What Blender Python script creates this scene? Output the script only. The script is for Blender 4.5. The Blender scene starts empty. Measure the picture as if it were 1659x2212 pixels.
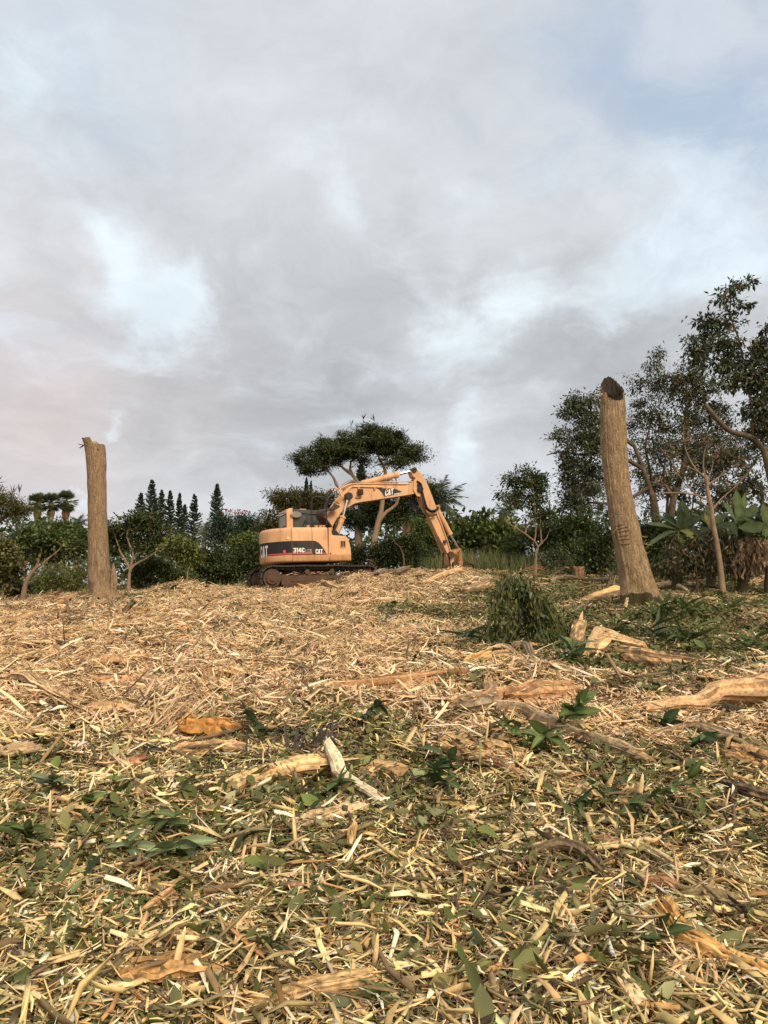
import bpy, bmesh, math, random
import numpy as np
from mathutils import Vector, Matrix

random.seed(11)
rng = np.random.default_rng(11)
SC = bpy.context.scene
COL = SC.collection
R = math.radians

# ------------------------------------------------------------------ camera
CAM_H, PITCH, FPX = 1.6, R(7.0), 1659.0
cam_data = bpy.data.cameras.new("camera")
cam_data.sensor_fit = 'HORIZONTAL'
cam_data.sensor_width = 36.0
cam_data.lens = 36.0
cam_data.clip_start = 0.05
cam_data.clip_end = 3000.0
cam = bpy.data.objects.new("camera", cam_data)
cam.location = (0, 0, CAM_H)
cam.rotation_euler = (R(90) + PITCH, 0, 0)
COL.objects.link(cam)
SC.camera = cam

def ray(px, py):
    """Direction of the sight line through a point of the picture measured on a 1659 x 2212 grid."""
    x, y = (px - 829.5) / FPX, (1106.0 - py) / FPX
    c, s = math.cos(PITCH), math.sin(PITCH)
    return np.array([x, c - y * s, s + y * c])

def P(px, py, Y):
    d = ray(px, py)
    return np.array([0, 0, CAM_H]) + d * (Y / d[1])

def project(p):
    x, y, z = p[0], p[1], p[2] - CAM_H
    c, s = math.cos(PITCH), math.sin(PITCH)
    dep, up = y * c + z * s, -y * s + z * c
    return 829.5 + FPX * x / dep, 1106.0 - FPX * up / dep

# ------------------------------------------------------------------ world, sun, exposure
SC.view_settings.view_transform = 'Standard'
SC.view_settings.look = 'None'
SC.view_settings.exposure = 0.0
SC.view_settings.gamma = 1.0
SC.view_settings.use_curve_mapping = False
SUN_AZ, SUN_EL = R(152), R(38)       # clockwise from +Y, behind the camera and to the right
SUN_DIR = Vector((math.sin(SUN_AZ) * math.cos(SUN_EL), math.cos(SUN_AZ) * math.cos(SUN_EL), math.sin(SUN_EL)))

class NT:
    """Small helper to write node trees."""
    def __init__(self, nt):
        self.nt = nt
    def n(self, kind, **kw):
        nd = self.nt.nodes.new(kind)
        for k, v in kw.items():
            if k.startswith('i_'):
                continue
            setattr(nd, k, v)
        return nd
    def put(self, sock, v):
        if isinstance(v, bpy.types.NodeSocket):
            self.nt.links.new(v, sock)
        elif v is not None:
            if hasattr(sock.default_value, '__len__') and not hasattr(v, '__len__'):
                v = [v] * len(sock.default_value)
            if hasattr(sock.default_value, '__len__') and len(sock.default_value) == 4 and len(v) == 3:
                v = (*v, 1.0)
            sock.default_value = v
    def math(self, op, a, b=None, c=None, clamp=False):
        m = self.n('ShaderNodeMath', operation=op, use_clamp=clamp)
        self.put(m.inputs[0], a)
        if b is not None: self.put(m.inputs[1], b)
        if c is not None: self.put(m.inputs[2], c)
        return m.outputs[0]
    def vec(self, op, a, b=None, s=None):
        m = self.n('ShaderNodeVectorMath', operation=op)
        self.put(m.inputs[0], a)
        if b is not None: self.put(m.inputs[1], b)
        if s is not None: self.put(m.inputs['Scale'], s)
        return m.outputs['Value'] if op in ('DOT_PRODUCT', 'LENGTH') else m.outputs['Vector']
    def noise(self, vec, scale, detail=4, rough=0.55, dist=0.0, out='Fac'):
        m = self.n('ShaderNodeTexNoise')
        self.put(m.inputs['Vector'], vec)
        m.inputs['Scale'].default_value = scale
        m.inputs['Detail'].default_value = detail
        m.inputs['Roughness'].default_value = rough
        m.inputs['Distortion'].default_value = dist
        return m.outputs[out]
    def mix(self, fac, a, b, blend='MIX'):
        m = self.n('ShaderNodeMix', data_type='RGBA', blend_type=blend)
        self.put(m.inputs[0], fac); self.put(m.inputs[6], a); self.put(m.inputs[7], b)
        return m.outputs[2]
    def remap(self, v, a, b, c=0.0, d=1.0, smooth=True):
        m = self.n('ShaderNodeMapRange')
        if smooth: m.interpolation_type = 'SMOOTHSTEP'
        self.put(m.inputs[0], v)
        for k, q in enumerate((a, b, c, d)): m.inputs[k + 1].default_value = q
        return m.outputs[0]

def make_world():
    w = bpy.data.worlds.new("World"); SC.world = w; w.use_nodes = True
    nt = w.node_tree; nt.nodes.clear(); t = NT(nt)
    tc = t.n('ShaderNodeTexCoord'); d = tc.outputs['Generated']
    sep = t.n('ShaderNodeSeparateXYZ'); nt.links.new(d, sep.inputs[0])
    sky = t.n('ShaderNodeTexSky', sky_type='NISHITA', sun_disc=False)
    sky.sun_elevation, sky.sun_rotation = SUN_EL, SUN_AZ
    sky.air_density, sky.dust_density, sky.ozone_density = 1.0, 1.5, 1.5
    # cloud deck seen in perspective: direction projected on a plane overhead
    zz = t.math('ADD', t.math('MAXIMUM', sep.outputs[2], 0.0), 0.32)
    cmb = t.n('ShaderNodeCombineXYZ')
    nt.links.new(t.math('DIVIDE', sep.outputs[0], zz), cmb.inputs[0])
    nt.links.new(t.math('DIVIDE', sep.outputs[1], zz), cmb.inputs[1])
    pl = cmb.outputs[0]
    dw = t.vec('SCALE', t.vec('SUBTRACT', t.noise(pl, 1.6, 4, .55, out='Color'), (.5, .5, .5)), s=.55)
    pw = t.vec('ADD', pl, dw)
    fb = t.noise(pw, 2.6, 8, 0.60, 0.0)
    fb2 = t.noise(t.vec('ADD', pw, (7.3, 2.1, 0)), 6.5, 8, 0.62, 0.0)
    big = t.noise(t.vec('ADD', pw, (3.1, 9.4, 0)), 1.15, 4, 0.5)
    wn = t.noise(d, 3.0, 8, 0.62, 0.0, out='Color')
    wd = t.vec('NORMALIZE', t.vec('ADD', d, t.vec('SCALE', t.vec('SUBTRACT', wn, (.5, .5, .5)), s=0.36)))
    def blob(px, py, rad, amp):
        c = ray(px, py); c = c / np.linalg.norm(c)
        k = 2.0 / (rad / FPX) ** 2
        e = t.math('EXPONENT', t.math('MULTIPLY', t.math('SUBTRACT', t.vec('DOT_PRODUCT', wd, tuple(c)), 1.0), k))
        return t.math('MULTIPLY', e, amp)
    def total(lst):
        o = None
        for b in lst:
            e = blob(*b); o = e if o is None else t.math('ADD', o, e)
        return o
    # thin places where the cloud glows white-blue
    glow = total([(300, 540, 80, .45), (350, 620, 75, .5), (395, 680, 85, .75), (470, 610, 60, .3), (245, 490, 60, .35), (1040, 690, 85, .6), (1120, 650, 90, .45), (1220, 600, 80, .35), (960, 740, 50, .3),
                  (1020, 850, 60, .45), (1005, 930, 50, .6), (985, 1010, 55, .5), (362, 885, 26, .7), (268, 1085, 28, .9), (1400, 540, 130, .5), (1500, 430, 110, .4),
                  (1560, 320, 140, .45), (1330, 640, 70, .3), (745, 320, 70, .35), (560, 560, 60, .3), (15, 190, 60, .5), (120, 150, 120, .3), (745, 440, 50, .25), (900, 640, 60, .2), (1180, 380, 120, .2)])
    # open blue sky
    blue = total([(1580, 110, 240, .85), (1620, 230, 130, .4), (1360, 60, 170, .4), (90, 30, 200, .5), (750, 310, 70, .3), (1380, 250, 140, .25), (420, 120, 200, .2), (1100, 130, 200, .2)])
    # heavier grey masses
    dark = total([(620, 760, 230, .6), (900, 590, 190, .5), (1330, 760, 190, .8), (1620, 640, 150, .6), (560, 880, 200, .35), (240, 790, 160, .3), (1260, 900, 160, .5), (180, 330, 200, .35), (450, 300, 150, .2), (850, 480, 160, .3)])
    pink = total([(40, 930, 260, .9), (230, 960, 200, .6), (850, 40, 260, .25), (300, 760, 240, .2), (40, 650, 200, .3)])
    fc = t.math('SUBTRACT', fb, .5); fc2 = t.math('SUBTRACT', fb2, .5); bc = t.math('SUBTRACT', big, .5)
    lit = t.math('ADD', glow, t.math('ADD', t.math('MULTIPLY', fc, 2.1), t.math('MULTIPLY', fc2, 1.1)))
    lit = t.math('ADD', lit, t.math('MULTIPLY', bc, .5))
    glow_f = t.remap(lit, 0.02, 1.05)
    blue_f = t.remap(t.math('ADD', blue, t.math('ADD', t.math('MULTIPLY', fc, 1.6), t.math('MULTIPLY', bc, .7))), 0.0, 1.2)
    dark_f = t.remap(t.math('ADD', dark, t.math('SUBTRACT', t.math('MULTIPLY', bc, 1.2), t.math('ADD', t.math('MULTIPLY', fc, 1.5), t.math('MULTIPLY', fc2, .6)))), -0.1, 1.35)
    K = 10.0
    def cc(r, g, b): return (r * K, g * K, b * K)
    base = t.mix(dark_f, cc(.70, .725, .755), cc(.475, .492, .515))
    base = t.mix(t.remap(sep.outputs[2], .30, .85, 0, .42), base, cc(.66, .75, .87))
    base = t.mix(t.math('MULTIPLY', pink, .5, clamp=True), base, cc(.72, .62, .61))
    base = t.mix(glow_f, base, cc(.82, .92, .98))
    puff = t.noise(t.vec('ADD', pw, (1.7, 5.2, 0)), 4.2, 9, .64, .15)
    base = t.vec('SCALE', base, s=t.remap(puff, .25, .75, .86, 1.15, False))
    op = t.mix(.75, sky.outputs[0], cc(.53, .67, .85))
    colr = t.mix(t.math('MULTIPLY', t.math('MULTIPLY', blue_f, t.remap(puff, .38, .62, 1.0, .45)), .85), base, op)
    # the evening light reaches farther round behind the camera
    west = t.remap(t.vec('DOT_PRODUCT', d, tuple(SUN_DIR)), -0.2, 1.0)
    colr = t.mix(t.math('MULTIPLY', west, .8), colr, t.mix(.35, cc(1.15, .86, .62), base))
    bg = t.n('ShaderNodeBackground'); bg.inputs['Strength'].default_value = 0.1
    nt.links.new(colr, bg.inputs['Color'])
    out = t.n('ShaderNodeOutputWorld'); nt.links.new(bg.outputs[0], out.inputs['Surface'])
make_world()

sun = bpy.data.lights.new("sun", 'SUN')
sun.energy = 3.9
sun.angle = R(24)
sun.color = (1.0, .86, .64)
sun_o = bpy.data.objects.new("sun", sun); COL.objects.link(sun_o)
sun_o.location = (8, -20, 14)
sun_o.rotation_euler = SUN_DIR.to_track_quat('Z', 'Y').to_euler()

# ------------------------------------------------------------------ mesh helpers
def tag(o, label=None, cat=None, group=None, kind=None):
    if label: o['label'] = label
    if cat and not kind: o['kind'] = 'thing'
    if cat: o['category'] = cat
    if group: o['group'] = group
    if kind: o['kind'] = kind
    return o

def link(name, me, parent=None, loc=None):
    o = bpy.data.objects.new(name, me); COL.objects.link(o)
    if parent is not None: o.parent = parent
    if loc is not None: o.location = loc
    return o

def empty(name, loc=(0, 0, 0)):
    o = bpy.data.objects.new(name, None); COL.objects.link(o); o.location = loc
    o.empty_display_size = .2
    return o

def fast_mesh(name, V, F, C=None, smooth=False):
    """Triangle mesh from arrays, with a colour per vertex."""
    me = bpy.data.meshes.new(name)
    V = np.asarray(V, np.float32); F = np.asarray(F, np.int32)
    k = F.shape[1]
    me.vertices.add(len(V)); me.vertices.foreach_set('co', V.ravel())
    me.loops.add(F.size); me.loops.foreach_set('vertex_index', F.ravel())
    me.polygons.add(len(F)); me.polygons.foreach_set('loop_start', np.arange(0, F.size, k, dtype=np.int32))
    if smooth: me.polygons.foreach_set('use_smooth', np.ones(len(F), bool))
    if C is not None:
        a = me.attributes.new('col', 'FLOAT_COLOR', 'POINT')
        a.data.foreach_set('color', np.hstack([np.asarray(C, np.float32), np.ones((len(V), 1), np.float32)]).ravel())
    me.update(calc_edges=True); me.validate()
    return me

def nrm(v):
    v = np.asarray(v, float); return v / (np.linalg.norm(v) + 1e-12)

class MB:
    def __init__(self): self.V, self.F, self.C = [], [], []
    def add(self, V, F, c=(.5, .5, .5)):
        b = len(self.V); V = [tuple(map(float, v)) for v in V]
        self.V += V; self.F += [tuple(i + b for i in f) for f in F]
        self.C += list(c) if hasattr(c[0], '__len__') else [tuple(c)] * len(V)
        return self
    def box(self, c, s, c3=(.5, .5, .5), ax=None):
        ax = np.eye(3) if ax is None else np.asarray(ax)
        c = np.asarray(c, float); h = np.asarray(s, float) / 2
        V = [c + ax[0] * (h[0] * i) + ax[1] * (h[1] * j) + ax[2] * (h[2] * k) for i in (-1, 1) for j in (-1, 1) for k in (-1, 1)]
        return self.add(V, [(0, 1, 3, 2), (4, 6, 7, 5), (0, 4, 5, 1), (2, 3, 7, 6), (0, 2, 6, 4), (1, 5, 7, 3)], c3)
    def tube(self, pts, rad, n=8, c=(.5, .5, .5), cap=True, rough=0.0, rag=0.0, squash=None, cfun=None):
        pts = np.asarray(pts, float); m = len(pts)
        rad = np.full(m, rad, float) if np.isscalar(rad) else np.interp(np.linspace(0, 1, m), np.linspace(0, 1, len(rad)), np.asarray(rad, float))
        T = np.gradient(pts, axis=0); T /= np.linalg.norm(T, axis=1)[:, None] + 1e-12
        up = np.array([0, 0, 1.0]) if abs(T[0][2]) < .9 else np.array([1.0, 0, 0])
        e = np.cross(up, T[0]); e = nrm(e) if np.linalg.norm(e) > 1e-6 else np.array([0, 1.0, 0]); rings = []; cols = []
        ph = rng.normal(0, rough, n) if rough else np.zeros(n)
        for i in range(m):
            e = nrm(e - T[i] * np.dot(e, T[i])); f = np.cross(T[i], e)
            for k in range(n):
                a = 2 * math.pi * k / n
                r = rad[i] * (1 + ph[k] + (rng.normal(0, rough * .6) if rough else 0))
                q = pts[i] + e * (math.cos(a) * r) + f * (math.sin(a) * r * (squash if squash else 1))
                if rag and i in (0, m - 1): q = q + T[i] * rng.normal(0, rag)
                rings.append(q); cols.append(cfun(i / (m - 1), a, math.sin(a)) if cfun else c)
        F = [(i * n + k, i * n + (k + 1) % n, (i + 1) * n + (k + 1) % n, (i + 1) * n + k) for i in range(m - 1) for k in range(n)]
        if cap: F += [tuple(range(n))[::-1], tuple((m - 1) * n + k for k in range(n))]
        return self.add(rings, F, cols)
    def prism(self, poly, v0, v1, c=(.5, .5, .5)):
        """Outline in (u, z) pushed from v0 to v1."""
        n = len(poly)
        V = [(p[0], v0, p[1]) for p in poly] + [(p[0], v1, p[1]) for p in poly]
        F = [tuple(range(n)), tuple(range(2 * n - 1, n - 1, -1))] + [(i, i + n, (i + 1) % n + n, (i + 1) % n) for i in range(n)]
        return self.add(V, F, c)
    def mesh(self, name, mat, smooth=False, bevel=0.0, origin=None, auto=None):
        V = np.asarray(self.V, float)
        if origin is not None: V = V - np.asarray(origin, float)
        me = bpy.data.meshes.new(name); me.from_pydata(V.tolist(), [], self.F)
        a = me.attributes.new('col', 'FLOAT_COLOR', 'POINT')
        a.data.foreach_set('color', np.hstack([np.asarray(self.C, np.float32), np.ones((len(V), 1), np.float32)]).ravel())
        bm = bmesh.new(); bm.from_mesh(me)
        bmesh.ops.recalc_face_normals(bm, faces=bm.faces)
        if bevel:
            ed = [e for e in bm.edges if len(e.link_faces) == 2 and e.calc_face_angle(0) > .35]
            bmesh.ops.bevel(bm, geom=ed, offset=bevel, segments=2, affect='EDGES', clamp_overlap=True, profile=.6)
        big = [f for f in bm.faces if len(f.verts) > 4]
        if big: bmesh.ops.triangulate(bm, faces=big)
        if smooth:
            for f in bm.faces: f.smooth = True
            lim = auto or .7
            for e in bm.edges:
                if len(e.link_faces) == 2 and e.calc_face_angle(0) > lim: e.smooth = False
        bm.to_mesh(me); bm.free()
        if mat: me.materials.append(mat)
        return me
    def build(self, name, mat, parent=None, smooth=False, bevel=0.0, origin=None, loc=None):
        o = link(name, self.mesh(name, mat, smooth, bevel, origin), parent)
        if loc is not None: o.location = loc
        elif origin is not None and parent is None: o.location = origin
        return o

# ------------------------------------------------------------------ materials
def new_mat(name):
    m = bpy.data.materials.new(name); m.use_nodes = True
    nt = m.node_tree; nt.nodes.clear(); t = NT(nt)
    b = t.n('ShaderNodeBsdfPrincipled'); o = t.n('ShaderNodeOutputMaterial')
    nt.links.new(b.outputs[0], o.inputs[0])
    return m, t, b, o

def mat_wood(name, grain=(6, 6, 60), amount=.5, rough=.85, bump=.3, dist=.01):
    m, t, b, o = new_mat(name)
    at = t.n('ShaderNodeAttribute', attribute_name='col')
    tc = t.n('ShaderNodeTexCoord').outputs['Object']
    ns = t.noise(tc, 38, 5, .6)
    n2 = t.noise(tc, 7, 3, .5)
    f = t.remap(ns, .3, .7, 1 - amount, 1 + amount * .55, False)
    f2 = t.remap(n2, .3, .7, .8, 1.15, False)
    c = t.vec('SCALE', at.outputs['Color'], s=t.math('MULTIPLY', f, f2))
    t.put(b.inputs['Base Color'], c); b.inputs['Roughness'].default_value = rough
    b.inputs['Specular IOR Level'].default_value = .2
    if bump:
        bp = t.n('ShaderNodeBump'); bp.inputs['Strength'].default_value = bump; bp.inputs['Distance'].default_value = dist
        t.put(bp.inputs['Height'], ns); t.put(b.inputs['Normal'], bp.outputs[0])
    return m

def mat_leaf(name, rough=.5, trans=.25, spec=.35):
    m, t, b, o = new_mat(name)
    at = t.n('ShaderNodeAttribute', attribute_name='col')
    n = t.noise(t.n('ShaderNodeTexCoord').outputs['Object'], 5, 2, .5)
    c = t.vec('SCALE', at.outputs['Color'], s=t.remap(n, .3, .7, .75, 1.25, False))
    t.put(b.inputs['Base Color'], c); b.inputs['Roughness'].default_value = rough
    b.inputs['Specular IOR Level'].default_value = spec
    tr = t.n('ShaderNodeBsdfTranslucent'); t.put(tr.inputs['Color'], c)
    mx = t.n('ShaderNodeMixShader'); mx.inputs[0].default_value = trans
    t.nt.links.new(b.outputs[0], mx.inputs[1]); t.nt.links.new(tr.outputs[0], mx.inputs[2])
    t.nt.links.new(mx.outputs[0], o.inputs[0])
    return m

def mat_bark(name, a, bcol, c3, scale=1.0, bump=.6, moss=None):
    """Furrowed bark: long vertical ridges with cross cracks; optional moss low down."""
    m, t, b, o = new_mat(name)
    tc = t.n('ShaderNodeTexCoord').outputs['Object']
    mp = t.n('ShaderNodeMapping'); mp.inputs['Scale'].default_value = (1, 1, .2); t.put(mp.inputs[0], tc)
    n1 = t.noise(mp.outputs[0], 30 * scale, 6, .65, .6)
    n2 = t.noise(tc, 2.2 * scale, 4, .55)
    n3 = t.noise(tc, 45 * scale, 4, .6)
    vo = t.n('ShaderNodeTexVoronoi', feature='DISTANCE_TO_EDGE'); vo.inputs['Scale'].default_value = 26 * scale
    mp2 = t.n('ShaderNodeMapping'); mp2.inputs['Scale'].default_value = (1, 1, .3)
    t.put(mp2.inputs[0], t.vec('ADD', tc, t.vec('SCALE', t.noise(tc, 9 * scale, 3, .5, out='Color'), s=.12))); t.put(vo.inputs['Vector'], mp2.outputs[0])
    crack = t.remap(t.math('ADD', vo.outputs['Distance'], t.math('MULTIPLY', n3, .12)), .02, .2)
    c = t.mix(t.remap(n1, .36, .66), a, bcol)
    c = t.mix(t.remap(n2, .42, .7), c, c3)
    c = t.vec('SCALE', c, s=t.math('MULTIPLY', t.remap(crack, 0, 1, .86, 1, False), t.remap(n3, .3, .7, .75, 1.15, False)))
    if moss:
        at = t.n('ShaderNodeAttribute', attribute_name='col')
        sp = t.n('ShaderNodeSeparateColor'); t.put(sp.inputs[0], at.outputs['Color'])
        mk = t.remap(t.math('ADD', sp.outputs[0], t.math('MULTIPLY', t.math('SUBTRACT', t.noise(tc, 6, 5, .65), .5), 1.2)), .45, .62)
        c = t.mix(mk, c, moss)
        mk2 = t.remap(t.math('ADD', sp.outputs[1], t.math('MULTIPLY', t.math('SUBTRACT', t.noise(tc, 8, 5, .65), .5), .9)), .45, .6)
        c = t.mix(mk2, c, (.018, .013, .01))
    t.put(b.inputs['Base Color'], c); b.inputs['Roughness'].default_value = .9
    b.inputs['Specular IOR Level'].default_value = .15
    h = t.math('ADD', t.math('MULTIPLY', n1, 1.0), t.math('MULTIPLY', crack, .28))
    bp = t.n('ShaderNodeBump'); bp.inputs['Strength'].default_value = bump; bp.inputs['Distance'].default_value = .03
    t.put(bp.inputs['Height'], h); t.put(b.inputs['Normal'], bp.outputs[0])
    return m

def mat_plain(name, col, rough=.5, metal=0.0, dirt=None, dirt_amt=.5, spec=.4, scale=3.0, var=.12, streak=False):
    m, t, b, o = new_mat(name)
    tc = t.n('ShaderNodeTexCoord').outputs['Object']
    n = t.noise(tc, scale, 5, .6)
    c = t.vec('SCALE', col, s=t.remap(n, .3, .7, 1 - var, 1 + var, False))
    if dirt:
        v = tc
        if streak:
            mp = t.n('ShaderNodeMapping'); mp.inputs['Scale'].default_value = (1.6, 1.6, .35); t.put(mp.inputs[0], tc); v = mp.outputs[0]
        n2 = t.noise(v, scale * 1.6, 7, .66, .3)
        c = t.mix(t.math('MULTIPLY', t.remap(n2, .5, .72), dirt_amt), c, dirt)
        b.inputs['Roughness'].default_value = rough
        t.put(b.inputs['Roughness'], t.remap(n2, .4, .7, rough, min(1, rough + .3), False))
    else:
        b.inputs['Roughness'].default_value = rough
    t.put(b.inputs['Base Color'], c)
    b.inputs['Metallic'].default_value = metal; b.inputs['Specular IOR Level'].default_value = spec
    return m

M_wood = mat_wood('splintered_wood')
M_chip = mat_wood('shredded_wood', amount=.3, bump=0)
M_leaf = mat_leaf('tree_leaf', .6, .25, .2)
M_litter = mat_leaf('leaf_litter', .55, .12, .3)
M_twig = mat_wood('twig_bark', amount=.35, bump=.2, dist=.004)

# ------------------------------------------------------------------ terrain
def sstep(a, b, x):
    t = np.clip((x - a) / (b - a), 0, 1); return t * t * (3 - 2 * t)

_w = np.random.default_rng(5)
_LOW = [(_w.uniform(0, 6.28), 2 * math.pi / _w.uniform(2.2, 6.0), _w.uniform(0, 6.28)) for _ in range(9)]
_MID = [(_w.uniform(0, 6.28), 2 * math.pi / _w.uniform(.35, 1.5), _w.uniform(0, 6.28)) for _ in range(14)]
def waves(x, y, ws):
    o = 0
    for th, k, p in ws: o = o + np.sin((x * math.cos(th) + y * math.sin(th)) * k + p)
    return o / math.sqrt(len(ws))

_CX = [-60, -13.5, -9.4, -4.4, .33, 2.8, 6.8, 13.5, 60]
_CZ = [-.35, -.27, -.14, .05, .36, .50, .50, .36, .3]
MOUNDS = [(-5.75, 22.2, .30, 1.0, 1.0), (-.5, 22.6, .22, 1.1, .8), (-3.6, 23.2, -.06, 1.2, .9), (2.2, 24.6, .16, 1.8, 1.3), (-8.0, 15.5, .08, 1.6, 1.2), (1.2, 8.2, .07, .9, .6), (-1.0, 6.6, .08, .8, .5),
          (2.9, 11.3, .12, .8, .6), (-2.6, 9.0, .07, 1.2, .7), (4.75, 13.3, .10, .8, .6), (-7.6, 20.3, .16, 1.0, .7), (-.4, 10.2, .09, 1.0, .5), (-3.8, 12.6, .10, 1.3, .7), (1.0, 14.5, .08, 1.6, .8)]
def T(x, y):
    x = np.asarray(x, float); y = np.asarray(y, float)
    yy = np.minimum(y, 27.0)
    zn = .105 * yy - .0009 * np.where(yy > 0, yy * yy, 0) + np.maximum(y - 27, 0) * .028
    z = zn + np.interp(x, _CX, _CZ) * sstep(6, 26, y)
    rough = 1 - sstep(30, 45, y) * .4
    z = z + waves(x, y, _LOW) * .035 * rough * sstep(1, 5, y) + waves(x, y, _MID) * .032 * (1 - sstep(28, 32, y))
    for mx, my, h, sx, sy in MOUNDS: z = z + h * np.exp(-((x - mx) / sx) ** 2 - ((y - my) / sy) ** 2)
    return z

def G(px, py, lift=0.0):
    """Ground point met by the sight line through (px, py)."""
    d = ray(px, py); d = d / d[1]
    ys = np.arange(1.6, 60, .02); pts = np.array([0, 0, CAM_H]) + np.outer(ys, d)
    below = pts[:, 2] <= T(pts[:, 0], pts[:, 1])
    k = int(np.argmax(below)) if below.any() else int(np.argmin(np.abs(ys - 26)))
    p = pts[k]; return np.array([p[0], p[1], float(T(p[0], p[1])) + lift])

def make_ground():
    def axis(lo, f0, f1, hi, st):
        mid = np.arange(f0, f1, st); out = []
        s, v = st, f1
        while v < hi: out.append(v); s *= 1.22; v += s
        neg = []; s, v = st, f0
        while v > lo:
            s *= 1.22; v -= s; neg.append(v)
        return np.concatenate([np.array(neg[::-1]), mid, np.array(out)])
    X = axis(-500, -15, 15, 500, .14); Y = axis(-300, 1.5, 31, 700, .12)
    gx, gy = np.meshgrid(X, Y); V = np.stack([gx.ravel(), gy.ravel(), T(gx, gy).ravel()], 1)
    nx, ny = len(X), len(Y); i = np.arange(nx * (ny - 1)).reshape(ny - 1, nx)[:, :-1].ravel()
    F = np.stack([i, i + 1, i + nx + 1, i + nx], 1)
    me = fast_mesh('ground', V, F, None, True)
    m, t, b, o = new_mat('wood_mulch_ground')
    tc = t.n('ShaderNodeTexCoord').outputs['Object']
    n1 = t.noise(tc, 22, 6, .7, .8); n2 = t.noise(tc, 1.1, 5, .6); n3 = t.noise(tc, 90, 3, .6)
    c = t.mix(t.remap(n1, .35, .65), (.045, .034, .02), (.20, .135, .07))
    c = t.mix(t.remap(n3, .5, .7), c, (.30, .21, .11))
    c = t.mix(t.math('MULTIPLY', t.remap(n2, .45, .65), .7), c, (.06, .065, .028))
    sp = t.n('ShaderNodeSeparateXYZ'); t.put(sp.inputs[0], tc)
    c = t.mix(t.remap(sp.outputs[1], 28, 31), c, t.mix(n1, (.035, .05, .015), (.09, .10, .03)))
    t.put(b.inputs['Base Color'], c); b.inputs['Roughness'].default_value = .95; b.inputs['Specular IOR Level'].default_value = .1
    bp = t.n('ShaderNodeBump'); bp.inputs['Strength'].default_value = .8; bp.inputs['Distance'].default_value = .04
    t.put(bp.inputs['Height'], n1); t.put(b.inputs['Normal'], bp.outputs[0])
    me.materials.append(m)
    return tag(link('ground', me), 'sloping clearing covered in shredded wood mulch', kind='structure')
make_ground()
# ------------------------------------------------------------------ loose mulch: chips, leaf scraps, twigs
def pick(pal, n, jit=.12):
    """n colours from a palette of (weight, rgb)."""
    w = np.array([p[0] for p in pal], float); c = np.array([p[1] for p in pal], float)
    o = c[rng.choice(len(pal), n, p=w / w.sum())]
    return o * (1 + rng.normal(0, jit, (n, 1))) * (1 + rng.normal(0, .04, (n, 3)))

STRAW = [(5, (.80, .64, .33)), (4, (.70, .50, .23)), (2.4, (.50, .39, .18)), (2.6, (.84, .74, .52)), (1.5, (.50, .28, .12)), (1.5, (.24, .17, .09)), (1.2, (.20, .19, .09)), (.7, (.09, .065, .04))]
TAN = [(5, (.78, .56, .33)), (4, (.70, .46, .24)), (3, (.82, .63, .40)), (1.8, (.56, .32, .15)), (1.6, (.30, .19, .105)), (1.4, (.84, .71, .53)), (1.2, (.12, .08, .05))]
GREYTAN = [(5, (.78, .56, .33)), (4, (.70, .46, .24)), (3, (.82, .63, .40)), (1.8, (.56, .32, .15)), (1.6, (.30, .19, .105)), (1.4, (.84, .71, .53)), (1.2, (.12, .08, .05))]
GREEN = [(4, (.070, .090, .024)), (4, (.115, .125, .036)), (3, (.155, .155, .06)), (2, (.19, .205, .10)), (2, (.25, .21, .08)), (1.4, (.14, .10, .05)), (.5, (.03, .045, .018))]
TWIG = [(4, (.16, .12, .07)), (3, (.24, .18, .10)), (2, (.09, .065, .04)), (1.5, (.30, .17, .085)), (1, (.20, .19, .10))]

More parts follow.
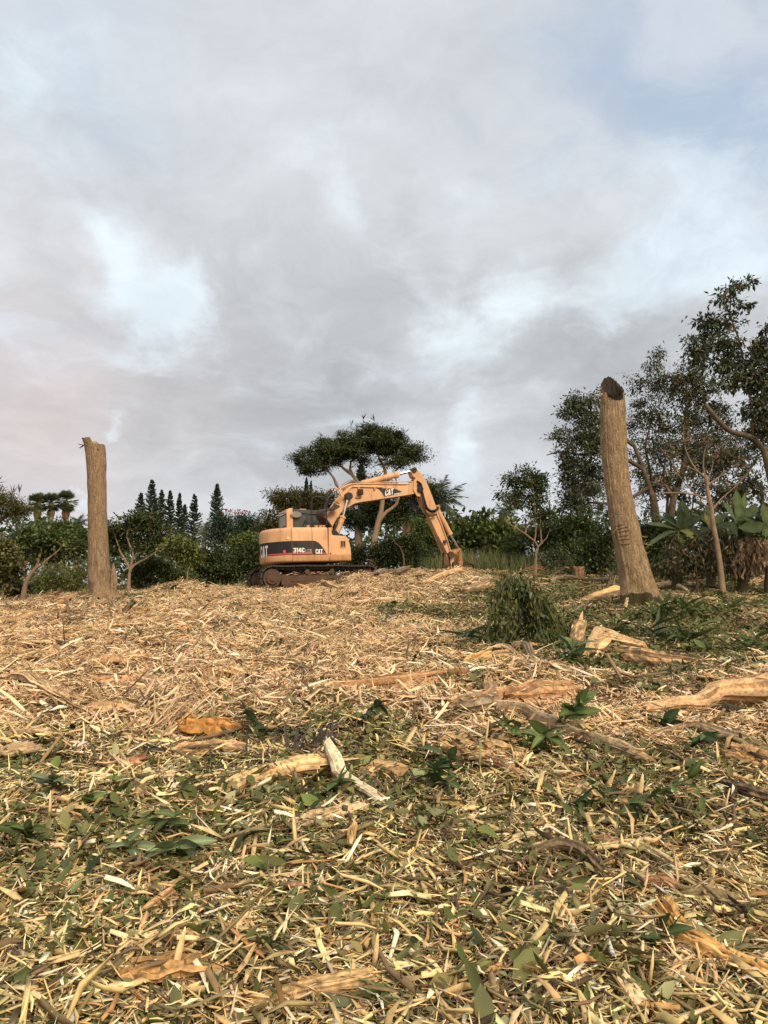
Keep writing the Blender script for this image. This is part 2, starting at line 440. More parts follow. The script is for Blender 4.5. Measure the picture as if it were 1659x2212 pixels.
def chip_arrays(n, rad, Lm, Ls, asp, flat, tilt, zr, pal, jit=.15):
    """n splinters scattered over a disc: three rings of four corners each, tapered and slightly bent."""
    r = rad * np.sqrt(rng.random(n)); a = rng.random(n) * 6.283
    c = np.stack([r * np.cos(a), r * np.sin(a), rng.uniform(*zr, n)], 1)
    L = np.clip(np.exp(rng.normal(math.log(Lm), Ls, n)), Lm * .3, Lm * 3.2)
    W = L / np.clip(rng.normal(*asp, n), 2.5, 30); W = np.clip(W, .0018, .02); H = W * rng.uniform(*flat, n)
    az = rng.random(n) * 6.283; el = rng.normal(0, tilt, n)
    steep = rng.random(n) < .05; el = np.where(steep, rng.normal(0, .6, n), el)
    e1 = np.stack([np.cos(az) * np.cos(el), np.sin(az) * np.cos(el), np.sin(el)], 1)
    c[:, 2] += np.abs(np.sin(el)) * L * .25
    rv = rng.normal(0, 1, (n, 3)) * np.array([.7, .7, 1]); e2 = np.cross(e1, rv); e2[:, 2] *= .5
    e2 -= e1 * (e1 * e2).sum(1, keepdims=True); e2 /= np.linalg.norm(e2, axis=1, keepdims=True)
    e3 = np.cross(e1, e2)
    bend = rng.normal(0, .07, n) * L; bend2 = rng.normal(0, .05, n) * L
    V = np.zeros((n, 12, 3))
    for k, t in enumerate((-.5, rng.uniform(-.15, .15, n), .5)):
        sc = np.where(rng.random(n) < .45, rng.uniform(.05, .35, n), rng.uniform(.6, 1.05, n)) if k != 1 else np.ones(n)
        off = e1 * (L * t)[:, None] + (e3 * bend[:, None] + e2 * bend2[:, None] if k == 1 else 0)
        for j, (p, q) in enumerate(((-1, -1), (1, -1), (1, 1), (-1, 1))):
            jj = rng.normal(0, .12, n) * L * (k != 1) * .4
            V[:, k * 4 + j] = c + off + e2 * (W * .5 * p * sc)[:, None] + e3 * (H * .5 * q * sc)[:, None] + e1 * jj[:, None]
    f = []
    for k in (0, 1):
        for j in range(4): f.append((k * 4 + j, k * 4 + (j + 1) % 4, k * 4 + 4 + (j + 1) % 4, k * 4 + 4 + j))
    f += [(3, 2, 1, 0), (8, 9, 10, 11)]
    F = (np.array(f)[None] + (np.arange(n) * 12)[:, None, None]).reshape(-1, 4)
    C = np.repeat(pick(pal, n, jit), 12, 0)
    return V.reshape(-1, 3), F, np.clip(C, .01, .9)

def leaf_arrays(c, d, up, L, W, C, fold=.25, curl=.2, quads=True):
    """Leaves as folded blades of eight corners: base, two pairs of edges with midrib, tip."""
    n = len(c); d = d / (np.linalg.norm(d, axis=1, keepdims=True) + 1e-9)
    s = np.cross(d, up); s /= np.linalg.norm(s, axis=1, keepdims=True) + 1e-9; u = np.cross(s, d)
    L = np.asarray(L)[:, None]; W = np.asarray(W)[:, None]
    cu = rng.normal(0, 1, (n, 1)) * curl
    def pt(t, w): return c + d * (L * t) + s * (W * w) + u * (np.abs(w) * W * fold * 2 - cu * L * t * t)
    V = np.stack([pt(0, 0), pt(.3, -.42), pt(.3, 0), pt(.3, .42), pt(.65, -.38), pt(.65, 0), pt(.65, .38), pt(1, 0)], 1)
    f = np.array([(0, 2, 1), (0, 3, 2), (1, 2, 5), (1, 5, 4), (2, 3, 6), (2, 6, 5), (4, 5, 7), (5, 6, 7)])
    F = (f[None] + (np.arange(n) * 8)[:, None, None]).reshape(-1, 3)
    return V.reshape(-1, 3), F, np.clip(np.repeat(C, 8, 0), .004, .9)

def leaf_patch(n, rad, Lm, zr, pal, tilt=.45):
    r = rad * np.sqrt(rng.random(n)); a = rng.random(n) * 6.283
    c = np.stack([r * np.cos(a), r * np.sin(a), rng.uniform(*zr, n)], 1)
    az = rng.random(n) * 6.283; el = rng.normal(0.05, tilt, n)
    d = np.stack([np.cos(az) * np.cos(el), np.sin(az) * np.cos(el), np.sin(el)], 1)
    up = np.array([0, 0, 1.0]) + rng.normal(0, .5, (n, 3))
    L = np.clip(np.exp(rng.normal(math.log(Lm), .4, n)), .012, .14)
    return leaf_arrays(c, d, up, L, L * rng.uniform(.3, .6, n), pick(pal, n, .18), .22, .25)

def as_source(name, parts, mat):
    Vs, Fs, Cs, o = [], [], [], 0
    for V, F, C in parts: Vs.append(V); Fs.append(F + o); Cs.append(C); o += len(V)
    me = fast_mesh(name, np.vstack(Vs), np.vstack(Fs), np.vstack(Cs)); me.materials.append(mat)
    return bpy.data.objects.new(name, me)           # kept out of the scene, only read by the scatter

def scatter(name, pts, rot, scl, sources, label):
    n = len(pts); me = bpy.data.meshes.new(name)
    me.vertices.add(n); me.vertices.foreach_set('co', np.asarray(pts, np.float32).ravel())
    for an, ty, key, arr in (('rot', 'FLOAT_VECTOR', 'vector', rot), ('scl', 'FLOAT', 'value', scl), ('pick', 'INT', 'value', rng.integers(0, len(sources), n))):
        at = me.attributes.new(an, ty, 'POINT'); at.data.foreach_set(key, np.asarray(arr, np.int32 if ty == 'INT' else np.float32).ravel())
    o = link(name, me)
    g = bpy.data.node_groups.new(name + '_scatter', 'GeometryNodeTree')
    g.interface.new_socket('Geometry', in_out='INPUT', socket_type='NodeSocketGeometry'); g.interface.new_socket('Geometry', in_out='OUTPUT', socket_type='NodeSocketGeometry')
    gi, go = g.nodes.new('NodeGroupInput'), g.nodes.new('NodeGroupOutput')
    gti = g.nodes.new('GeometryNodeGeometryToInstance')
    for s in sources:
        oi = g.nodes.new('GeometryNodeObjectInfo'); oi.inputs['Object'].default_value = s; oi.inputs['As Instance'].default_value = False
        g.links.new(oi.outputs['Geometry'], gti.inputs[0])
    iop = g.nodes.new('GeometryNodeInstanceOnPoints'); iop.inputs['Pick Instance'].default_value = True
    def na(nm, ty):
        q = g.nodes.new('GeometryNodeInputNamedAttribute'); q.data_type = ty; q.inputs['Name'].default_value = nm
        return [s for s in q.outputs if s.enabled and s.name == 'Attribute'][0]
    er = g.nodes.new('FunctionNodeEulerToRotation')
    g.links.new(na('rot', 'FLOAT_VECTOR'), er.inputs[0])
    g.links.new(gi.outputs[0], iop.inputs['Points']); g.links.new(gti.outputs[0], iop.inputs['Instance'])
    g.links.new(er.outputs[0], iop.inputs['Rotation']); g.links.new(na('scl', 'FLOAT'), iop.inputs['Scale'])
    g.links.new(na('pick', 'INT'), iop.inputs['Instance Index']); g.links.new(iop.outputs[0], go.inputs[0])
    md = o.modifiers.new('scatter', 'NODES'); md.node_group = g
    return tag(o, label, kind='stuff')

def gauss(x, y, px, py, sx, sy):
    c = G(px, py); return np.exp(-((x - c[0]) / sx) ** 2 - ((y - c[1]) / sy) ** 2)

_n = np.random.default_rng(21)
_PATCHY = [(_n.uniform(0, 6.28), 2 * math.pi / _n.uniform(.7, 2.6), _n.uniform(0, 6.28)) for _ in range(16)]
def leafiness(x, y):
    n = waves(x, y, _PATCHY)
    L = .10 + .32 * (1 - sstep(5.0, 6.3, y)) + .04 * sstep(12, 18, y)
    L = L - .30 * gauss(x, y, 200, 2150, .9, .35) - .2 * gauss(x, y, 500, 2120, .8, .5) + .32 * gauss(x, y, 330, 1790, 1.0, .55) + .38 * gauss(x, y, 1300, 1790, .9, .7) + .2 * gauss(x, y, 900, 1850, .8, .5)
    right = sstep(.6, 3.2, x - (y - 13) * .10) * sstep(8.2, 10.5, y)
    L = L + .85 * right
    for q in ((690, 1600, .7, .9, .75), (820, 1570, .5, .7, .35), (120, 1680, 1.0, .6, .42), (30, 1600, .6, .5, .3), (900, 1325, 1.8, 1.6, .6), (1010, 1285, 1.8, 2.4, .45), (270, 1300, 1.6, 1.6, .5), (1050, 1500, .6, .7, .6),
              (1150, 1440, .9, .7, .5), (420, 1330, 1.5, 2, .2), (1480, 1480, 1.6, 1.4, .5), (900, 1450, .5, .4, .2), (560, 1420, .8, .6, .15)):
        L = L + q[4] * gauss(x, y, *q[:4])
    return np.clip(L + n * .17, 0, 1)

def make_litter():
    pts = []
    y = 1.75
    while y < 29.5:
        st = .19 if y < 4.5 else (.22 if y < 9 else (.27 if y < 16 else .34))
        w = y * .68 + 1.6
        xs = np.arange(-w, w, st); pts.append(np.stack([xs + rng.uniform(-.5, .5, len(xs)) * st, y + rng.uniform(-.5, .5, len(xs)) * st], 1))
        y += st * .9
    p = np.vstack(pts); x, y = p[:, 0], p[:, 1]
    e = .18
    sx = (T(x + e, y) - T(x - e, y)) / (2 * e); sy = (T(x, y + e) - T(x, y - e)) / (2 * e)
    z = T(x, y)
    # crest: the mulch thins out where the grass begins
    edge = 27.2 + np.sin(x * .9) * .5 + np.sin(x * 2.3 + 1) * .3
    keep = y < edge; L = leafiness(x, y)
    def go(name, m, src, label, s0=1.0, ds=.24, dz=0.0):
        m = m & keep; k = int(m.sum())
        yaw = rng.random(k) * 6.283; a, b = sx[m], sy[m]
        # rotate about Z first, then lean with the slope: build the euler from the full matrix
        ca, sa = np.cos(yaw), np.sin(yaw); nz = np.stack([-a, -b, np.ones(k)], 1); nz /= np.linalg.norm(nz, axis=1, keepdims=True)
        ex = np.stack([ca, sa, a * ca + b * sa], 1); ex /= np.linalg.norm(ex, axis=1, keepdims=True); ey = np.cross(nz, ex)
        rx = np.arctan2(ey[:, 2], nz[:, 2]); ry = np.arcsin(np.clip(-ex[:, 2], -1, 1)); rz = np.arctan2(ex[:, 1], ex[:, 0])
        q = np.stack([x[m], y[m], z[m] + dz + rng.uniform(-.008, .012, k)], 1)
        scatter(name, q, np.stack([rx, ry, rz], 1), s0 * (1 + rng.normal(0, ds, k)).clip(.6, 1.5), src, label)
    u = rng.random(len(x)); near = 1 - sstep(4.8, 6.6, y + waves(x, y, _PATCHY) * .5)
    big_straw = [as_source('straw_chip_patch', [chip_arrays(165, .30, .060, .55, (10, 3), (.12, .4), .27, (.0, .06), STRAW, .25), chip_arrays(120, .30, .024, .45, (7, 2), (.2, .6), .3, (-.005, .03), STRAW, .22),
                 chip_arrays(12, .26, .14, .3, (14, 3), (.2, .5), .16, (.02, .055), STRAW), chip_arrays(60, .3, .06, .4, (24, 5), (.6, 1), .35, (.01, .055), STRAW, .2)], M_chip) for _ in range(14)]
    tan = [as_source('tan_chip_patch', [chip_arrays(150, .31, .062, .55, (10, 3), (.15, .5), .27, (.0, .055), TAN, .22), chip_arrays(260, .31, .026, .4, (8, 2), (.2, .6), .3, (-.005, .035), TAN, .22),
                 chip_arrays(14, .26, .17, .35, (13, 3), (.2, .5), .2, (.02, .06), TAN), chip_arrays(60, .3, .07, .4, (25, 5), (.6, 1), .4, (.01, .06), TAN, .2)], M_chip) for _ in range(14)]
    grey = [as_source('grey_chip_patch', [chip_arrays(150, .31, .06, .45, (11, 3), (.2, .6), .22, (.0, .05), GREYTAN), chip_arrays(110, .31, .035, .4, (6, 2), (.3, .9), .3, (-.005, .03), TWIG, .22)], M_chip) for _ in range(8)]
    leaf = [as_source('leaf_scrap_patch', [leaf_patch(120, .29, .042, (.012, .07), GREEN), leaf_patch(120, .30, .024, (.0, .06), GREEN)], M_litter) for _ in range(12)]
    leaf_top = [as_source('leaf_top_patch', [leaf_patch(50, .26, .05, (.02, .07), GREEN, .3), leaf_patch(40, .28, .03, (.03, .08), GREEN)], M_litter) for _ in range(10)]
    twig = [as_source('twig_patch', [chip_arrays(20, .32, .12, .4, (24, 5), (.8, 1.0), .18, (.01, .06), TWIG), chip_arrays(30, .32, .05, .4, (15, 3), (.8, 1.0), .25, (.0, .05), TWIG)], M_chip) for _ in range(8)]
    dens = np.where(y < 9, 1.0, 1.0)
    go('straw_chips', (u < near * (1 - .40 * L)) , big_straw, 'pale straw coloured wood shreds covering the near ground')
    go('tan_chips', (rng.random(len(x)) < (1 - near) * (1 - .93 * sstep(.3, .75, L)) * dens), tan, 'fresh tan wood shreds covering the middle of the clearing')
    go('grey_chips', (rng.random(len(x)) < .10 + .5 * sstep(.3, .6, L) - .3 * sstep(.6, .95, L)), grey, 'weathered greyish bark shreds mixed into the mulch', dz=-.012)
    dn = waves(x * 1.7 + 3, y * 1.7, _PATCHY)  # patches of darker chips; their colour also paints in mound shadows and shaded gaps
    dark = [as_source('dark_chip_shade_patch', [chip_arrays(60, .28, .07, .45, (9, 3), (.3, .8), .3, (.01, .06), [(3, (.13, .09, .055)), (2, (.20, .14, .08)), (2, (.07, .05, .032)), (1, (.30, .2, .11))]), chip_arrays(60, .3, .03, .4, (6, 2), (.3, .9), .3, (.0, .05), TWIG, .22)], M_chip) for _ in range(8)]
    go('dark_chips_and_shade', (rng.random(len(x)) < .12 + .55 * sstep(.55, 1.3, dn) * (1 - near)), dark, 'dark bark chips and painted shade in patches over the clearing')
    go('leaf_scraps', (rng.random(len(x)) < np.maximum(.05 + .40 * near, sstep(.12, .7, L)) * .97), leaf, 'shredded green and olive leaf scraps in the mulch', dz=-.012)
    go('loose_leaves', (rng.random(len(x)) < sstep(.42, 1.0, L) * (.55 + .40 * (1 - near))), leaf_top, 'green leaf litter lying over the mulch', dz=.0)
    go('twig_litter', (rng.random(len(x)) < .30), twig, 'thin brown twigs scattered through the mulch')
make_litter()
# ------------------------------------------------------------------ excavator
YAW, NOSE = R(20), R(2.2)
EX_C = np.array([-2.43, 24.5, 2.09])
_ex_m = Matrix.Translation(EX_C) @ Matrix.Rotation(YAW, 4, 'Z') @ Matrix.Rotation(-NOSE, 4, 'Y')
_ex_i = np.array(_ex_m.inverted())
def E(px, py, v=0.0):
    """Machine coordinates (u forward, z up) of a point seen at (px, py) on the upright plane v."""
    d = _ex_i[:3, :3] @ ray(px, py); o = _ex_i[:3, :3] @ np.array([0, 0, CAM_H]) + _ex_i[:3, 3]
    t = (v - o[1]) / d[1]; q = o + d * t
    return np.array([q[0], q[2]])
def Z2(x, y): return 530.9 + x * .184, 1061.8 + y * .184
def Z5(x, y): return 597.2 + x * .264, 889.2 + y * .264
def Z6(x, y): return 663.6 + x * .104, 995.4 + y * .104       # boom foot close-up
def Z7(x, y): return 876.0 + x * .102, 1021.9 + y * .102       # stick close-up
def E2(x, y, v=0.0): return E(*Z2(x, y), v)
def E5(x, y, v=0.0): return E(*Z5(x, y), v)
def E6(x, y, v=0.0): return E(*Z6(x, y), v)
def E7(x, y, v=0.0): return E(*Z7(x, y), v)

ORANGE = (.60, .345, .175)
M_paint = mat_plain('weathered_orange_paint', ORANGE, .5, 0, (.24, .12, .055), .55, .35, 1.7, .10, True)
M_paint2 = mat_plain('dirty_orange_paint', (.50, .26, .115), .6, 0, (.12, .06, .03), .7, .3, 2.2, .14, True)
M_black = mat_plain('black_rubber', (.016, .015, .015), .6, 0, (.06, .045, .035), .4)
M_decal = mat_plain('black_vinyl', (.016, .016, .02), .5, 0, (.05, .04, .035), .25)
M_white = mat_plain('white_vinyl', (.72, .70, .66), .5)
M_red = mat_plain('red_vinyl', (.50, .075, .065), .5)
M_yell = mat_plain('yellow_vinyl', (.75, .55, .16), .5)
M_greyv = mat_plain('grey_vinyl', (.20, .20, .21), .5)
M_steel = mat_plain('dirty_track_steel', (.062, .052, .045), .55, .35, (.12, .085, .055), .6, .4, 5)
M_frame = mat_plain('muddy_track_frame', (.085, .052, .036), .8, 0, (.16, .11, .07), .6, .2, 4)
M_chrome = mat_plain('chrome_rod', (.72, .72, .72), .18, 1.0)
M_dark = mat_plain('dark_machinery', (.02, .018, .016), .8)
M_hose = mat_plain('brown_black_hose', (.035, .022, .02), .55, 0, (.09, .06, .05), .4)
M_trim = mat_plain('grey_cab_trim', (.045, .047, .05), .5, 0, (.10, .09, .08), .4)
def mat_glass(name, tint, rough=.12, mixf=.45):
    m, t, b, o = new_mat(name)
    b.inputs['Base Color'].default_value = (*tint, 1); b.inputs['Roughness'].default_value = rough; b.inputs['Specular IOR Level'].default_value = .6
    tr = t.n('ShaderNodeBsdfTransparent'); tr.inputs[0].default_value = (.75, .8, .76, 1)
    mx = t.n('ShaderNodeMixShader'); mx.inputs[0].default_value = mixf
    t.nt.links.new(b.outputs[0], mx.inputs[1]); t.nt.links.new(tr.outputs[0], mx.inputs[2]); t.nt.links.new(mx.outputs[0], o.inputs[0])
    return m
M_glass = mat_glass('dusty_cab_glass', (.085, .095, .085), .2, .32)
M_glass_r = mat_glass('hazy_rear_glass', (.26, .275, .21), .35, .06)

# block letters on a unit height
GLY = {
 'C': (.9, [[(.9, .66), (.9, .85), (.75, 1), (.15, 1), (0, .85), (0, .15), (.15, 0), (.75, 0), (.9, .15), (.9, .34), (.6, .34), (.6, .2), (.3, .2), (.3, .8), (.6, .8), (.6, .66)]]),
 'T': (.84, [[(0, 1), (.84, 1), (.84, .78), (.57, .78), (.57, 0), (.27, 0), (.27, .78), (0, .78)]]),
 'A': (.96, [[(0, 0), (.28, 1), (.68, 1), (.96, 0), (.80, 0), (.48, .52), (.16, 0)]]),
 '3': (.66, [[(0, 1), (.56, 1), (.66, .9), (.66, .6), (.58, .52), (.66, .44), (.66, .1), (.56, 0), (0, 0), (0, .2), (.4, .2), (.4, .42), (.14, .42), (.14, .6), (.4, .6), (.4, .8), (0, .8)]]),
 '1': (.4, [[(.14, 0), (.4, 0), (.4, 1), (.2, 1), (0, .86), (0, .7), (.14, .74)]]),
 '4': (.7, [[(.36, 0), (.6, 0), (.6, .2), (.7, .2), (.7, .4), (.6, .4), (.6, 1), (.32, 1), (0, .38), (0, .2), (.36, .2)]]),
 'c': (.68, [[(.68, .66), (.68, .88), (.56, 1), (.12, 1), (0, .88), (0, .12), (.12, 0), (.56, 0), (.68, .12), (.68, .34), (.43, .34), (.43, .2), (.25, .2), (.25, .8), (.43, .8), (.43, .66)]]),
 'L': (.6, [[(0, 0), (.6, 0), (.6, .22), (.24, .22), (.24, 1), (0, 1)]]),
 'R': (.68, [[(0, 0), (.24, 0), (.24, .38), (.42, 0), (.68, 0), (.52, .42), (.66, .55), (.66, .88), (.56, 1), (0, 1)]]),
}
TRI = [(.22, 0), (.48, .43), (.74, 0)]
def word(mb, text, put, c, track=.08):
    """Letters as outlines placed by put(a, b); returns the width of the word and the place of its triangle."""
    a0, tri = 0, None
    for ch in text:
        w, polys = GLY[ch]
        for q in polys:
            mb.add([put(a0 + p[0], p[1]) for p in q], [tuple(range(len(q)))], c)
        if ch == 'A': tri = a0
        a0 += w + track
    return a0 - track, tri

def excavator():
    root = empty('excavator', EX_C); root.rotation_euler = _ex_m.to_euler()
    tag(root, 'orange tracked excavator with long arm reaching down to the ground', 'excavator')
    HW, RAD = 1.22, 1.48
    u_j = -math.sqrt(RAD ** 2 - HW ** 2) + .10
    a_j = math.atan2(-HW, u_j - .10)
    def O(s):
        """Outline of the upper body: along the near side for s > 0, round the tail for s < 0."""
        if s >= 0: return (u_j + s, -HW, 0.0, -1.0)
        a = a_j + s / RAD
        # soften the corner where side and tail meet
        k = min(1, -s / .5); nx, ny = math.cos(a), math.sin(a); nx, ny = nx * k, ny * k - (1 - k); q = math.hypot(nx, ny)
        uu, vv = math.cos(a) * RAD + .10 * (1 - min(1, -s / .8)), math.sin(a) * RAD
        return (uu, vv, nx / q, ny / q)
    def s_of(px):
        g = np.linspace(-1.75, 2.1, 400); xs = []
        for s in g:
            o = O(s); w = _ex_m @ Vector((o[0], o[1], 1.4)); xs.append(project(w)[0])
        return float(np.interp(px, xs, g))
    zb, zs, zt = E2(700, 827, -HW)[1], E2(700, 743, -HW)[1], E2(660, 416, -HW)[1]
    zsb, zst, zr = zs + .012, E2(660, 578, -HW)[1], E2(660, 722, -HW)[1]
    s1, s2, s3 = s_of(Z2(542, 0)[0]), s_of(Z2(781, 0)[0]), s_of(Z2(966, 0)[0])
    s4 = s_of(Z2(1236, 0)[0])
    def panel(sa, sb, prof, depth, n=14, gap=.007, top=None):
        ss = np.linspace(sa + gap, sb - gap, n); mb = MB(); V = []; k = len(prof) + 2
        full = [(prof[0][0], depth)] + list(prof) + [(prof[-1][0] + .004, top or depth)]
        for s in ss:
            o = O(s)
            for z, i in full: V.append((o[0] - o[2] * i, o[1] - o[3] * i, z))
        F = [(a * k + b, (a + 1) * k + b, (a + 1) * k + b + 1, a * k + b + 1) for a in range(n - 1) for b in range(k - 1)]
        F += [tuple(range(k)), tuple((n - 1) * k + b for b in range(k))[::-1]]
        return mb.add(V, F)
    rnd = [(zt - .13, 0), (zt - .075, .008), (zt - .035, .03), (zt - .01, .065), (zt, .12)]
    panel(-4.2, s1, [(zb - .0, .07), (zb + .03, .02), (zb + .07, 0), (zs, .0)] + [(zs + .006, .006), (zs + .012, 0)] + rnd, .45, 60, .006, 1.3).build('counterweight', M_paint, root, True)
    panel(s1, s2, [(zs + .008, 0)] + rnd, .4, 6, .008, .9).build('engine_door', M_paint, root, True)
    panel(s2, s3, [(zs + .008, 0)] + rnd, .4, 6, .008, .9).build('engine_door', M_paint, root, True)
    # lower front storage box with its sloping nose
    sk = MB(); ua, ub = u_j + s3, E2(1240, 752, -HW)[0]
    p = [E2(972, 745, -HW), E2(1241, 752, -HW), E2(1228, 640, -HW), E2(1205, 560, -HW), E2(1188, 533, -HW), E2(1165, 522, -HW), E2(1020, 512, -HW), E2(1012, 490, -HW), E2(1005, 424, -HW), E2(972, 420, -HW)]
    sk.prism(p, -HW, -.42); sk.build('storage_box', M_paint, root, False, .022)
    vent = MB(); q = [E2(*c, -HW) for c in ((1113, 655), (1170, 655), (1170, 578), (1113, 578))]
    du, dz = q[1][0] - q[0][0], q[2][1] - q[0][1]
    cu, cz = (q[0] + q[1]) / 2, (q[0] + q[3]) / 2
    for a, b, w, h in ((0, .5, .14, 1), (1, .5, .14, 1), (.5, 0, .8, .12), (.5, 1, .8, .12), (.5, .5, .1, .84)):
        vent.box((q[0][0] + du * a, -HW - .012, q[0][1] + dz * b), (du * w, .02, dz * h))
    vo = vent.build('side_vent', M_paint2, root)
    MB().box((q[0][0] + du * .5, -HW - .001, q[0][1] + dz * .5), (du * .8, .006, dz * .8)).build('vent_recess', M_dark, vo)
    pc = s_of(Z2(1222, 0)[0])
    panel(s1, pc, [(zb, .05), (zb + .03, .012), (zb + .06, 0), (zs - .012, 0), (zs - .004, .008)], .4, 8, .006).build('side_skirt', M_paint2, root, True)
    MB().box((ub - .05, -.1, zb + .12), (.10, 2.2, .2)).build('front_beam', M_paint2, root, False, .02)
    mb = MB(); mb.prism([(-.72, zb + .03), (ub - .06, zb + .03), (ub - .06, zs + .25), (.7, zt - .1), (-.72, zt - .06)], -HW + .14, HW - .05); mb.build('machinery_deck', M_dark, root)
    mb = MB(); mb.prism([(.0, zb + .05), (ub, zb + .05), (ub, zs + .18), (.0, zs + .22)], .28, HW); mb.build('cab_floor', M_paint2, root, False, .03)
    for a, b, w in ((Z2(830, 0)[0], 1, .10), (Z2(880, 0)[0], 1, .09), (Z2(920, 0)[0], 1, .08), (Z2(735, 0)[0], 0, .1)):
        u = E(a, 1138, -.8)[0]
        m = MB(); m.tube([(u, -.75, zt - .01), (u, -.75, zt + .07)], .055, 10, cap=True); m.tube([(u, -.75, zt + .07), (u, -.75, zt + .095)], .065, 10)
        m.build('filler_cap', M_paint2, root, True)
    # black stripe wrapped round the tail and the side, red line under it
    def strip(sa, sb, lo, hi, off, n, mat, name, parent):
        mb = MB(); ss = np.linspace(sa, sb, n); rows = 4; V = []
        for s in ss:
            o = O(s); l, h = lo(s), hi(s)
            for k in range(rows):
                V.append((o[0] + o[2] * off, o[1] + o[3] * off, l + (h - l) * k / (rows - 1)))
        F = [(a * rows + b, (a + 1) * rows + b, (a + 1) * rows + b + 1, a * rows + b + 1) for a in range(n - 1) for b in range(rows - 1)]
        mb.add(V, F); return mb.build(name, mat, parent, True)
    se = s_of(Z2(946, 0)[0]); sc = s_of(Z2(790, 0)[0])
    def hi(s):
        if s <= sc: return zst
        k = min(1, (s - sc) / (se - sc)); return zsb + (zst - zsb) * max(0.02, (1 - k ** 2.1))
    for a, b in ((-3.6, s1 - .008), (s1 + .01, s2 - .01), (s2 + .01, se)):
        strip(a, b, lambda s: zsb, hi, .004, 60 if a < -1 else 16, M_decal, 'side_stripe', root)
    redt = zsb + (zr - zsb)
    for a, b in ((-1.6, s1 - .008), (s1 + .01, s2 - .01), (s2 + .16, se - .03)):
        strip(a, b, lambda s: zsb + .012, lambda s: min(zsb + .012 + (.045 if s < s2 else .03), hi(s) - .004), .008, 14, M_red, 'red_line', root)
    def putter(s0, z0, h, off, w=1.0):
        def put(a, b):
            o = O(s0 + a * h * w); return (o[0] + o[2] * off, o[1] + o[3] * off, z0 + b * h)
        return put
    def cat(s0, s_end, z0, h, off, name):
        nat = .9 + .08 + .96 + .08 + .84; w = (s_end - s0) / (nat * h)
        mb = MB(); pt = putter(s0, z0, h, off, w); _, tri = word(mb, 'CAT', pt, (1, 1, 1)); o = mb.build(name, M_white, root)
        m2 = MB(); m2.add([putter(s0, z0, h, off, w)(tri + p[0], p[1]) for p in TRI], [(0, 1, 2)]); m2.build('emblem_triangle', M_yell if h < .3 else M_white, o)
    zA, zB = E2(220, 762, -.9)[1], E2(220, 640, -.9)[1]
    cat(s_of(Z2(178, 0)[0]), s_of(Z2(262, 0)[0]), zsb - .03, (zst - zsb) * .86, .012, 'lettering')
    zc = E2(850, 730, -HW)[1]; cat(s_of(Z2(817, 0)[0]), s_of(Z2(899, 0)[0]), zc, E2(850, 676, -HW)[1] - zc, .012, 'lettering')
    zc = E2(620, 714, -HW)[1]; h = E2(620, 662, -HW)[1] - zc
    sa, sb = s_of(Z2(556, 0)[0]), s_of(Z2(687, 0)[0])
    mb = MB(); word(mb, '314c', putter(sa, zc, h, .010, (sb - sa) / (2.68 * h)), (1, 1, 1)); mb.build('lettering', M_white, root)
    sa, sb = s_of(Z2(695, 0)[0]), s_of(Z2(772, 0)[0])
    mb = MB(); word(mb, 'LcR', putter(sa, zc - .01, h * .8, .010, (sb - sa) / (2.12 * h * .8)), (1, 1, 1)); mb.build('lettering', M_greyv, root)
    # latch, red reflector, yellow warning sticker
    def dot(px, py, r, mat, name, sq=False):
        s = s_of(px); o = O(s); z = E(px, py, -HW + .06)[1]; t = np.array([-o[3], o[2], 0]) * 1.0
        n = 4 if sq else 14; a0 = math.pi / 4 if sq else 0
        MB().add([np.array([o[0] + o[2] * .012, o[1] + o[3] * .012, z]) + t * r * math.cos(a0 + 6.2832 * k / n) + np.array([0, 0, r * math.sin(a0 + 6.2832 * k / n)]) for k in range(n)], [tuple(range(n))]).build(name, mat, root)
    dot(*Z2(457, 705), .055, M_red, 'reflector'); dot(*Z2(503, 545), .055, M_yell, 'warning_sticker', True)
    dot(*Z2(988, 728), .022, M_black, 'lock', False)
    MB().box((E2(588, 612, -HW)[0], -HW - .012, E2(588, 612, -HW)[1]), (.10, .012, .12)).build('door_latch', M_black, root, False, .006)

    # ---- cab on the far side
    cab = MB(); v0, v1 = .16, 1.42
    ur = E2(483, 410, v0)[0]; up = E2(553, 410, v0)[0]; uf = ur + 1.62
    ztop = E2(553, 196, v0)[1]; zfl = zt - .25
    # shell: rear wall with a window opening, corner posts, roof rim
    wz0, wz1 = E2(420, 424, (v0 + v1) / 2)[1], E2(470, 262, v0 + .1)[1]
    for lo, h2 in ((zfl, wz0), (wz1, ztop - .03)): cab.box((ur + .02, (v0 + v1) / 2, (lo + h2) / 2), (.05, v1 - v0 - .05, h2 - lo))
    for vv in (v0 + .05, v1 - .04): cab.box((ur + .021, vv, (wz0 + wz1) / 2), (.05, .09, wz1 - wz0))
    shell = cab.build('cab_frame', M_paint, root, False, .012)
    MB().prism([(ur, zfl), (up, zfl), (up, ztop - .0), (ur + .10, ztop), (ur + .03, ztop - .03), (ur, ztop - .10)], v0 - .02, v0 + .10).build('rear_post', M_paint, shell, False, .02)
    MB().prism([(ur, zfl), (up, zfl), (up, ztop - .03), (ur + .10, ztop - .03), (ur, ztop - .12)], v1 - .1, v1 + .0).build('rear_post', M_paint, shell, False, .02)
    MB().prism([(ur + .05, ztop - .06), (up, ztop - .012), (up, ztop - .07), (ur + .05, ztop - .10)], v0 + .1, v1 - .1).build('rear_roof_edge', M_paint, shell)
    MB().box((ur + .01, (v0 + v1) / 2, (wz0 + wz1) / 2), (.012, v1 - v0 - .16, wz1 - wz0)).build('rear_window', M_glass_r, shell)
    seal = MB()
    for vv in (v0 + .095, v1 - .085): seal.box((ur - .008, vv, (wz0 + wz1) / 2), (.012, .022, wz1 - wz0))
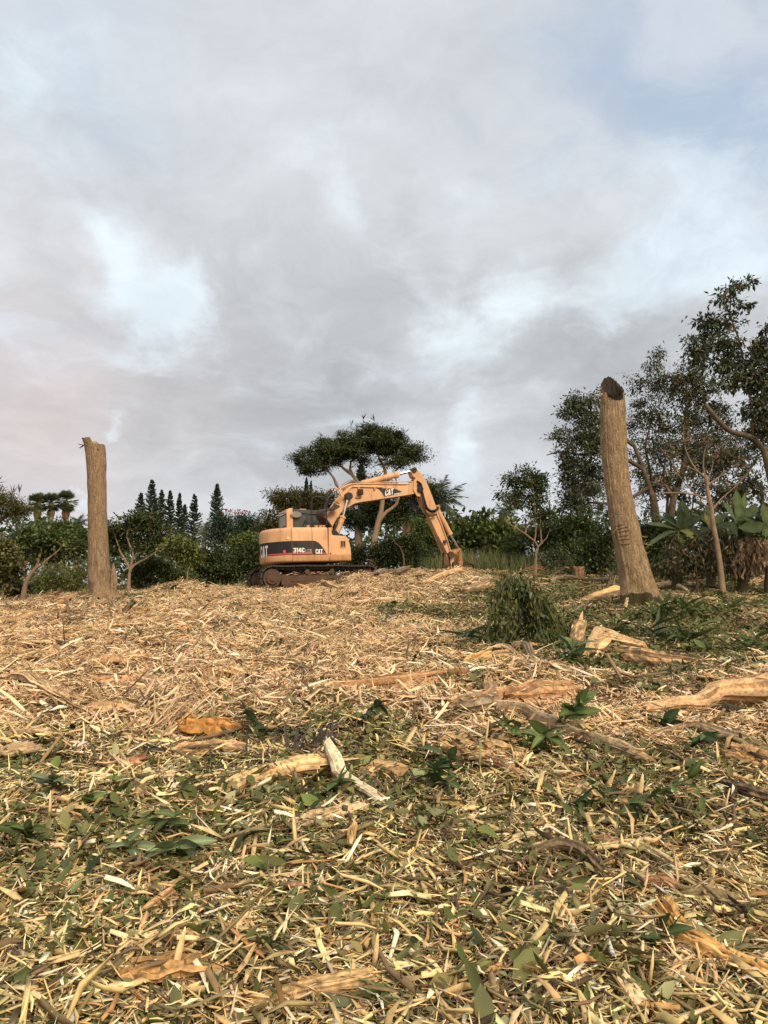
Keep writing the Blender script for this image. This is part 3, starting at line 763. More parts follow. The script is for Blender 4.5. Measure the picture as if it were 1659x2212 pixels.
    for z in (wz0, wz1): seal.box((ur - .009, (v0 + v1) / 2, z), (.012, v1 - v0 - .17, .022))
    seal.build('window_seal', M_black, shell)
    pz = (wz1 + ztop) / 2 - .03
    pl = MB().box((ur - .012, .66, pz), (.012, .66, .10)).build('maker_plate', M_white, shell)
    cu_ = bpy.data.curves.new('plate_text', 'FONT'); cu_.body = 'CATERPILLAR'; cu_.size = .1; cu_.align_x = 'CENTER'; cu_.align_y = 'CENTER'; cu_.offset = .004
    to = bpy.data.objects.new('plate_text_source', cu_); tm = bpy.data.meshes.new_from_object(to); bpy.data.objects.remove(to)
    tm.materials.clear(); tm.materials.append(M_dark)
    wx = max(v.co.x for v in tm.vertices) - min(v.co.x for v in tm.vertices)
    tx = link('plate_text', tm, pl, (ur - .0205, .66, pz)); tx.rotation_euler = (R(90), 0, R(-90)); tx.scale = (.6 / wx, .62, 1)
    # near side: dark frame, glass, visor band
    zg0, zg1 = zt - .05, E2(600, 232, v0)[1]
    zf1 = E2(830, 245, v0)[1]
    fr = MB()
    fr.prism([(up, ztop - .02), (uf - .1, ztop - .10), (uf, ztop - .16), (uf, ztop - .25), (up, ztop - .14)], v0 - .01, v0 + .06)
    fr.box(((up + uf) / 2, v0 + .02, zg0), (uf - up, .06, .06)); fr.box((uf - .03, v0 + .02, (zg0 + ztop - .2) / 2), (.07, .06, ztop - zg0 - .2)); fr.box((up + .50, v0 + .021, (zg0 + ztop - .15) / 2), (.045, .05, ztop - zg0 - .15))
    fr.box((up + .025, v0 + .02, (zg0 + ztop - .15) / 2), (.05, .05, ztop - zg0 - .1))
    fr.build('cab_side_frame', M_trim, shell, False, .012)
    MB().prism([(up + .03, zg0), (uf, zg0), (uf, ztop - .22), (up + .03, ztop - .12)], v0 + .03, v0 + .042).build('side_window', M_glass, shell)
    MB().prism([(up + .03, zg0), (uf, zg0), (uf, ztop - .24), (up + .03, ztop - .16)], v1 - .04, v1 - .028).build('far_window', M_glass, shell)
    MB().prism([(up, ztop - .03), (uf - .1, ztop - .11), (uf, ztop - .17), (uf - .02, ztop - .2), (up, ztop - .08)], v0 + .06, v1).build('cab_roof', M_trim, shell, False, .015)
    MB().box((uf + .0, (v0 + v1) / 2, (zg0 + ztop) / 2 - .12), (.02, v1 - v0 - .1, ztop - zg0 - .2)).build('windscreen', M_glass, shell)
    seat = MB(); seat.box((ur + .52, .66, zt + .02), (.5, .5, .14)); seat.box((ur + .30, .66, zt + .32), (.12, .46, .5)); seat.build('operator_seat', M_dark, shell, False, .04)
    be = E2(660, 200, .6); MB().prism([(be[0] - .16, ztop - .035), (be[0] + .16, ztop - .05), (be[0] + .1, ztop + .02), (be[0] - .08, ztop + .03)], .5, .8).build('roof_hatch', M_paint2, shell, False, .01)
    mi = E2(597, 270, v0 - .1)
    MB().add([(mi[0] + .2 * math.cos(a) * 1.0, v0 - .05 + .04 * math.cos(a), mi[1] + .11 * math.sin(a)) for a in np.linspace(0, 6.283, 18)[:-1]] + [(mi[0] + .16 * math.cos(a), v0 - .10, mi[1] + .09 * math.sin(a)) for a in np.linspace(0, 6.283, 18)[:-1]],
             [tuple(range(17)), tuple(range(17, 34))[::-1]] + [(i, (i + 1) % 17, 17 + (i + 1) % 17, 17 + i) for i in range(17)]).build('round_mirror', mat_plain('clear_mirror', (.20, .20, .17), .3, .2), shell, True)
    w = MB(); w.tube([(up + .02, v0 - .03, zg0 + .02), (up + .26, v0 - .03, zg0 + .06), (up + .42, v0 - .03, zg0 + .42)], .012, 6); w.tube([(up + .47, v0 - .03, zg0 + .06), (up + .43, v0 - .03, zg0 + .40)], .01, 6); w.build('wiper', M_black, shell)

    # ---- boom
    bv = .20
    bo = [E6(*q, -bv) for q in ((395, 1240), (450, 1080), (560, 900), (690, 720), (800, 590), (870, 535), (930, 510))]
    bo += [E5(*q, -bv) for q in ((660, 597), (800, 600), (930, 603), (1060, 604), (1095, 580), (1150, 575), (1182, 600), (1190, 640), (1160, 666), (1110, 676), (1040, 688), (940, 703), (850, 716), (760, 730), (690, 740), (640, 752), (600, 775))]
    bo += [E6(*q, -bv) for q in ((800, 985), (700, 1085), (600, 1230), (545, 1330), (505, 1420), (470, 1500), (380, 1420))]
    mb = MB(); mb.prism([tuple(q) for q in bo], -bv, bv); boom = mb.build('boom', M_paint, root, False, .016)
    fe = MB(); f0, f1 = E6(395, 1240, -bv), E6(505, 1420, -bv)
    fe.prism([(f0[0] - .1, f0[1] + .0), (f1[0] + .02, f1[1] + .06), (f1[0] - .0, zb + .25), (f0[0] - .25, zb + .25)], -bv - .07, -bv - .005); fe.prism([(f0[0] - .1, f0[1] + .0), (f1[0] + .02, f1[1] + .06), (f1[0] - .0, zb + .25), (f0[0] - .25, zb + .25)], bv + .005, bv + .07)
    fe.build('boom_bracket', M_paint2, root, False, .012)
    for a, b in ((E6(1330, 660, -bv), E6(1330, 760, -bv)), (E6(350, 1010, -bv), E6(540, 1110, -bv))): MB().tube([(a[0], -bv - .002, a[1]), (b[0], -bv - .002, b[1])], .006, 4).build('weld_seam', M_paint2, boom)
    dc = [E5(*q, -bv) for q in ((822, 626), (958, 629), (985, 637), (1047, 664), (960, 682), (882, 697), (868, 672), (846, 645))]
    MB().add([(q[0], -bv - .004, q[1]) for q in dc], [tuple(range(8))]).build('boom_decal', M_decal, boom)
    a, b = E5(889, 690, -bv), E5(956, 676, -bv); ax = (b - a); h = float(E5(889, 642, -bv)[1] - a[1]); nat = 2.86; upv = E5(889, 642, -bv) - a
    def bput(p_, q_): v = a + ax * (p_ / nat) + upv * q_; return (v[0], -bv - .009, v[1])
    mb = MB(); _, tri = word(mb, 'CAT', bput, (1, 1, 1)); lo = mb.build('lettering', M_white, boom)
    MB().add([bput(tri + p_[0], p_[1]) for p_ in TRI], [(0, 1, 2)]).build('emblem_triangle', M_white, lo)
    l0, l1 = E5(962, 678, -bv), E5(1038, 664, -bv); MB().add([(l0[0], -bv - .009, l0[1]), (l1[0], -bv - .009, l1[1]), (l1[0], -bv - .009, l1[1] + .022), (l0[0], -bv - .009, l0[1] + .022)], [(0, 1, 2, 3)]).build('white_line', M_white, boom)
    # head of the boom and pin
    pin = E5(1168, 636, -bv)
    MB().tube([(pin[0], -bv - .13, pin[1]), (pin[0], bv + .13, pin[1])], .10, 16).build('boom_pin', M_black, boom, True)
    # work light, lift cylinders
    wl_ = E6(1083, 660, -bv); m = MB(); m.box((wl_[0], -bv - .12, wl_[1]), (.17, .14, .19)); o = m.build('work_light', M_black, boom, False, .03)
    m = MB(); m.box((wl_[0] - .05, -bv - .03, wl_[1] - .16), (.2, .06, .03)); m.tube([(wl_[0], -bv - .05, wl_[1] - .16), (wl_[0] - .02, -bv - .06, wl_[1] - .08)], .02, 6); m.build('light_bracket', M_paint2, o)
    for side in (-1, 1):
        v = side * (bv + .10)
        tp, mid, bt = E6(855, 740, -bv - .1), E6(745, 1150, -bv - .1), E6(560, 1640, -bv - .1)
        m = MB(); m.tube([(mid[0], v, mid[1]), (bt[0], v, bt[1])], .092, 16); kk = mid + (bt - mid) * .03; k2 = mid + (bt - mid) * .26
        m.tube([(kk[0], v, kk[1]), (mid[0] + (bt - mid)[0] * .09, v, mid[1] + (bt - mid)[1] * .09)], .112, 16); m.tube([(k2[0], v, k2[1]), (mid[0] + (bt - mid)[0] * .29, v, mid[1] + (bt - mid)[1] * .29)], .104, 16)
        cy = m.build('boom_cylinder', M_paint, root, True)
        MB().tube([(tp[0], v, tp[1]), (mid[0], v, mid[1])], .045, 12).build('piston_rod', M_chrome, cy, True)
        MB().tube([(tp[0], v - .10, tp[1]), (tp[0], v + .085, tp[1])], .125, 16).build('pin_cap', M_black, cy, True)
        q0, q1, q2, q3 = E6(690, 1165, -bv - .2), E6(640, 1200, -bv - .2), E6(640, 1330, -bv - .2), E6(560, 1460, -bv - .2)
        m = MB(); m.tube([(q[0], v - .03, q[1]) for q in (q0, q1, q2, q3)], .03, 7); m.build('cylinder_hose', M_hose, cy, True)
    # ---- stick
    sv = .17
    so = [E5(*q, -sv) for q in ((1112, 470), (1140, 466), (1168, 484), (1192, 515), (1216, 548), (1240, 600), (1275, 690), (1303, 765), (1330, 850), (1358, 930), (1392, 1040), (1420, 1120))]
    so += [E7(*q, -sv) for q in ((975, 1660), (1040, 1880), (1085, 1960), (1000, 2000), (930, 1940), (850, 1700), (690, 1340), (520, 960), (420, 760), (330, 560), (290, 400), (330, 300), (205, 100))]
    so += [E5(*q, -sv) for q in ((1118, 530), (1104, 492))]
    MBs = MB(); MBs.prism([tuple(q) for q in so], -sv, sv); stick = MBs.build('stick', M_paint, root, False, .014)
    for side in (-1, 1):
        pl_ = [E5(*q, -bv - .05) for q in ((1125, 560), (1175, 520), (1200, 560), (1215, 660), (1190, 700), (1150, 690), (1120, 640))]
        MB().prism([tuple(q) for q in pl_], side * (bv + .012), side * (bv + .045)).build('stick_ear', M_paint, stick, False, .008)
    g0, g1, g2, g3 = [E7(*q, -sv) for q in ((620, 1310), (690, 1340), (890, 1720), (800, 1690))]
    MB().prism([tuple(q) for q in (g0, g1, g2, g3)], -sv - .03, -sv - .004).build('wear_plate', M_frame, stick, False, .006)
    t0, t1 = E5(1126, 478, -sv), E5(1000, 507, -sv)
    MB().tube([(t0[0], -sv - .06, t0[1]), (t0[0], sv + .06, t0[1])], .085, 14).build('stick_pin', M_black, stick, True)
    b1, b2 = E5(1000, 510, -.1), E5(705, 585, -.1)
    m = MB(); m.tube([(b1[0], 0, b1[1]), (b2[0], 0, b2[1])], .098, 16); m.tube([(b1[0], 0, b1[1]), tuple((np.array([b1[0], 0, b1[1]]) * .9 + np.array([b2[0], 0, b2[1]]) * .1))], .12, 16)
    cy = m.build('stick_cylinder', M_paint, root, True)
    t0 = E5(1118, 480, -.1); MB().tube([(t0[0], 0, t0[1]), (b1[0], 0, b1[1])], .05, 12).build('piston_rod', M_chrome, cy, True)
    br = [E5(*q, -.1) for q in ((670, 602), (740, 602), (725, 572), (690, 570))]; MB().prism([tuple(q) for q in br], -.14, .14).build('cylinder_bracket', M_paint2, boom, False, .01)
    # bucket cylinder in front of the stick
    c0, c1, c2 = E7(690, 770, -.05), E7(965, 1300, -.05), E7(1130, 1590, -.05)
    m = MB(); m.tube([(c0[0], 0, c0[1]), (c1[0], 0, c1[1])], .082, 16); m.tube([tuple(np.array([c0[0], 0, c0[1]]) * .06 + np.array([c1[0], 0, c1[1]]) * .94), (c1[0], 0, c1[1])], .095, 16)
    cy = m.build('bucket_cylinder', M_paint, root, True); MB().tube([(c1[0], 0, c1[1]), (c2[0], 0, c2[1])], .035, 10).build('piston_rod', M_chrome, cy, True)
    ey = E7(675, 720, -.05); MB().tube([(ey[0], -.16, ey[1]), (ey[0], .16, ey[1])], .07, 12).build('cylinder_pin', M_paint2, stick, True)
    # linkage and coupler
    for side in (-1, 1):
        v = side * (sv + .03)
        q = [E7(*c, -sv - .04) for c in ((975, 1660), (1120, 1590), (1165, 1590), (1170, 1640), (1010, 1735))]
        MB().prism([tuple(c) for c in q], v - .025, v + .025).build('idler_link', M_paint2, root, False, .008)
        q = [E7(*c, -sv - .04) for c in ((1085, 1640), (1190, 1625), (1215, 1700), (1230, 1890), (1165, 1890), (1150, 1700))]
        MB().prism([tuple(c) for c in q], v * .6 - .03, v * .6 + .03).build('power_link', M_paint2, root, False, .008)
    q = [E7(*c, -sv - .06) for c in ((1000, 1900), (1090, 1870), (1250, 1880), (1300, 1930), (1320, 2000), (1250, 2050), (1160, 2055), (1060, 2030), (1010, 1970))]
    cp = MB(); cp.prism([tuple(c) for c in q], -sv - .07, sv + .07); cp = cp.build('quick_coupler', M_paint2, root, False, .02)
    for c, r in (((960, 1730), .11), ((1060, 1940), .12), ((1265, 1930), .10), ((840, 1450), .06)):
        e = E7(*c, -sv - .06); MB().tube([(e[0], -sv - .11, e[1]), (e[0], sv + .11, e[1])], r, 14).build('linkage_pin', M_frame, stick, True)
    # ---- pipes and hoses
    def pipe(pts, r, mat, name, parent, vs):
        pts = np.array([(q[0], v, q[1]) for q, v in zip(pts, vs)]); n = 8 * (len(pts) - 1); t = np.linspace(0, len(pts) - 1, n + 1)
        if mat is M_hose or mat is M_black:                     # smooth curve through the points
            out = []
            for x in t:
                i = min(int(x), len(pts) - 2); f = x - i; p0, p1, p2, p3 = pts[max(i - 1, 0)], pts[i], pts[i + 1], pts[min(i + 2, len(pts) - 1)]
                out.append(.5 * (2 * p1 + (p2 - p0) * f + (2 * p0 - 5 * p1 + 4 * p2 - p3) * f * f + (3 * p1 - p0 - 3 * p2 + p3) * f ** 3))
            pts = np.array(out)
        MB().tube(pts, r, 7).build(name, mat, parent, True)
    for k, dy in enumerate((0, 22, 44, 66)):
        pts = [E6(*c, -bv) for c in ((560 + dy * 1.2, 840 + dy * .4), (690 + dy, 740 + dy * .6), (640 + dy * .9, 640 + dy * .4), (690 + dy * .8, 580 + dy * .3), (860 + dy * .4, 500 + dy))] + [E5(*c, -bv) for c in ((640 + dy * .2, 589 + dy * .18), (900, 592 + dy * .15), (1090, 592 + dy * .15))]
        pipe(pts, .021, M_paint, 'hydraulic_pipe', boom, [-bv - .03 - .03 * (3 - k)] * 3 + [-bv + .03 * k] * 2 + [-bv + .06 * k] * 3)
    pipe([E6(*c, -bv) for c in ((650, 880), (780, 740), (830, 660), (870, 590), (920, 545), (1000, 540), (1300, 545), (1560, 550))], .022, M_paint, 'hydraulic_pipe', boom, [-bv - .03] * 8)
    pipe([E6(*c, 0) for c in ((450, 605), (520, 548), (640, 575), (720, 540), (900, 470), (1000, 462))], .02, M_paint, 'hydraulic_pipe', boom, [.1] * 6)
    pipe([E6(*c, 0) for c in ((720, 500), (880, 398), (930, 405), (1010, 440), (1300, 432), (1659, 430))], .014, M_greyv, 'hydraulic_pipe', boom, [.0] * 6)
    pipe([E5(*c, -bv) for c in ((690, 580), (840, 575), (960, 570), (1110, 566), (1140, 570))], .02, M_paint, 'hydraulic_pipe', boom, [-.05] * 5)
    for c in ((1060, 575), (1390, 580), (1640, 585)):
        e = E6(*c, -bv); MB().box((e[0], -bv - .03, e[1]), (.05, .06, .09)).build('pipe_clamp', M_paint2, boom)
    for k, dx in enumerate((0, 18, 36, 54, 74)):
        pts = [E6(*c, -bv - .15) for c in ((480, 1400 - dx * .3), (330 + dx * .5, 1300 - dx), (230 + dx, 1200 - dx * .4), (200 + dx, 1100), (260 + dx * .7, 1030 + dx * .4), (380 + dx * .2, 1010 + dx * .3), (510 + dx * .3, 985 + dx * .4), (590 + dx * .7, 900 + dx * .7))]
        pipe(pts, .034, M_hose, 'hydraulic_hose', root, [-bv - .1 - .05 * k] * 8)
    for k, dx in enumerate((0, 28, 56)):
        pts = [E6(*c, -bv) for c in ((350 + dx * .6, 1000), (380 + dx, 880), (450 + dx, 760 + dx * .3), (560 + dx * .5, 700 + dx))]
        pipe(pts, .03, M_hose, 'hydraulic_hose', root, [-bv - .04 + .07 * k] * 4)
    for k, dx in enumerate((0, 16)):
        pipe([E7(*c, -bv - .1) for c in ((250 + dx, 165 + dx * 1.5), (310 + dx, 230 + dx), (350, 400), (385 + dx, 580), (430 + dx, 720), (520, 810 - dx), (610, 815 - dx * 1.5), (670, 770 - dx), (690, 720))], .032, M_black, 'hydraulic_hose', stick, [-bv - .06 - .06 * k] * 9)
    pipe([E7(*c, -bv - .1) for c in ((260, 240), (330, 330), (355, 480), (380, 650), (430, 830), (490, 900), (570, 905), (660, 870))], .03, M_hose, 'hydraulic_hose', stick, [-bv - .1] * 8)
    for k, dx in enumerate((0, 45)):
        pipe([E7(*c, 0) for c in ((175 + dx, 440), (170 + dx, 600), (195 + dx * 1.3, 780), (290 + dx, 890 - dx), (400, 930 - dx * 1.5), (470, 925))], .026, M_black, 'hydraulic_hose', stick, [.1] * 6)
    pipe([E7(*c, -sv) for c in ((660, 880), (740, 1050), (830, 1300), (900, 1500), (940, 1650))], .02, M_paint, 'hydraulic_pipe', stick, [-sv - .03] * 5)
    pipe([E7(*c, -.1) for c in ((800, 1690), (795, 1850), (790, 2065))], .03, M_black, 'hydraulic_hose', stick, [-.1] * 3)
    pipe([E7(*c, -.1) for c in ((890, 1700), (900, 1850), (925, 2040))], .026, M_black, 'hydraulic_hose', stick, [-sv - .05] * 3)
    pipe([E7(*c, 0) for c in ((1290, 1990), (1330, 1940), (1390, 1930), (1430, 1970), (1440, 2060))], .024, M_black, 'hydraulic_hose', cp, [0] * 5)
    # handrail
    pts = [E6(*c, -.9) for c in ((105, 1400), (95, 1100), (98, 830), (115, 770), (160, 748), (330, 750), (375, 775), (390, 830), (398, 1100), (405, 1330))]
    MB().tube([(q[0], -.9, q[1]) for q in pts], .022, 8).build('handrail', M_black, root, True)

    # ---- undercarriage
    MB().tube([(0, 0, .62), (0, 0, zb + .04)], .62, 28).build('swing_ring', M_dark, root, True)
    mb = MB(); mb.prism([(-.75, .35), (.75, .35), (.6, .68), (-.6, .68)], -.9, .9); mb.build('centre_frame', M_frame, root, False, .03)
    us, ui, rr, ri = -1.36, 1.64, .325, .30
    shoe = MB(); shoe.box((0, 0, .012), (.155, .5, .024))
    for du_ in (-.06, 0, .06): shoe.box((du_, 0, .036), (.018, .496, .03))
    shoe_me = shoe.mesh('track_shoe', M_steel)
    for side, vc in ((-1, -.995), (1, .995)):
        tr = empty('track'); tr.parent = root
        # loop: round the sprocket, sagging top run, round the idler, flat bottom
        path = []
        for a in np.linspace(math.pi * .5, math.pi * 1.5, 18): path.append((us + rr * math.cos(a), .40 + rr * math.sin(a)))
        for x in np.linspace(us, ui, 30)[1:-1]: path.append((x, .40 - rr))
        for a in np.linspace(-math.pi * .5, math.pi * .5, 18): path.append((ui + ri * math.cos(a), .075 + ri + ri * math.sin(a)))
        for x in np.linspace(ui, us, 30)[1:-1]:
            k = (x - us) / (ui - us); path.append((x, .40 + rr + (2 * ri - .25 - rr - .075) * k ** 2 * 1.0 - .014 * abs(math.sin(k * math.pi * 3)) ** .8))
        path = np.array(path); cl = np.vstack([path, path[:1]]); ds = np.r_[0, np.cumsum(np.linalg.norm(np.diff(cl, axis=0), axis=1))]
        n = 46
        for k in range(n):
            s = (k + .5) / n * ds[-1]; u = np.interp(s, ds, cl[:, 0]); z = np.interp(s, ds, cl[:, 1]); s2 = min(s + .04, ds[-1]); s0 = max(s - .04, 0)
            t = nrm([np.interp(s2, ds, cl[:, 0]) - np.interp(s0, ds, cl[:, 0]), np.interp(s2, ds, cl[:, 1]) - np.interp(s0, ds, cl[:, 1])])
            nx, nz = t[1], -t[0]
            if nx * (u - .1) + nz * (z - .40) < 0: nx, nz = -nx, -nz
            o = link('track_shoe', shoe_me, tr, (u + nx * .012, vc, z + nz * .012)); o.rotation_euler = (0, math.atan2(nx, nz), 0)
        ch = MB(); nP = len(path); inn = []
        ctr = np.array([.13, .4])
        for q in path:
            d = q - ctr; inn.append((np.clip(q[0], us + .12, ui - .12) * .0 + q[0] - np.sign(d[0]) * (.07 if abs(d[0]) > 1.3 else 0), q[1] - np.sign(d[1]) * .075))
        V = [(q[0], vc + w, q[1]) for w in (-.09, .09) for q in path] + [(q[0], vc + w, q[1]) for w in (-.09, .09) for q in inn]
        F = []
        for i in range(nP):
            j = (i + 1) % nP; F += [(i, j, 2 * nP + j, 2 * nP + i), (nP + i, 3 * nP + i, 3 * nP + j, nP + j), (2 * nP + i, 2 * nP + j, 3 * nP + j, 3 * nP + i)]
        ch.add(V, F); ch.build('track_chain', M_dark, tr)
        sp = MB(); sp.tube([(us, vc - .16, .40), (us, vc + .16, .40)], .27, 28); sp.tube([(us, vc - .22, .40), (us, vc - .15, .40)], .19, 24); sp.tube([(us, vc - .25, .40), (us, vc - .2, .40)], .10, 16)
        for k in range(12): sp.tube([(us + .155 * math.cos(k * .5236), vc - .235, .40 + .155 * math.sin(k * .5236)), (us + .155 * math.cos(k * .5236), vc - .2, .40 + .155 * math.sin(k * .5236))], .016, 6)
        for k in range(18): a = k * .349; sp.box((us + .285 * math.cos(a), vc, .40 + .285 * math.sin(a)), (.05, .06, .04), ax=[(math.cos(a), 0, math.sin(a)), (0, 1, 0), (-math.sin(a), 0, math.cos(a))])
        sp.build('drive_sprocket', M_frame, tr, True)
        idl = MB(); idl.tube([(ui, vc - .12, .375), (ui, vc + .12, .375)], .23, 28); idl.tube([(ui, vc - .17, .375), (ui, vc + .17, .375)], .09, 14); idl.build('idler_wheel', M_frame, tr, True)
        fr = MB()
        fr.prism([(us + .27, .17), (ui - .22, .17), (ui - .22, .42), (us + .5, .46), (us + .32, .5), (us + .27, .5)], vc - .17, vc + .17)
        fr.prism([(us + .33, .12), (ui - .3, .12), (ui - .3, .165), (us + .33, .165)], vc - .21, vc + .21)
        fro = fr.build('track_frame', M_frame, tr, False, .015)
        MB().box((us + .75, vc - .178, .32), (.42, .02, .09)).build('frame_plate', M_frame, fro, False, .006)
        hx = E2(1016, 1045, -1.17)[0]; MB().box((hx, vc - .172, .31), (.13, .012, .085)).build('frame_slot', M_dark, fro)
        for cx in (E2(725, 940, -1.17)[0], E2(1016, 940, -1.17)[0]):
            MB().tube([(cx, vc - .17, .565), (cx, vc + .12, .565)], .075, 14).build('carrier_roller', M_frame, tr, True)
            MB().box((cx, vc + .02, .50), (.10, .2, .1)).build('roller_bracket', M_frame, tr)
        for k in range(7):
            cx = us + .5 + k * .34; MB().tube([(cx, vc - .14, .135), (cx, vc + .14, .135)], .07, 12).build('track_roller', M_frame, tr, True)
        # mulch caught on the frame
        n = 90; c = np.stack([rng.uniform(us + .4, ui - .2, n), vc + rng.uniform(-.16, .0, n), rng.uniform(.45, .52, n)], 1)
        V, Fq, C = chip_arrays(n, .01, .11, .4, (7, 2), (.2, .6), .3, (0, .03), TAN + GREYTAN); V = V + np.repeat(c, 12, 0)
        me = fast_mesh('caught_chips', V, Fq, C); me.materials.append(M_chip); tag(link('caught_chips', me, tr), kind='stuff')
    return root
excavator()
# ------------------------------------------------------------------ standing trunks
def ringed_trunk(cx, rx, ry, z, origin, n=72, seed=3, lobes=.06, rough=.02, flare=None):
    """Rings of a trunk: centre line, half widths, and a bark relief that runs up the stem."""
    g = np.random.default_rng(seed); m = len(z)
    ang = np.linspace(0, 2 * math.pi, n, endpoint=False)
    lob = sum(g.normal(0, 1) * np.cos(k * ang + g.uniform(0, 6.28)) / k for k in (2, 3, 4, 5)) * lobes
    rid = np.zeros((m, n)); zz = np.asarray(z)
    for _ in range(26):
        k = int(g.integers(7, 30)); rid += np.cos(k * ang[None] + g.uniform(0, 6.28) + np.sin(zz[:, None] * g.uniform(.6, 2) + g.uniform(0, 6)) * g.uniform(.3, 1.6)) * g.uniform(.2, 1)
    for _ in range(10):
        rid += np.cos(int(g.integers(1, 6)) * ang[None] + zz[:, None] * g.uniform(4, 15) + g.uniform(0, 6)) * .8
    rid *= rough / 3.6
    f = 1 + lob[None] + rid
    if flare is not None: f = f + flare(zz[:, None], ang[None])
    return np.stack([cx[0][:, None] + np.cos(ang)[None] * rx[:, None] * f, cx[1][:, None] + np.sin(ang)[None] * ry[:, None] * f, zz[:, None] + 0 * f], 2), ang

def grid_faces(m, n, close=True):
    F = []
    for i in range(m - 1):
        for k in range(n if close else n - 1): F.append((i * n + k, i * n + (k + 1) % n, (i + 1) * n + (k + 1) % n, (i + 1) * n + k))
    return F

M_barkR = mat_bark('tan_furrowed_bark', (.18, .12, .068), (.40, .285, .17), (.28, .195, .115), .8, 1.0, (.05, .042, .02))
M_barkL = mat_bark('brown_flaky_bark', (.165, .112, .07), (.32, .225, .142), (.27, .178, .105), .62, .9, (.06, .045, .025))

def tall_trunk_right():
    Y = float(G(1386, 1316)[1])
    rows = [(805, 1303, 1342), (831, 1299, 1349), (870, 1298, 1354.5), (926, 1297.5, 1356), (985, 1301, 1357.5), (1040, 1307, 1362), (1090, 1313, 1371), (1146, 1320.5, 1383), (1190, 1329, 1394), (1230, 1335, 1405), (1265, 1339, 1415), (1290, 1341, 1423), (1312, 1338, 1430), (1340, 1330, 1440)]
    zs = np.array([P(829.5, r[0], Y)[2] for r in rows])[::-1]; xl = np.array([P(r[1], r[0], Y)[0] for r in rows])[::-1]; xr = np.array([P(r[2], r[0], Y)[0] for r in rows])[::-1]
    z = np.linspace(zs[0], zs[-1], 150); l = np.interp(z, zs, xl); r = np.interp(z, zs, xr)
    k = np.ones(9) / 9; l = np.convolve(np.pad(l, 4, 'edge'), k, 'valid'); r = np.convolve(np.pad(r, 4, 'edge'), k, 'valid')
    hw = (r - l) / 2 * (.92 + .05 * np.linspace(1, 0, len(z))); top = z[-1]
    base = np.array([(l[0] + r[0]) / 2, Y, float(T((l[0] + r[0]) / 2, Y))])
    z0 = base[2]
    def flare(zz, a):
        h = np.clip(1 - (zz - z0) / .75, 0, 1.2)
        return h ** 2 * (.20 * np.cos(5 * a + .6) + .12 * np.cos(3 * a + 2) + .07 * np.cos(9 * a)) + h ** 3 * .12
    V, ang = ringed_trunk(((l + r) / 2, np.full_like(z, Y) + (z - z0) * .02), hw, hw * .95, z, base, 96, 4, .03, .022, flare)
    # slanting cut: the bark stands high at the back and sides, the hollow opens to the front
    n = len(ang); front = -np.sin(ang - .12)                               # 1 towards the camera
    g = np.random.default_rng(8)
    lip = top - .235 * (1 + front) ** 1.05 - np.abs(g.normal(0, .018, n)) - .03 * np.clip(-np.cos(ang), 0, 1)
    for j in range(n):
        over = V[:, j, 2] > lip[j]
        if over.any():
            i0 = int(np.argmax(over)); V[i0:, j] = V[max(i0 - 1, 0), j] * 0 + np.array([V[i0, j, 0], V[i0, j, 1], lip[j]])
    m = len(z)
    col = np.zeros((m, n, 3))
    hgt = (z[:, None] - z0)
    col[..., 0] = np.clip(1 - hgt / .50, 0, 1) * 1.0 * (.75 + .5 * np.cos(ang * 1.0 - 4.4))[None]
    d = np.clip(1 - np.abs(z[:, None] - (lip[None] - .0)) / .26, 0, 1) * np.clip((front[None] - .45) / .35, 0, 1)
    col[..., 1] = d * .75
    root = empty('lopped_tree', base)
    tag(root, 'tall leaning bare tree trunk with dark hollow top on the right', 'tree trunk', 'lopped tree trunks left standing')
    mb = MB(); mb.add((V.reshape(-1, 3) - base), grid_faces(m, n), col.reshape(-1, 3))
    mb.build('trunk', M_barkR, root, True)
    # hollow: rotten wall going down inside, rim between
    rim, inn = V[-1], []
    c = V[-1].mean(0)
    depth = [0, .02, .15, .4, .62]; sc = [.97, .80, .74, .6, .2]
    VV = []
    for dd, s in zip(depth, sc):
        for j in range(n):
            q = c + (rim[j] - c) * s; q[2] = rim[j, 2] * (1 if dd < .1 else max(0, 1 - dd * 1.0)) + (c[2]) * (0 if dd < .1 else min(1, dd * 1.0)) - dd + g.normal(0, .012)
            VV.append(q - base)
    m_rot, t, b, o = new_mat('rotten_heartwood')
    tc = t.n('ShaderNodeTexCoord').outputs['Object']; mp = t.n('ShaderNodeMapping'); mp.inputs['Scale'].default_value = (1, 1, .3); t.put(mp.inputs[0], tc)
    nn = t.noise(mp.outputs[0], 24, 6, .7); t.put(b.inputs['Base Color'], t.mix(t.remap(nn, .4, .75), (.012, .009, .007), (.09, .055, .03))); b.inputs['Roughness'].default_value = .95
    bp = t.n('ShaderNodeBump'); bp.inputs['Strength'].default_value = 1; bp.inputs['Distance'].default_value = .05; t.put(bp.inputs['Height'], nn); t.put(b.inputs['Normal'], bp.outputs[0])
    MB().add(VV, grid_faces(5, n), (0, 0, 0)).build('hollow', m_rot, root, True)
    # saw cuts low on the front left
    for k, y in enumerate((1136, 1143, 1150, 1160, 1167, 1177)):
        pts = []
        for q in np.linspace(0, 1, 9):
            px = 1322 + k * 2.6 + q * (20 + 3 * math.sin(k)); zc = P(px, y + 1.5 - q * 3 + .8 * math.sin(q * 4 + k), Y)[2]
            i = int(np.argmin(np.abs(z - zc))); xw = P(px, y, Y)[0]; cxx = (l[i] + r[i]) / 2; s = np.clip((xw - cxx) / hw[i], -.97, .97)
            pts.append(np.array([xw, Y + (z[i] - z0) * .02 - math.sqrt(1 - s * s) * hw[i] * .955 - .006, zc]) - base)
        MB().tube(pts, .007, 5).build('saw_cut', M_darkcut, root)
    # frayed bark edges
    fr = MB()
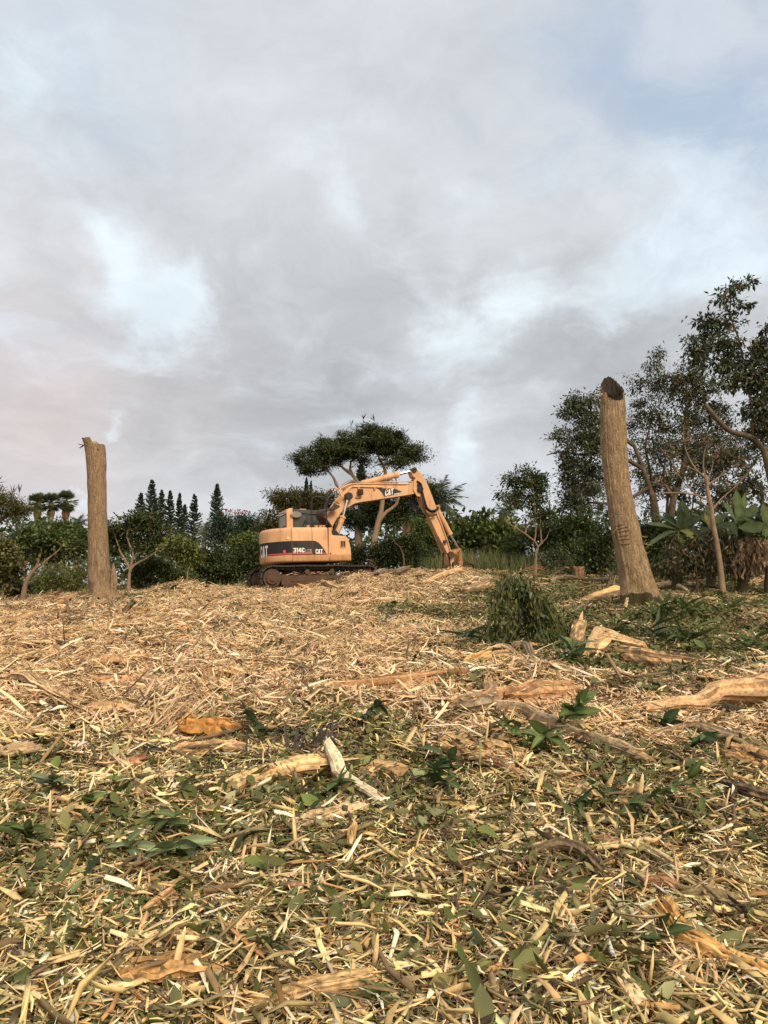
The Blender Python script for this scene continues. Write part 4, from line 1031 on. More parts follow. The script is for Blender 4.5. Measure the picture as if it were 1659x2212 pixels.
    for px, py in [(1394, 1176), (1391, 1160), (1300, 838), (1300, 850), (1356, 905), (1362, 1046), (1371, 1092), (1325, 1150), (1301, 975), (1398, 1195)]:
        p = P(px, py, Y - .1) - base
        for _ in range(5):
            d = rng.normal(0, 1, 3) * (.06, .04, .05) + (.03 if px > 1340 else -.03, -.02, 0); fr.tube([p, p + d], [.006, .002], 4, (.45, .33, .2))
    tag(fr.build('frayed_bark', M_wood, root), kind='stuff')
    return Y
M_darkcut = mat_plain('saw_kerf', (.13, .08, .045), .9)

def tall_trunk_left():
    Y = float(G(222, 1291)[1])
    rows = [(947, 178.5, 222), (958, 182, 225), (980, 186.5, 228), (1014, 189, 228.5), (1065, 191, 229), (1100, 191.5, 229.8), (1167, 192, 233), (1201, 192, 235), (1235, 191.5, 238.5), (1255, 191, 242), (1268, 194, 247), (1281, 196, 253), (1295, 190, 258), (1315, 184, 264)]
    zs = np.array([P(829.5, r[0], Y)[2] for r in rows])[::-1]; xl = np.array([P(r[1], r[0], Y)[0] for r in rows])[::-1]; xr = np.array([P(r[2], r[0], Y)[0] for r in rows])[::-1]
    z = np.linspace(zs[0], zs[-1], 130); l = np.interp(z, zs, xl); r = np.interp(z, zs, xr); hw = (r - l) / 2; top = z[-1]
    base = np.array([(l[0] + r[0]) / 2, Y, float(T((l[0] + r[0]) / 2, Y))]); z0 = base[2]
    def flare(zz, a): return np.clip(1 - (zz - z0) / .5, 0, 1.2) ** 2 * (.16 * np.cos(4 * a + 1) + .10 * np.cos(7 * a) + .10) - .05 * np.exp(-((np.mod(a, 6.283) - 5.15) / .22) ** 2) * np.clip((zz - (top - .9)) / .9, 0, 1)
    V, ang = ringed_trunk(((l + r) / 2, np.full_like(z, Y)), hw, hw * .95, z, base, 84, 9, .03, .026, flare)
    g = np.random.default_rng(2); n = len(ang)
    lip = np.where(np.cos(ang) > .10 , top - .17, top - .012) - np.abs(g.normal(0, .012, n))
    for j in range(n):
        over = V[:, j, 2] > lip[j]
        if over.any(): i0 = int(np.argmax(over)); V[i0:, j] = np.array([V[i0, j, 0], V[i0, j, 1], lip[j]])
    col = np.zeros((len(z), n, 3)); col[..., 0] = np.clip(1 - (z[:, None] - z0) / .16, 0, 1) * .3
    col[..., 1] = (np.clip(1 - np.abs(z[:, None] - (top - .33)) / .24, 0, 1) * np.exp(-((ang[None] - 5.3) / .35) ** 2)) * .62
    root = empty('lopped_tree', base); tag(root, 'tall upright bare tree trunk with flaky bark on the left', 'tree trunk', 'lopped tree trunks left standing')
    F = grid_faces(len(z), n); mb = MB(); mb.add(V.reshape(-1, 3) - base, F, col.reshape(-1, 3)); mb.build('trunk', M_barkL, root, True)
    c = V[-1].mean(0); c[2] -= .04; VV = [q - base for q in V[-1]] + [c - base]
    MB().add(VV, [(j, (j + 1) % n, n) for j in range(n)], (.40, .27, .15)).build('sawn_top', M_wood, root)
    # broken stub leaning on the right of the foot
    sy = Y - .12; rws = [(1217, 244.0, 246), (1225, 241, 248.5), (1236, 240, 250.5), (1243, 238.5, 253.5), (1260, 237.5, 253.5), (1275, 236, 251.5), (1290, 232, 252)]
    zz = np.array([P(829.5, q[0], sy)[2] for q in rws])[::-1]; a0 = np.array([P(q[1], q[0], sy)[0] for q in rws])[::-1]; a1 = np.array([P(q[2], q[0], sy)[0] for q in rws])[::-1]
    z2 = np.linspace(zz[0], zz[-1], 40); L2 = np.interp(z2, zz, a0); R2 = np.interp(z2, zz, a1)
    V2, _ = ringed_trunk(((L2 + R2) / 2, np.full_like(z2, sy)), (R2 - L2) / 2, (R2 - L2) / 2 * .9, z2, base, 28, 5, .05, .05)
    MB().add(V2.reshape(-1, 3) - base, grid_faces(40, 28) + [tuple(range(39 * 28, 40 * 28))], (0, 0, 0)).build('broken_stub', M_barkL, root, True)
    # snapped twig near the top
    q = P(176, 962, Y - .1) - base; tw = MB()
    for d in ((-.08, -.05, .03), (-.05, -.03, -.07), (-.02, -.05, -.1)): tw.tube([q + (.06, 0, 0), q + d], [.014, .006], 5, (.03, .02, .015))
    tag(tw.build('snapped_twig', M_twig, root), kind='stuff')

# ------------------------------------------------------------------ living trees
DARKG = [(w_, tuple(v_ * 1.25 for v_ in c_)) for w_, c_ in [(5, (.042, .062, .022)), (3, (.060, .080, .028)), (2, (.030, .046, .018)), (1, (.085, .095, .035)), (.6, (.075, .050, .028))]]
MIDG = [(w_, tuple(v_ * 1.25 for v_ in c_)) for w_, c_ in [(4, (.058, .086, .026)), (3, (.082, .112, .035)), (2, (.040, .062, .02)), (1, (.12, .135, .045)), (.4, (.12, .085, .03))]]
OLIVE = [(w_, tuple(v_ * 1.20 for v_ in c_)) for w_, c_ in [(4, (.075, .085, .028)), (3, (.105, .105, .035)), (2, (.055, .066, .022)), (1.4, (.135, .095, .04)), (.8, (.085, .045, .025))]]
GREYG = [(w_, tuple(v_ * 1.20 for v_ in c_)) for w_, c_ in [(4, (.070, .085, .048)), (3, (.095, .11, .065)), (2, (.045, .06, .032)), (1, (.13, .14, .09)), (1, (.10, .065, .035))]]
BROWNG = [(4, (.085, .092, .045)), (3, (.065, .078, .038)), (2, (.12, .115, .06)), (1.3, (.16, .115, .06)), (2, (.05, .065, .03)), (.8, (.13, .08, .045))]
LIMEG = [(w_, tuple(v_ * 1.20 for v_ in c_)) for w_, c_ in [(4, (.10, .13, .035)), (3, (.075, .105, .03)), (2, (.15, .165, .05)), (1, (.21, .20, .07)), (1, (.05, .075, .022))]]
BLUEG = [(w_, tuple(v_ * 1.20 for v_ in c_)) for w_, c_ in [(4, (.035, .058, .038)), (3, (.05, .075, .048)), (2, (.024, .042, .028)), (1, (.08, .10, .06))]]

def leaves(name, c, d, up, L, W, C, mat, parent, quad=False):
    """Crown foliage: one folded blade of four corners per leaf."""
    d = d / (np.linalg.norm(d, axis=1, keepdims=True) + 1e-9); s = np.cross(d, up); s /= np.linalg.norm(s, axis=1, keepdims=True) + 1e-9; u = np.cross(s, d)
    L = np.asarray(L)[:, None]; W = np.asarray(W)[:, None]; n = len(c)
    V = np.stack([c, c + d * L * .45 - s * W * .5 + u * W * .16, c + d * L, c + d * L * .45 + s * W * .5 + u * W * .16], 1).reshape(-1, 3)
    F = (np.array([(0, 2, 1), (0, 3, 2)])[None] + (np.arange(n) * 4)[:, None, None]).reshape(-1, 3)
    me = fast_mesh(name, V, F, np.clip(np.repeat(C, 4, 0), .004, .9)); me.materials.append(mat)
    return link(name, me, parent)

def grow(trunks, targets, r_tip, step, rt):
    """Join targets to the stems by the nearest branch already grown; thickness adds up towards the root."""
    pos, par, rmin = [], [], []
    for poly in trunks:
        pts = np.array([p[:3] for p in poly]); rad = [p[3] for p in poly]
        start = None
        if pos:
            dd = np.linalg.norm(np.array(pos) - pts[0], axis=1); start = int(np.argmin(dd))
        seg = np.linalg.norm(np.diff(pts, axis=0), axis=1); s = np.r_[0, np.cumsum(seg)]; m = max(3, int(s[-1] / (step * .6)) + 1)
        prev = start
        for q in np.linspace(0, s[-1], m):
            p = np.array([np.interp(q, s, pts[:, k]) for k in range(3)])
            if q == 0 and start is not None and np.linalg.norm(p - pos[start]) < .03: continue
            pos.append(p); par.append(prev if prev is not None else -1); rmin.append(float(np.interp(q, s, rad))); prev = len(pos) - 1
    tr = np.array(pos); base = tr[0]
    order = np.argsort([np.min(np.linalg.norm(tr - t, axis=1)) for t in targets]); tip = []
    hz = max(t[2] for t in targets) - base[2]
    for k in order:
        t = targets[k]; A = np.array(pos); dd = np.linalg.norm(A - t, axis=1)
        dd = dd + np.clip(A[:, 2] - t[2], 0, None) * .8 + (A[:, 2] < base[2] + hz * .18) * 5
        j = int(np.argmin(dd)); a = A[j]; D = np.linalg.norm(t - a); m = max(1, int(D / step)); side = rng.normal(0, .10 * D, 3); prev = j
        for q in range(1, m + 1):
            f = q / m; p = a + (t - a) * f + side * math.sin(f * math.pi) + np.array([0, 0, .10 * D]) * math.sin(f * math.pi) * .8
            if q < m: p = p + rng.normal(0, step * .10, 3)
            pos.append(p); par.append(prev); rmin.append(0); prev = len(pos) - 1
        tip.append(prev)
    n = len(pos); r2 = np.zeros(n); rad = np.zeros(n); e = 2.35
    kids = [[] for _ in range(n)]
    for i in range(n - 1, -1, -1):
        rad[i] = max(rmin[i], r_tip, r2[i] ** (1 / e) if r2[i] else 0)
        if par[i] >= 0: r2[par[i]] += (rad[i] if not rmin[i] else min(rad[i], r_tip)) ** e; kids[par[i]].append(i)
    mb = MB(); done = set()
    def chain(i, first):
        c = [first] if first is not None else []; c.append(i)
        while kids[i]:
            big = max(kids[i], key=lambda k: (rmin[k] > 0, rad[k]))
            for k in kids[i]:
                if k != big: stack.append((k, i))
            i = big; c.append(i)
        return c
    stack = [(0, None)]
    while stack:
        i, f = stack.pop(); c = chain(i, f)
        if len(c) < 2: continue
        rr = [rad[k] for k in c]
        if f is not None: rr[0] = min(rad[f], rr[1] * 1.15)
        mb.tube([pos[k] for k in c], rr, 9 if rr[0] > .07 else (6 if rr[0] > .025 else 4), cap=False)
    return mb, [pos[k] for k in tip]

M_bark_pale = mat_bark('pale_pinkish_bark', (.25, .165, .105), (.36, .25, .165), (.22, .155, .10), 2.0, .4)
M_bark_dark = mat_bark('dark_brown_bark', (.075, .052, .034), (.12, .085, .055), (.16, .12, .08), 2.0, .4)
M_bark_mid = mat_bark('grey_brown_bark', (.20, .15, .10), (.28, .21, .14), (.15, .115, .08), 2.0, .4)

def tree(name, label, cat, Y, trunks, blobs, pal=MIDG, bark=M_bark_dark, r0=.1, nt=60, nl=90, ls=(.12, .055), spread=.34, droop=.2, group=None, r_tip=.010, push=0.0, flat=.7, extra=None, depth=.75, thin=.62, dense=1.0):
    """trunks: polylines of picture points (px, py[, dy]); blobs: crown lobes (px, py, rx, ry[, dy]). All turned into world metres at the distance Y."""
    px0 = trunks[0][0][0]; b = P(px0, 1250, Y); base = np.array([b[0], Y, float(T(b[0], Y))])
    def W(q, dy=0): p = P(q[0], q[1], Y + dy); return p
    tp = []
    for k, poly in enumerate(trunks):
        m = len(poly); rs = r0 * (1.0 if k == 0 else thin); out = []
        for i, q in enumerate(poly):
            dy = q[2] if len(q) > 2 else 0; p = W(q, dy); r = rs * (1 - (.45 if k == 0 else .78) * i / max(1, m - 1))
            if k == 0 and i == 0: p = base.copy(); p[2] -= .15; r *= 1.25
            out.append((*(p - base), r))
        tp.append(out)
    if push > 0: blobs = list(blobs) + [(poly[-1][0], poly[-1][1] - 6, 17, 11, -push) for poly in trunks[1:]]
    nt = int(nt * 1.25) if nl > 8 else nt; vol = np.array([q[2] * q[3] for q in blobs], float); cnt = np.maximum(2, (vol / vol.sum() * nt).astype(int)); tg, sizes = [], []
    for q, c in zip(blobs, cnt):
        ce = W(q, (q[4] if len(q) > 4 else 0) + push) - base; k = Y / FPX; rad = np.array([q[2] * k, q[2] * k * depth, q[3] * k])
        v = rng.normal(0, 1, (c, 3)); v /= np.linalg.norm(v, axis=1, keepdims=True); rr = (rng.random((c, 1)) ** .40) * (1 + rng.normal(0, .16, (c, 1)))
        tg += list(ce + v * rr * rad)
    root = empty(name, base); tag(root, label, cat, group)
    mb, tips = grow(tp, tg, r_tip, max(.25, Y * .014), r0)
    mb.build('trunk', bark, root, True)
    big = ls[0] > .25; nl = max(3, int(nl * (.5 if big else .80) * dense)) if nl > 8 else nl; spread *= .66; ls = ls if big else (ls[0] * .86, ls[1] * .86)
    tips = np.array(tips); per = np.maximum(1, (nl * np.exp(rng.normal(-.25, .75, len(tips)))).astype(int)); per[rng.random(len(tips)) < .10] = 2; n = int(per.sum())
    ci = np.repeat(np.arange(len(tips)), per); sp = spread * (.6 + .8 * rng.random(len(tips)))[ci]
    off = rng.normal(0, 1, (n, 3)) * np.array([1, 1, flat]) * sp[:, None] * .55
    c = tips[ci] + off
    out = off / (np.linalg.norm(off, axis=1, keepdims=True) + 1e-6)
    d = out * .7 + rng.normal(0, .55, (n, 3)) + np.array([0, 0, -droop])
    up = np.array([0, 0, 1.0]) + rng.normal(0, .45, (n, 3))
    L = ls[0] * (.65 + .7 * rng.random(n)); tone = (1 + rng.normal(0, .34, len(tips)))[ci].clip(.45, 2.0)
    leaves('crown', c, d, up, L, L * ls[1] / ls[0], pick(pal, n, .15) * tone[:, None], M_leaf, root)
    if extra: extra(root, base, tips)
    return root

def z3(x, y): return (x * .34, 929 + y * .34)
def z4(x, y): return (1028.6 + x * .38, 584 + y * .38)
def z5b(x, y): return (829.5 + x * .26, 995.4 + y * .26)
def z5c(x, y): return (1360.4 + x * .18, 962 + y * .18)
def z6(x, y): return (x * .16, 1035 + y * .16)
def z5(x, y): return (597.2 + x * .264, 889.2 + y * .264)
def L_(f, *pts): return [f(*p) for p in pts]
def B_(f, k, *bl): return [(*f(b[0], b[1]), b[2] * k, b[3] * k, *(b[4:5])) for b in bl]

def pods(root, base, tips, n=34, col=(.10, .055, .045), top=.75):
    zt = np.quantile(tips[:, 2], top); cand = tips[tips[:, 2] >= zt]
    mb = MB()
    for _ in range(n):
        p = cand[rng.integers(len(cand))] + rng.normal(0, .3, 3) * (1, 1, .2)
        a = p + (0, 0, .18); b = a + rng.normal(0, .05, 3) + (0, 0, .30)
        mb.tube([p, a], .008, 4, (.10, .06, .04))
        for _ in range(3):
            d = nrm(rng.normal(0, .6, 3) + (0, 0, 1)); mb.tube([a, a + d * .16, a + d * .30], [.006, .028, .004], 5, np.array(col) * rng.uniform(.6, 1.5), squash=.35)
    tag(mb.build('seed_pods', M_twig, root), kind='stuff')

tall_trunk_right(); tall_trunk_left()

# --- left side
def build_left():
    tree('small_tree', 'small tree with forked pale trunk left of the tall left trunk', 'tree', 21,
         [L_(z6, (310, 1590), (330, 1480), (350, 1390), (420, 1270), (490, 1190)), L_(z6, (490, 1190), (530, 1060), (560, 940), (590, 800)), L_(z6, (490, 1190), (570, 1160), (640, 1080), (770, 980), (850, 900)), L_(z6, (350, 1390), (290, 1310), (265, 1260), (285, 1230), (400, 1100))],
         B_(z6, .16, (330, 850, 190, 110), (620, 860, 230, 120), (850, 850, 160, 130), (480, 740, 200, 90), (200, 980, 190, 130), (1000, 930, 130, 150), (700, 1000, 160, 70)), MIDG, M_bark_pale, .075, 110, 70, (.13, .07), .32, push=.35)
    tree('bushy_tree', 'rounded green tree below the fan palms', 'tree', 31, [L_(z6, (720, 1500), (720, 1100), (700, 800))],
         B_(z6, .16, (690, 690, 220, 110), (880, 740, 180, 130), (500, 760, 170, 110), (1050, 800, 130, 110)), MIDG, M_bark_dark, .12, 80, 110, (.15, .08), .5)
    tree('flat_topped_tree', 'flat topped tree with seed pods reaching in at the left edge', 'tree', 23, [[(-45, 1290), (-40, 1200), (-15, 1130)], [(-20, 1140), (20, 1110), (45, 1100)]],
         [(15, 1088, 34, 12), (42, 1100, 22, 9), (-20, 1080, 40, 18), (15, 1108, 26, 8)], OLIVE, M_bark_dark, .11, 60, 130, (.10, .03), .36, .1, extra=lambda r, b, t: pods(r, b, t, 14))
    tree('yellowing_shrub', 'yellowish leafy shrub at the left edge', 'shrub', 19.5, [[(5, 1292), (10, 1250), (12, 1215)]], [(10, 1195, 22, 30), (22, 1215, 18, 22), (-15, 1210, 30, 40), (6, 1245, 24, 26)], OLIVE, M_bark_mid, .04, 70, 70, (.12, .07), .3)
    tree('feathery_bush', 'low feathery green bush between the left tree and trunk', 'shrub', 25, [[(120, 1290), (122, 1265), (120, 1245)]], [(95, 1255, 30, 28), (130, 1240, 35, 30), (165, 1255, 30, 30), (80, 1270, 25, 20), (180, 1225, 20, 20)], LIMEG, M_bark_mid, .04, 130, 70, (.11, .03), .4, .4)
    tree('dark_shrub', 'dark shrub at the foot of the left edge trees', 'shrub', 23, [[(25, 1290), (25, 1265), (25, 1250)]], [(15, 1262, 30, 20), (45, 1268, 25, 16), (-20, 1255, 30, 30)], DARKG, M_bark_dark, .04, 70, 70, (.11, .06), .3)
    tree('forked_tree', 'dark crowned tree with orange forked stems right of left trunk', 'tree', 25,
         [L_(z3, (820, 1025), (818, 960), (825, 890)), L_(z3, (825, 890), (800, 830), (762, 770), (740, 700), (720, 640)), L_(z3, (825, 890), (850, 790), (820, 720), (800, 660), (830, 600)), L_(z3, (825, 890), (860, 850), (930, 815), (1010, 760), (1060, 700)), L_(z3, (828, 900), (835, 820), (880, 780))],
         B_(z3, .34, (840, 610, 150, 60), (960, 590, 120, 60), (740, 640, 70, 50), (1000, 640, 110, 60), (800, 690, 90, 40), (960, 730, 130, 50), (1060, 720, 80, 60), (730, 740, 50, 60), (900, 560, 90, 35)), DARKG, M_bark_pale, .075, 120, 80, (.13, .06), .34, .15, push=.4)
    tree('light_green_tree', 'light green young tree with thin pale stem behind chip mound', 'tree', 24, [L_(z3, (1190, 935), (1192, 890), (1205, 860)), L_(z3, (1195, 880), (1170, 850), (1150, 800)), L_(z3, (1200, 865), (1240, 850))],
         B_(z3, .34, (1150, 720, 90, 40), (1200, 760, 90, 60), (1100, 760, 70, 60), (1180, 800, 90, 40), (1240, 810, 40, 50)), LIMEG, M_bark_pale, .035, 80, 70, (.12, .06), .32)
    tree('dark_bush', 'green bush with bare stems behind the chip mound', 'shrub', 27, [L_(z3, (930, 1010), (935, 930), (940, 850)), L_(z3, (930, 960), (980, 900), (1000, 840))], B_(z3, .34, (930, 850, 90, 60), (1020, 850, 90, 60), (1000, 930, 110, 60), (880, 940, 80, 70), (1100, 930, 100, 60), (1180, 940, 90, 40)), MIDG, M_bark_mid, .04, 120, 70, (.12, .06), .36)
    tree('dark_bush', 'dense dark bush left of the excavator tail', 'shrub', 28, [[(490, 1265), (490, 1240), (490, 1200)]], [(460, 1210, 40, 30), (510, 1215, 40, 30), (550, 1205, 30, 30), (430, 1230, 30, 25), (490, 1240, 50, 20), (560, 1240, 30, 20), (415, 1200, 25, 25)], DARKG, M_bark_dark, .05, 150, 75, (.13, .06), .4)
    def flowers(root, base, tips):
        for fx, fy in ((478, 1112), (497, 1107), (508, 1111), (522, 1110), (530, 1107), (537, 1109), (488, 1104), (470, 1114), (516, 1105)):
            c = P(fx, fy, 37.0) - base; m = MB(); m.tube([c - (0, 0, .4), c], .012, 4, (.05, .05, .03))
            for k in range(7):
                a = k * .9; d = np.array([math.cos(a), math.sin(a), .5]) * .075; m.add([c, c + d + (0, 0, .02), c + d * 1.3 + (0, 0, .07), c + d * .6 + (0, 0, .09)], [(0, 1, 2), (0, 2, 3)], (.42, .05, .035))
            m.build('flower', M_leaf, root)
    tree('flowering_tree', 'dark tree topped with red flowers left of the excavator', 'tree', 37, [[(505, 1260), (505, 1200), (508, 1150)]], B_(z3, .34, (1480, 590, 130, 50), (1420, 620, 90, 60), (1560, 600, 110, 50), (1640, 610, 90, 60), (1480, 680, 150, 50), (1600, 680, 120, 60), (1390, 690, 70, 60), (1400, 570, 40, 25)), BLUEG, M_bark_dark, .14, 110, 120, (.17, .06), .55, .2, extra=flowers)
    tree('light_green_tree', 'light green low tree directly behind the excavator tail', 'tree', 28.5, [[(507, 1255), (507, 1220), (512, 1200)], [(512, 1205), (530, 1190)]], B_(z3, .34, (1500, 720, 60, 40), (1560, 700, 80, 40), (1630, 700, 70, 40), (1580, 750, 90, 40)), LIMEG, M_bark_mid, .05, 70, 75, (.13, .06), .36)
build_left()

def build_middle():
    tree('leafy_tree', 'dark wide tree directly behind the excavator cab', 'tree', 35, [[(640, 1260), (640, 1180), (640, 1130)], [(640, 1140), (690, 1090)]],
         [(590, 1120, 26, 22), (615, 1085, 38, 24), (655, 1080, 42, 26), (690, 1075, 35, 25), (640, 1110, 50, 24), (600, 1068, 28, 12), (585, 1145, 25, 22), (720, 1090, 35, 30), (690, 1115, 40, 25)], OLIVE, M_bark_mid, .14, 190, 110, (.15, .06), .48)
    tree('umbrella_tree', 'tall umbrella shaped tree with seed pods behind the boom', 'tree', 31,
         [L_(z5, (775, 1245), (800, 1050), (835, 900), (860, 800), (870, 700), (885, 600)), L_(z5, (885, 600), (895, 500), (860, 410), (820, 360), (845, 290)), L_(z5, (835, 900), (900, 820), (980, 770), (1000, 700), (990, 600), (960, 500)), L_(z5, (870, 700), (760, 640), (660, 570), (600, 500), (520, 440), (430, 440)), L_(z5, (660, 570), (600, 490), (610, 400), (700, 340)), L_(z5, (520, 640), (480, 580), (465, 530), (400, 465)), L_(z5, (600, 500), (540, 460), (480, 400))],
         B_(z5, .264, (560, 290, 140, 60), (660, 250, 130, 55), (720, 300, 130, 55), (880, 270, 130, 50), (520, 330, 150, 50), (170, 400, 100, 35), (280, 330, 130, 45), (330, 430, 140, 60), (430, 270, 150, 45), (470, 380, 130, 55), (580, 230, 120, 40), (620, 330, 120, 60), (760, 170, 130, 50), (840, 160, 110, 45), (930, 210, 120, 50), (780, 270, 120, 45), (1000, 270, 120, 55), (1080, 330, 120, 55), (1170, 360, 70, 45), (950, 400, 90, 60), (1060, 420, 90, 35), (250, 480, 80, 25), (1130, 300, 80, 30), (700, 400, 70, 40), (900, 320, 80, 50)), DARKG, M_bark_pale, .14, 420, 150, (.12, .038), .36, .05, r_tip=.013, flat=.5, extra=lambda r, b, t: pods(r, b, t, 18), depth=1.6)
    tree('twin_trunk_tree', 'tree with pale speckled trunk between boom cylinder and arm', 'tree', 33,
         [L_(z5, (690, 1100), (660, 950), (640, 850), (610, 760)), L_(z5, (610, 770), (700, 730), (760, 700))],
         B_(z5, .264, (650, 830, 110, 60), (760, 800, 110, 70), (900, 760, 110, 60), (1010, 740, 110, 60), (1090, 740, 80, 60), (560, 880, 60, 80), (750, 900, 120, 60), (930, 860, 120, 60), (1060, 830, 90, 60), (1210, 690, 70, 70), (1250, 620, 60, 50), (1290, 700, 60, 70), (840, 600, 120, 40), (700, 600, 80, 40)), DARKG, M_bark_pale, .15, 220, 110, (.14, .05), .45, depth=1.2)
    tree('tangled_bush', 'dark tangled bush with dry stems left of the arm foot', 'shrub', 28.5, [L_(z5, (950, 1330), (960, 1200), (980, 1120)), L_(z5, (950, 1280), (1000, 1200), (1030, 1120))],
         B_(z5, .264, (870, 1130, 90, 70), (980, 1080, 100, 70), (1080, 1090, 100, 80), (1160, 1130, 80, 80), (930, 1210, 100, 70), (1040, 1210, 100, 70), (1140, 1230, 80, 60), (840, 1240, 70, 60), (700, 1180, 100, 70), (650, 1260, 90, 50)), DARKG, M_bark_mid, .045, 200, 70, (.12, .05), .36)
    m = tree('bare_stalk', 'pale bare broken stalk in front of the tangled bush', 'stalk', 27.6, [L_(z5, (1030, 1330), (1045, 1220), (1035, 1160), (1010, 1105), (965, 1070))], B_(z5, .264, (1030, 1105, 8, 8)), OLIVE, M_bark_pale, .035, 2, 4, (.1, .04), .1)
    tree('broad_bush', 'broad green bush to the left below the arm', 'shrub', 30, [L_(z5, (1230, 1290), (1230, 1200), (1230, 1150))], B_(z5, .264, (1200, 1010, 80, 60), (1270, 1030, 80, 60), (1200, 1120, 90, 60), (1290, 1130, 90, 60), (1260, 1220, 100, 50), (1360, 1200, 70, 50), (1180, 930, 60, 50)), MIDG, M_bark_mid, .05, 150, 70, (.13, .055), .4)
    tree('rounded_tree', 'small rounded dark tree seen through the arm and boom gap', 'tree', 44, [L_(z5, (1200, 1200), (1200, 1000), (1200, 950))], B_(z5, .264, (1200, 920, 70, 45), (1160, 960, 50, 40), (1250, 960, 60, 40), (1230, 900, 50, 30)), DARKG, M_bark_dark, .12, 60, 110, (.2, .08), .55)
    sh = [('broad leaved shrub just right of the bucket arm', 992, 1150, MIDG, 32), ('broad leaved shrub with upright leaf fans against the sky', 1035, 1140, MIDG, 33), ('broad leaved shrub beside the pale stemmed sapling', 1082, 1150, LIMEG, 32)]
    for lb, x, y, pl, Y in sh:
        tree('broadleaf_shrub', lb, 'shrub', Y, [[(x, 1225), (x + 2, 1190), (x, 1165)]], [(x - 18, y, 22, 20), (x + 12, y - 8, 22, 22), (x + 2, y + 22, 32, 22), (x + 25, y + 20, 20, 22), (x - 22, y + 32, 20, 20)], pl, M_bark_mid, .04, 62, 42, (.30, .12), .42, -.25, group='broad leaved shrubs behind the grass')
    tree('small_tree', 'slender small tree with pale forked stem beside grass', 'tree', 24,
         [L_(z5b, (1255, 850), (1262, 780), (1280, 715)), L_(z5b, (1280, 715), (1250, 670), (1265, 580), (1255, 440), (1250, 300), (1230, 200)), L_(z5b, (1250, 670), (1180, 610), (1100, 560), (1020, 510), (1000, 470), (1030, 430)), L_(z5b, (1280, 715), (1310, 680), (1345, 660), (1370, 590), (1390, 540)), L_(z5b, (1310, 690), (1300, 560), (1300, 460)), L_(z5b, (1175, 605), (1180, 550), (1220, 490))],
         B_(z5b, .26, (1200, 130, 110, 70), (1080, 170, 110, 70), (1290, 190, 90, 90), (1020, 280, 90, 60), (1160, 270, 130, 80), (1280, 310, 100, 80), (1080, 360, 110, 50), (1220, 380, 110, 50), (1150, 60, 50, 30), (1320, 430, 70, 60)), DARKG, M_bark_pale, .05, 170, 34, (.13, .06), .28, .35, r_tip=.007, push=.3, depth=.6)
    tree('palm_like_shrub', 'leafy green shrub behind the slender pale stemmed tree', 'shrub', 29, [[(1190, 1230), (1190, 1200), (1190, 1170)]], [(1150, 1160, 35, 25), (1200, 1150, 40, 28), (1250, 1140, 35, 30), (1220, 1185, 45, 25), (1280, 1170, 35, 30), (1110, 1175, 25, 20)], MIDG, M_bark_mid, .05, 150, 60, (.18, .07), .42)
    tree('ferny_plant', 'feathery grey green plant in front of grass near the trunk', 'plant', 22.5, [[(1195, 1228), (1195, 1215), (1195, 1208)]], [(1180, 1205, 16, 9), (1205, 1200, 18, 10), (1220, 1212, 14, 8), (1190, 1215, 18, 7)], GREYG, M_bark_mid, .02, 45, 60, (.10, .03), .22, .2)
build_middle()

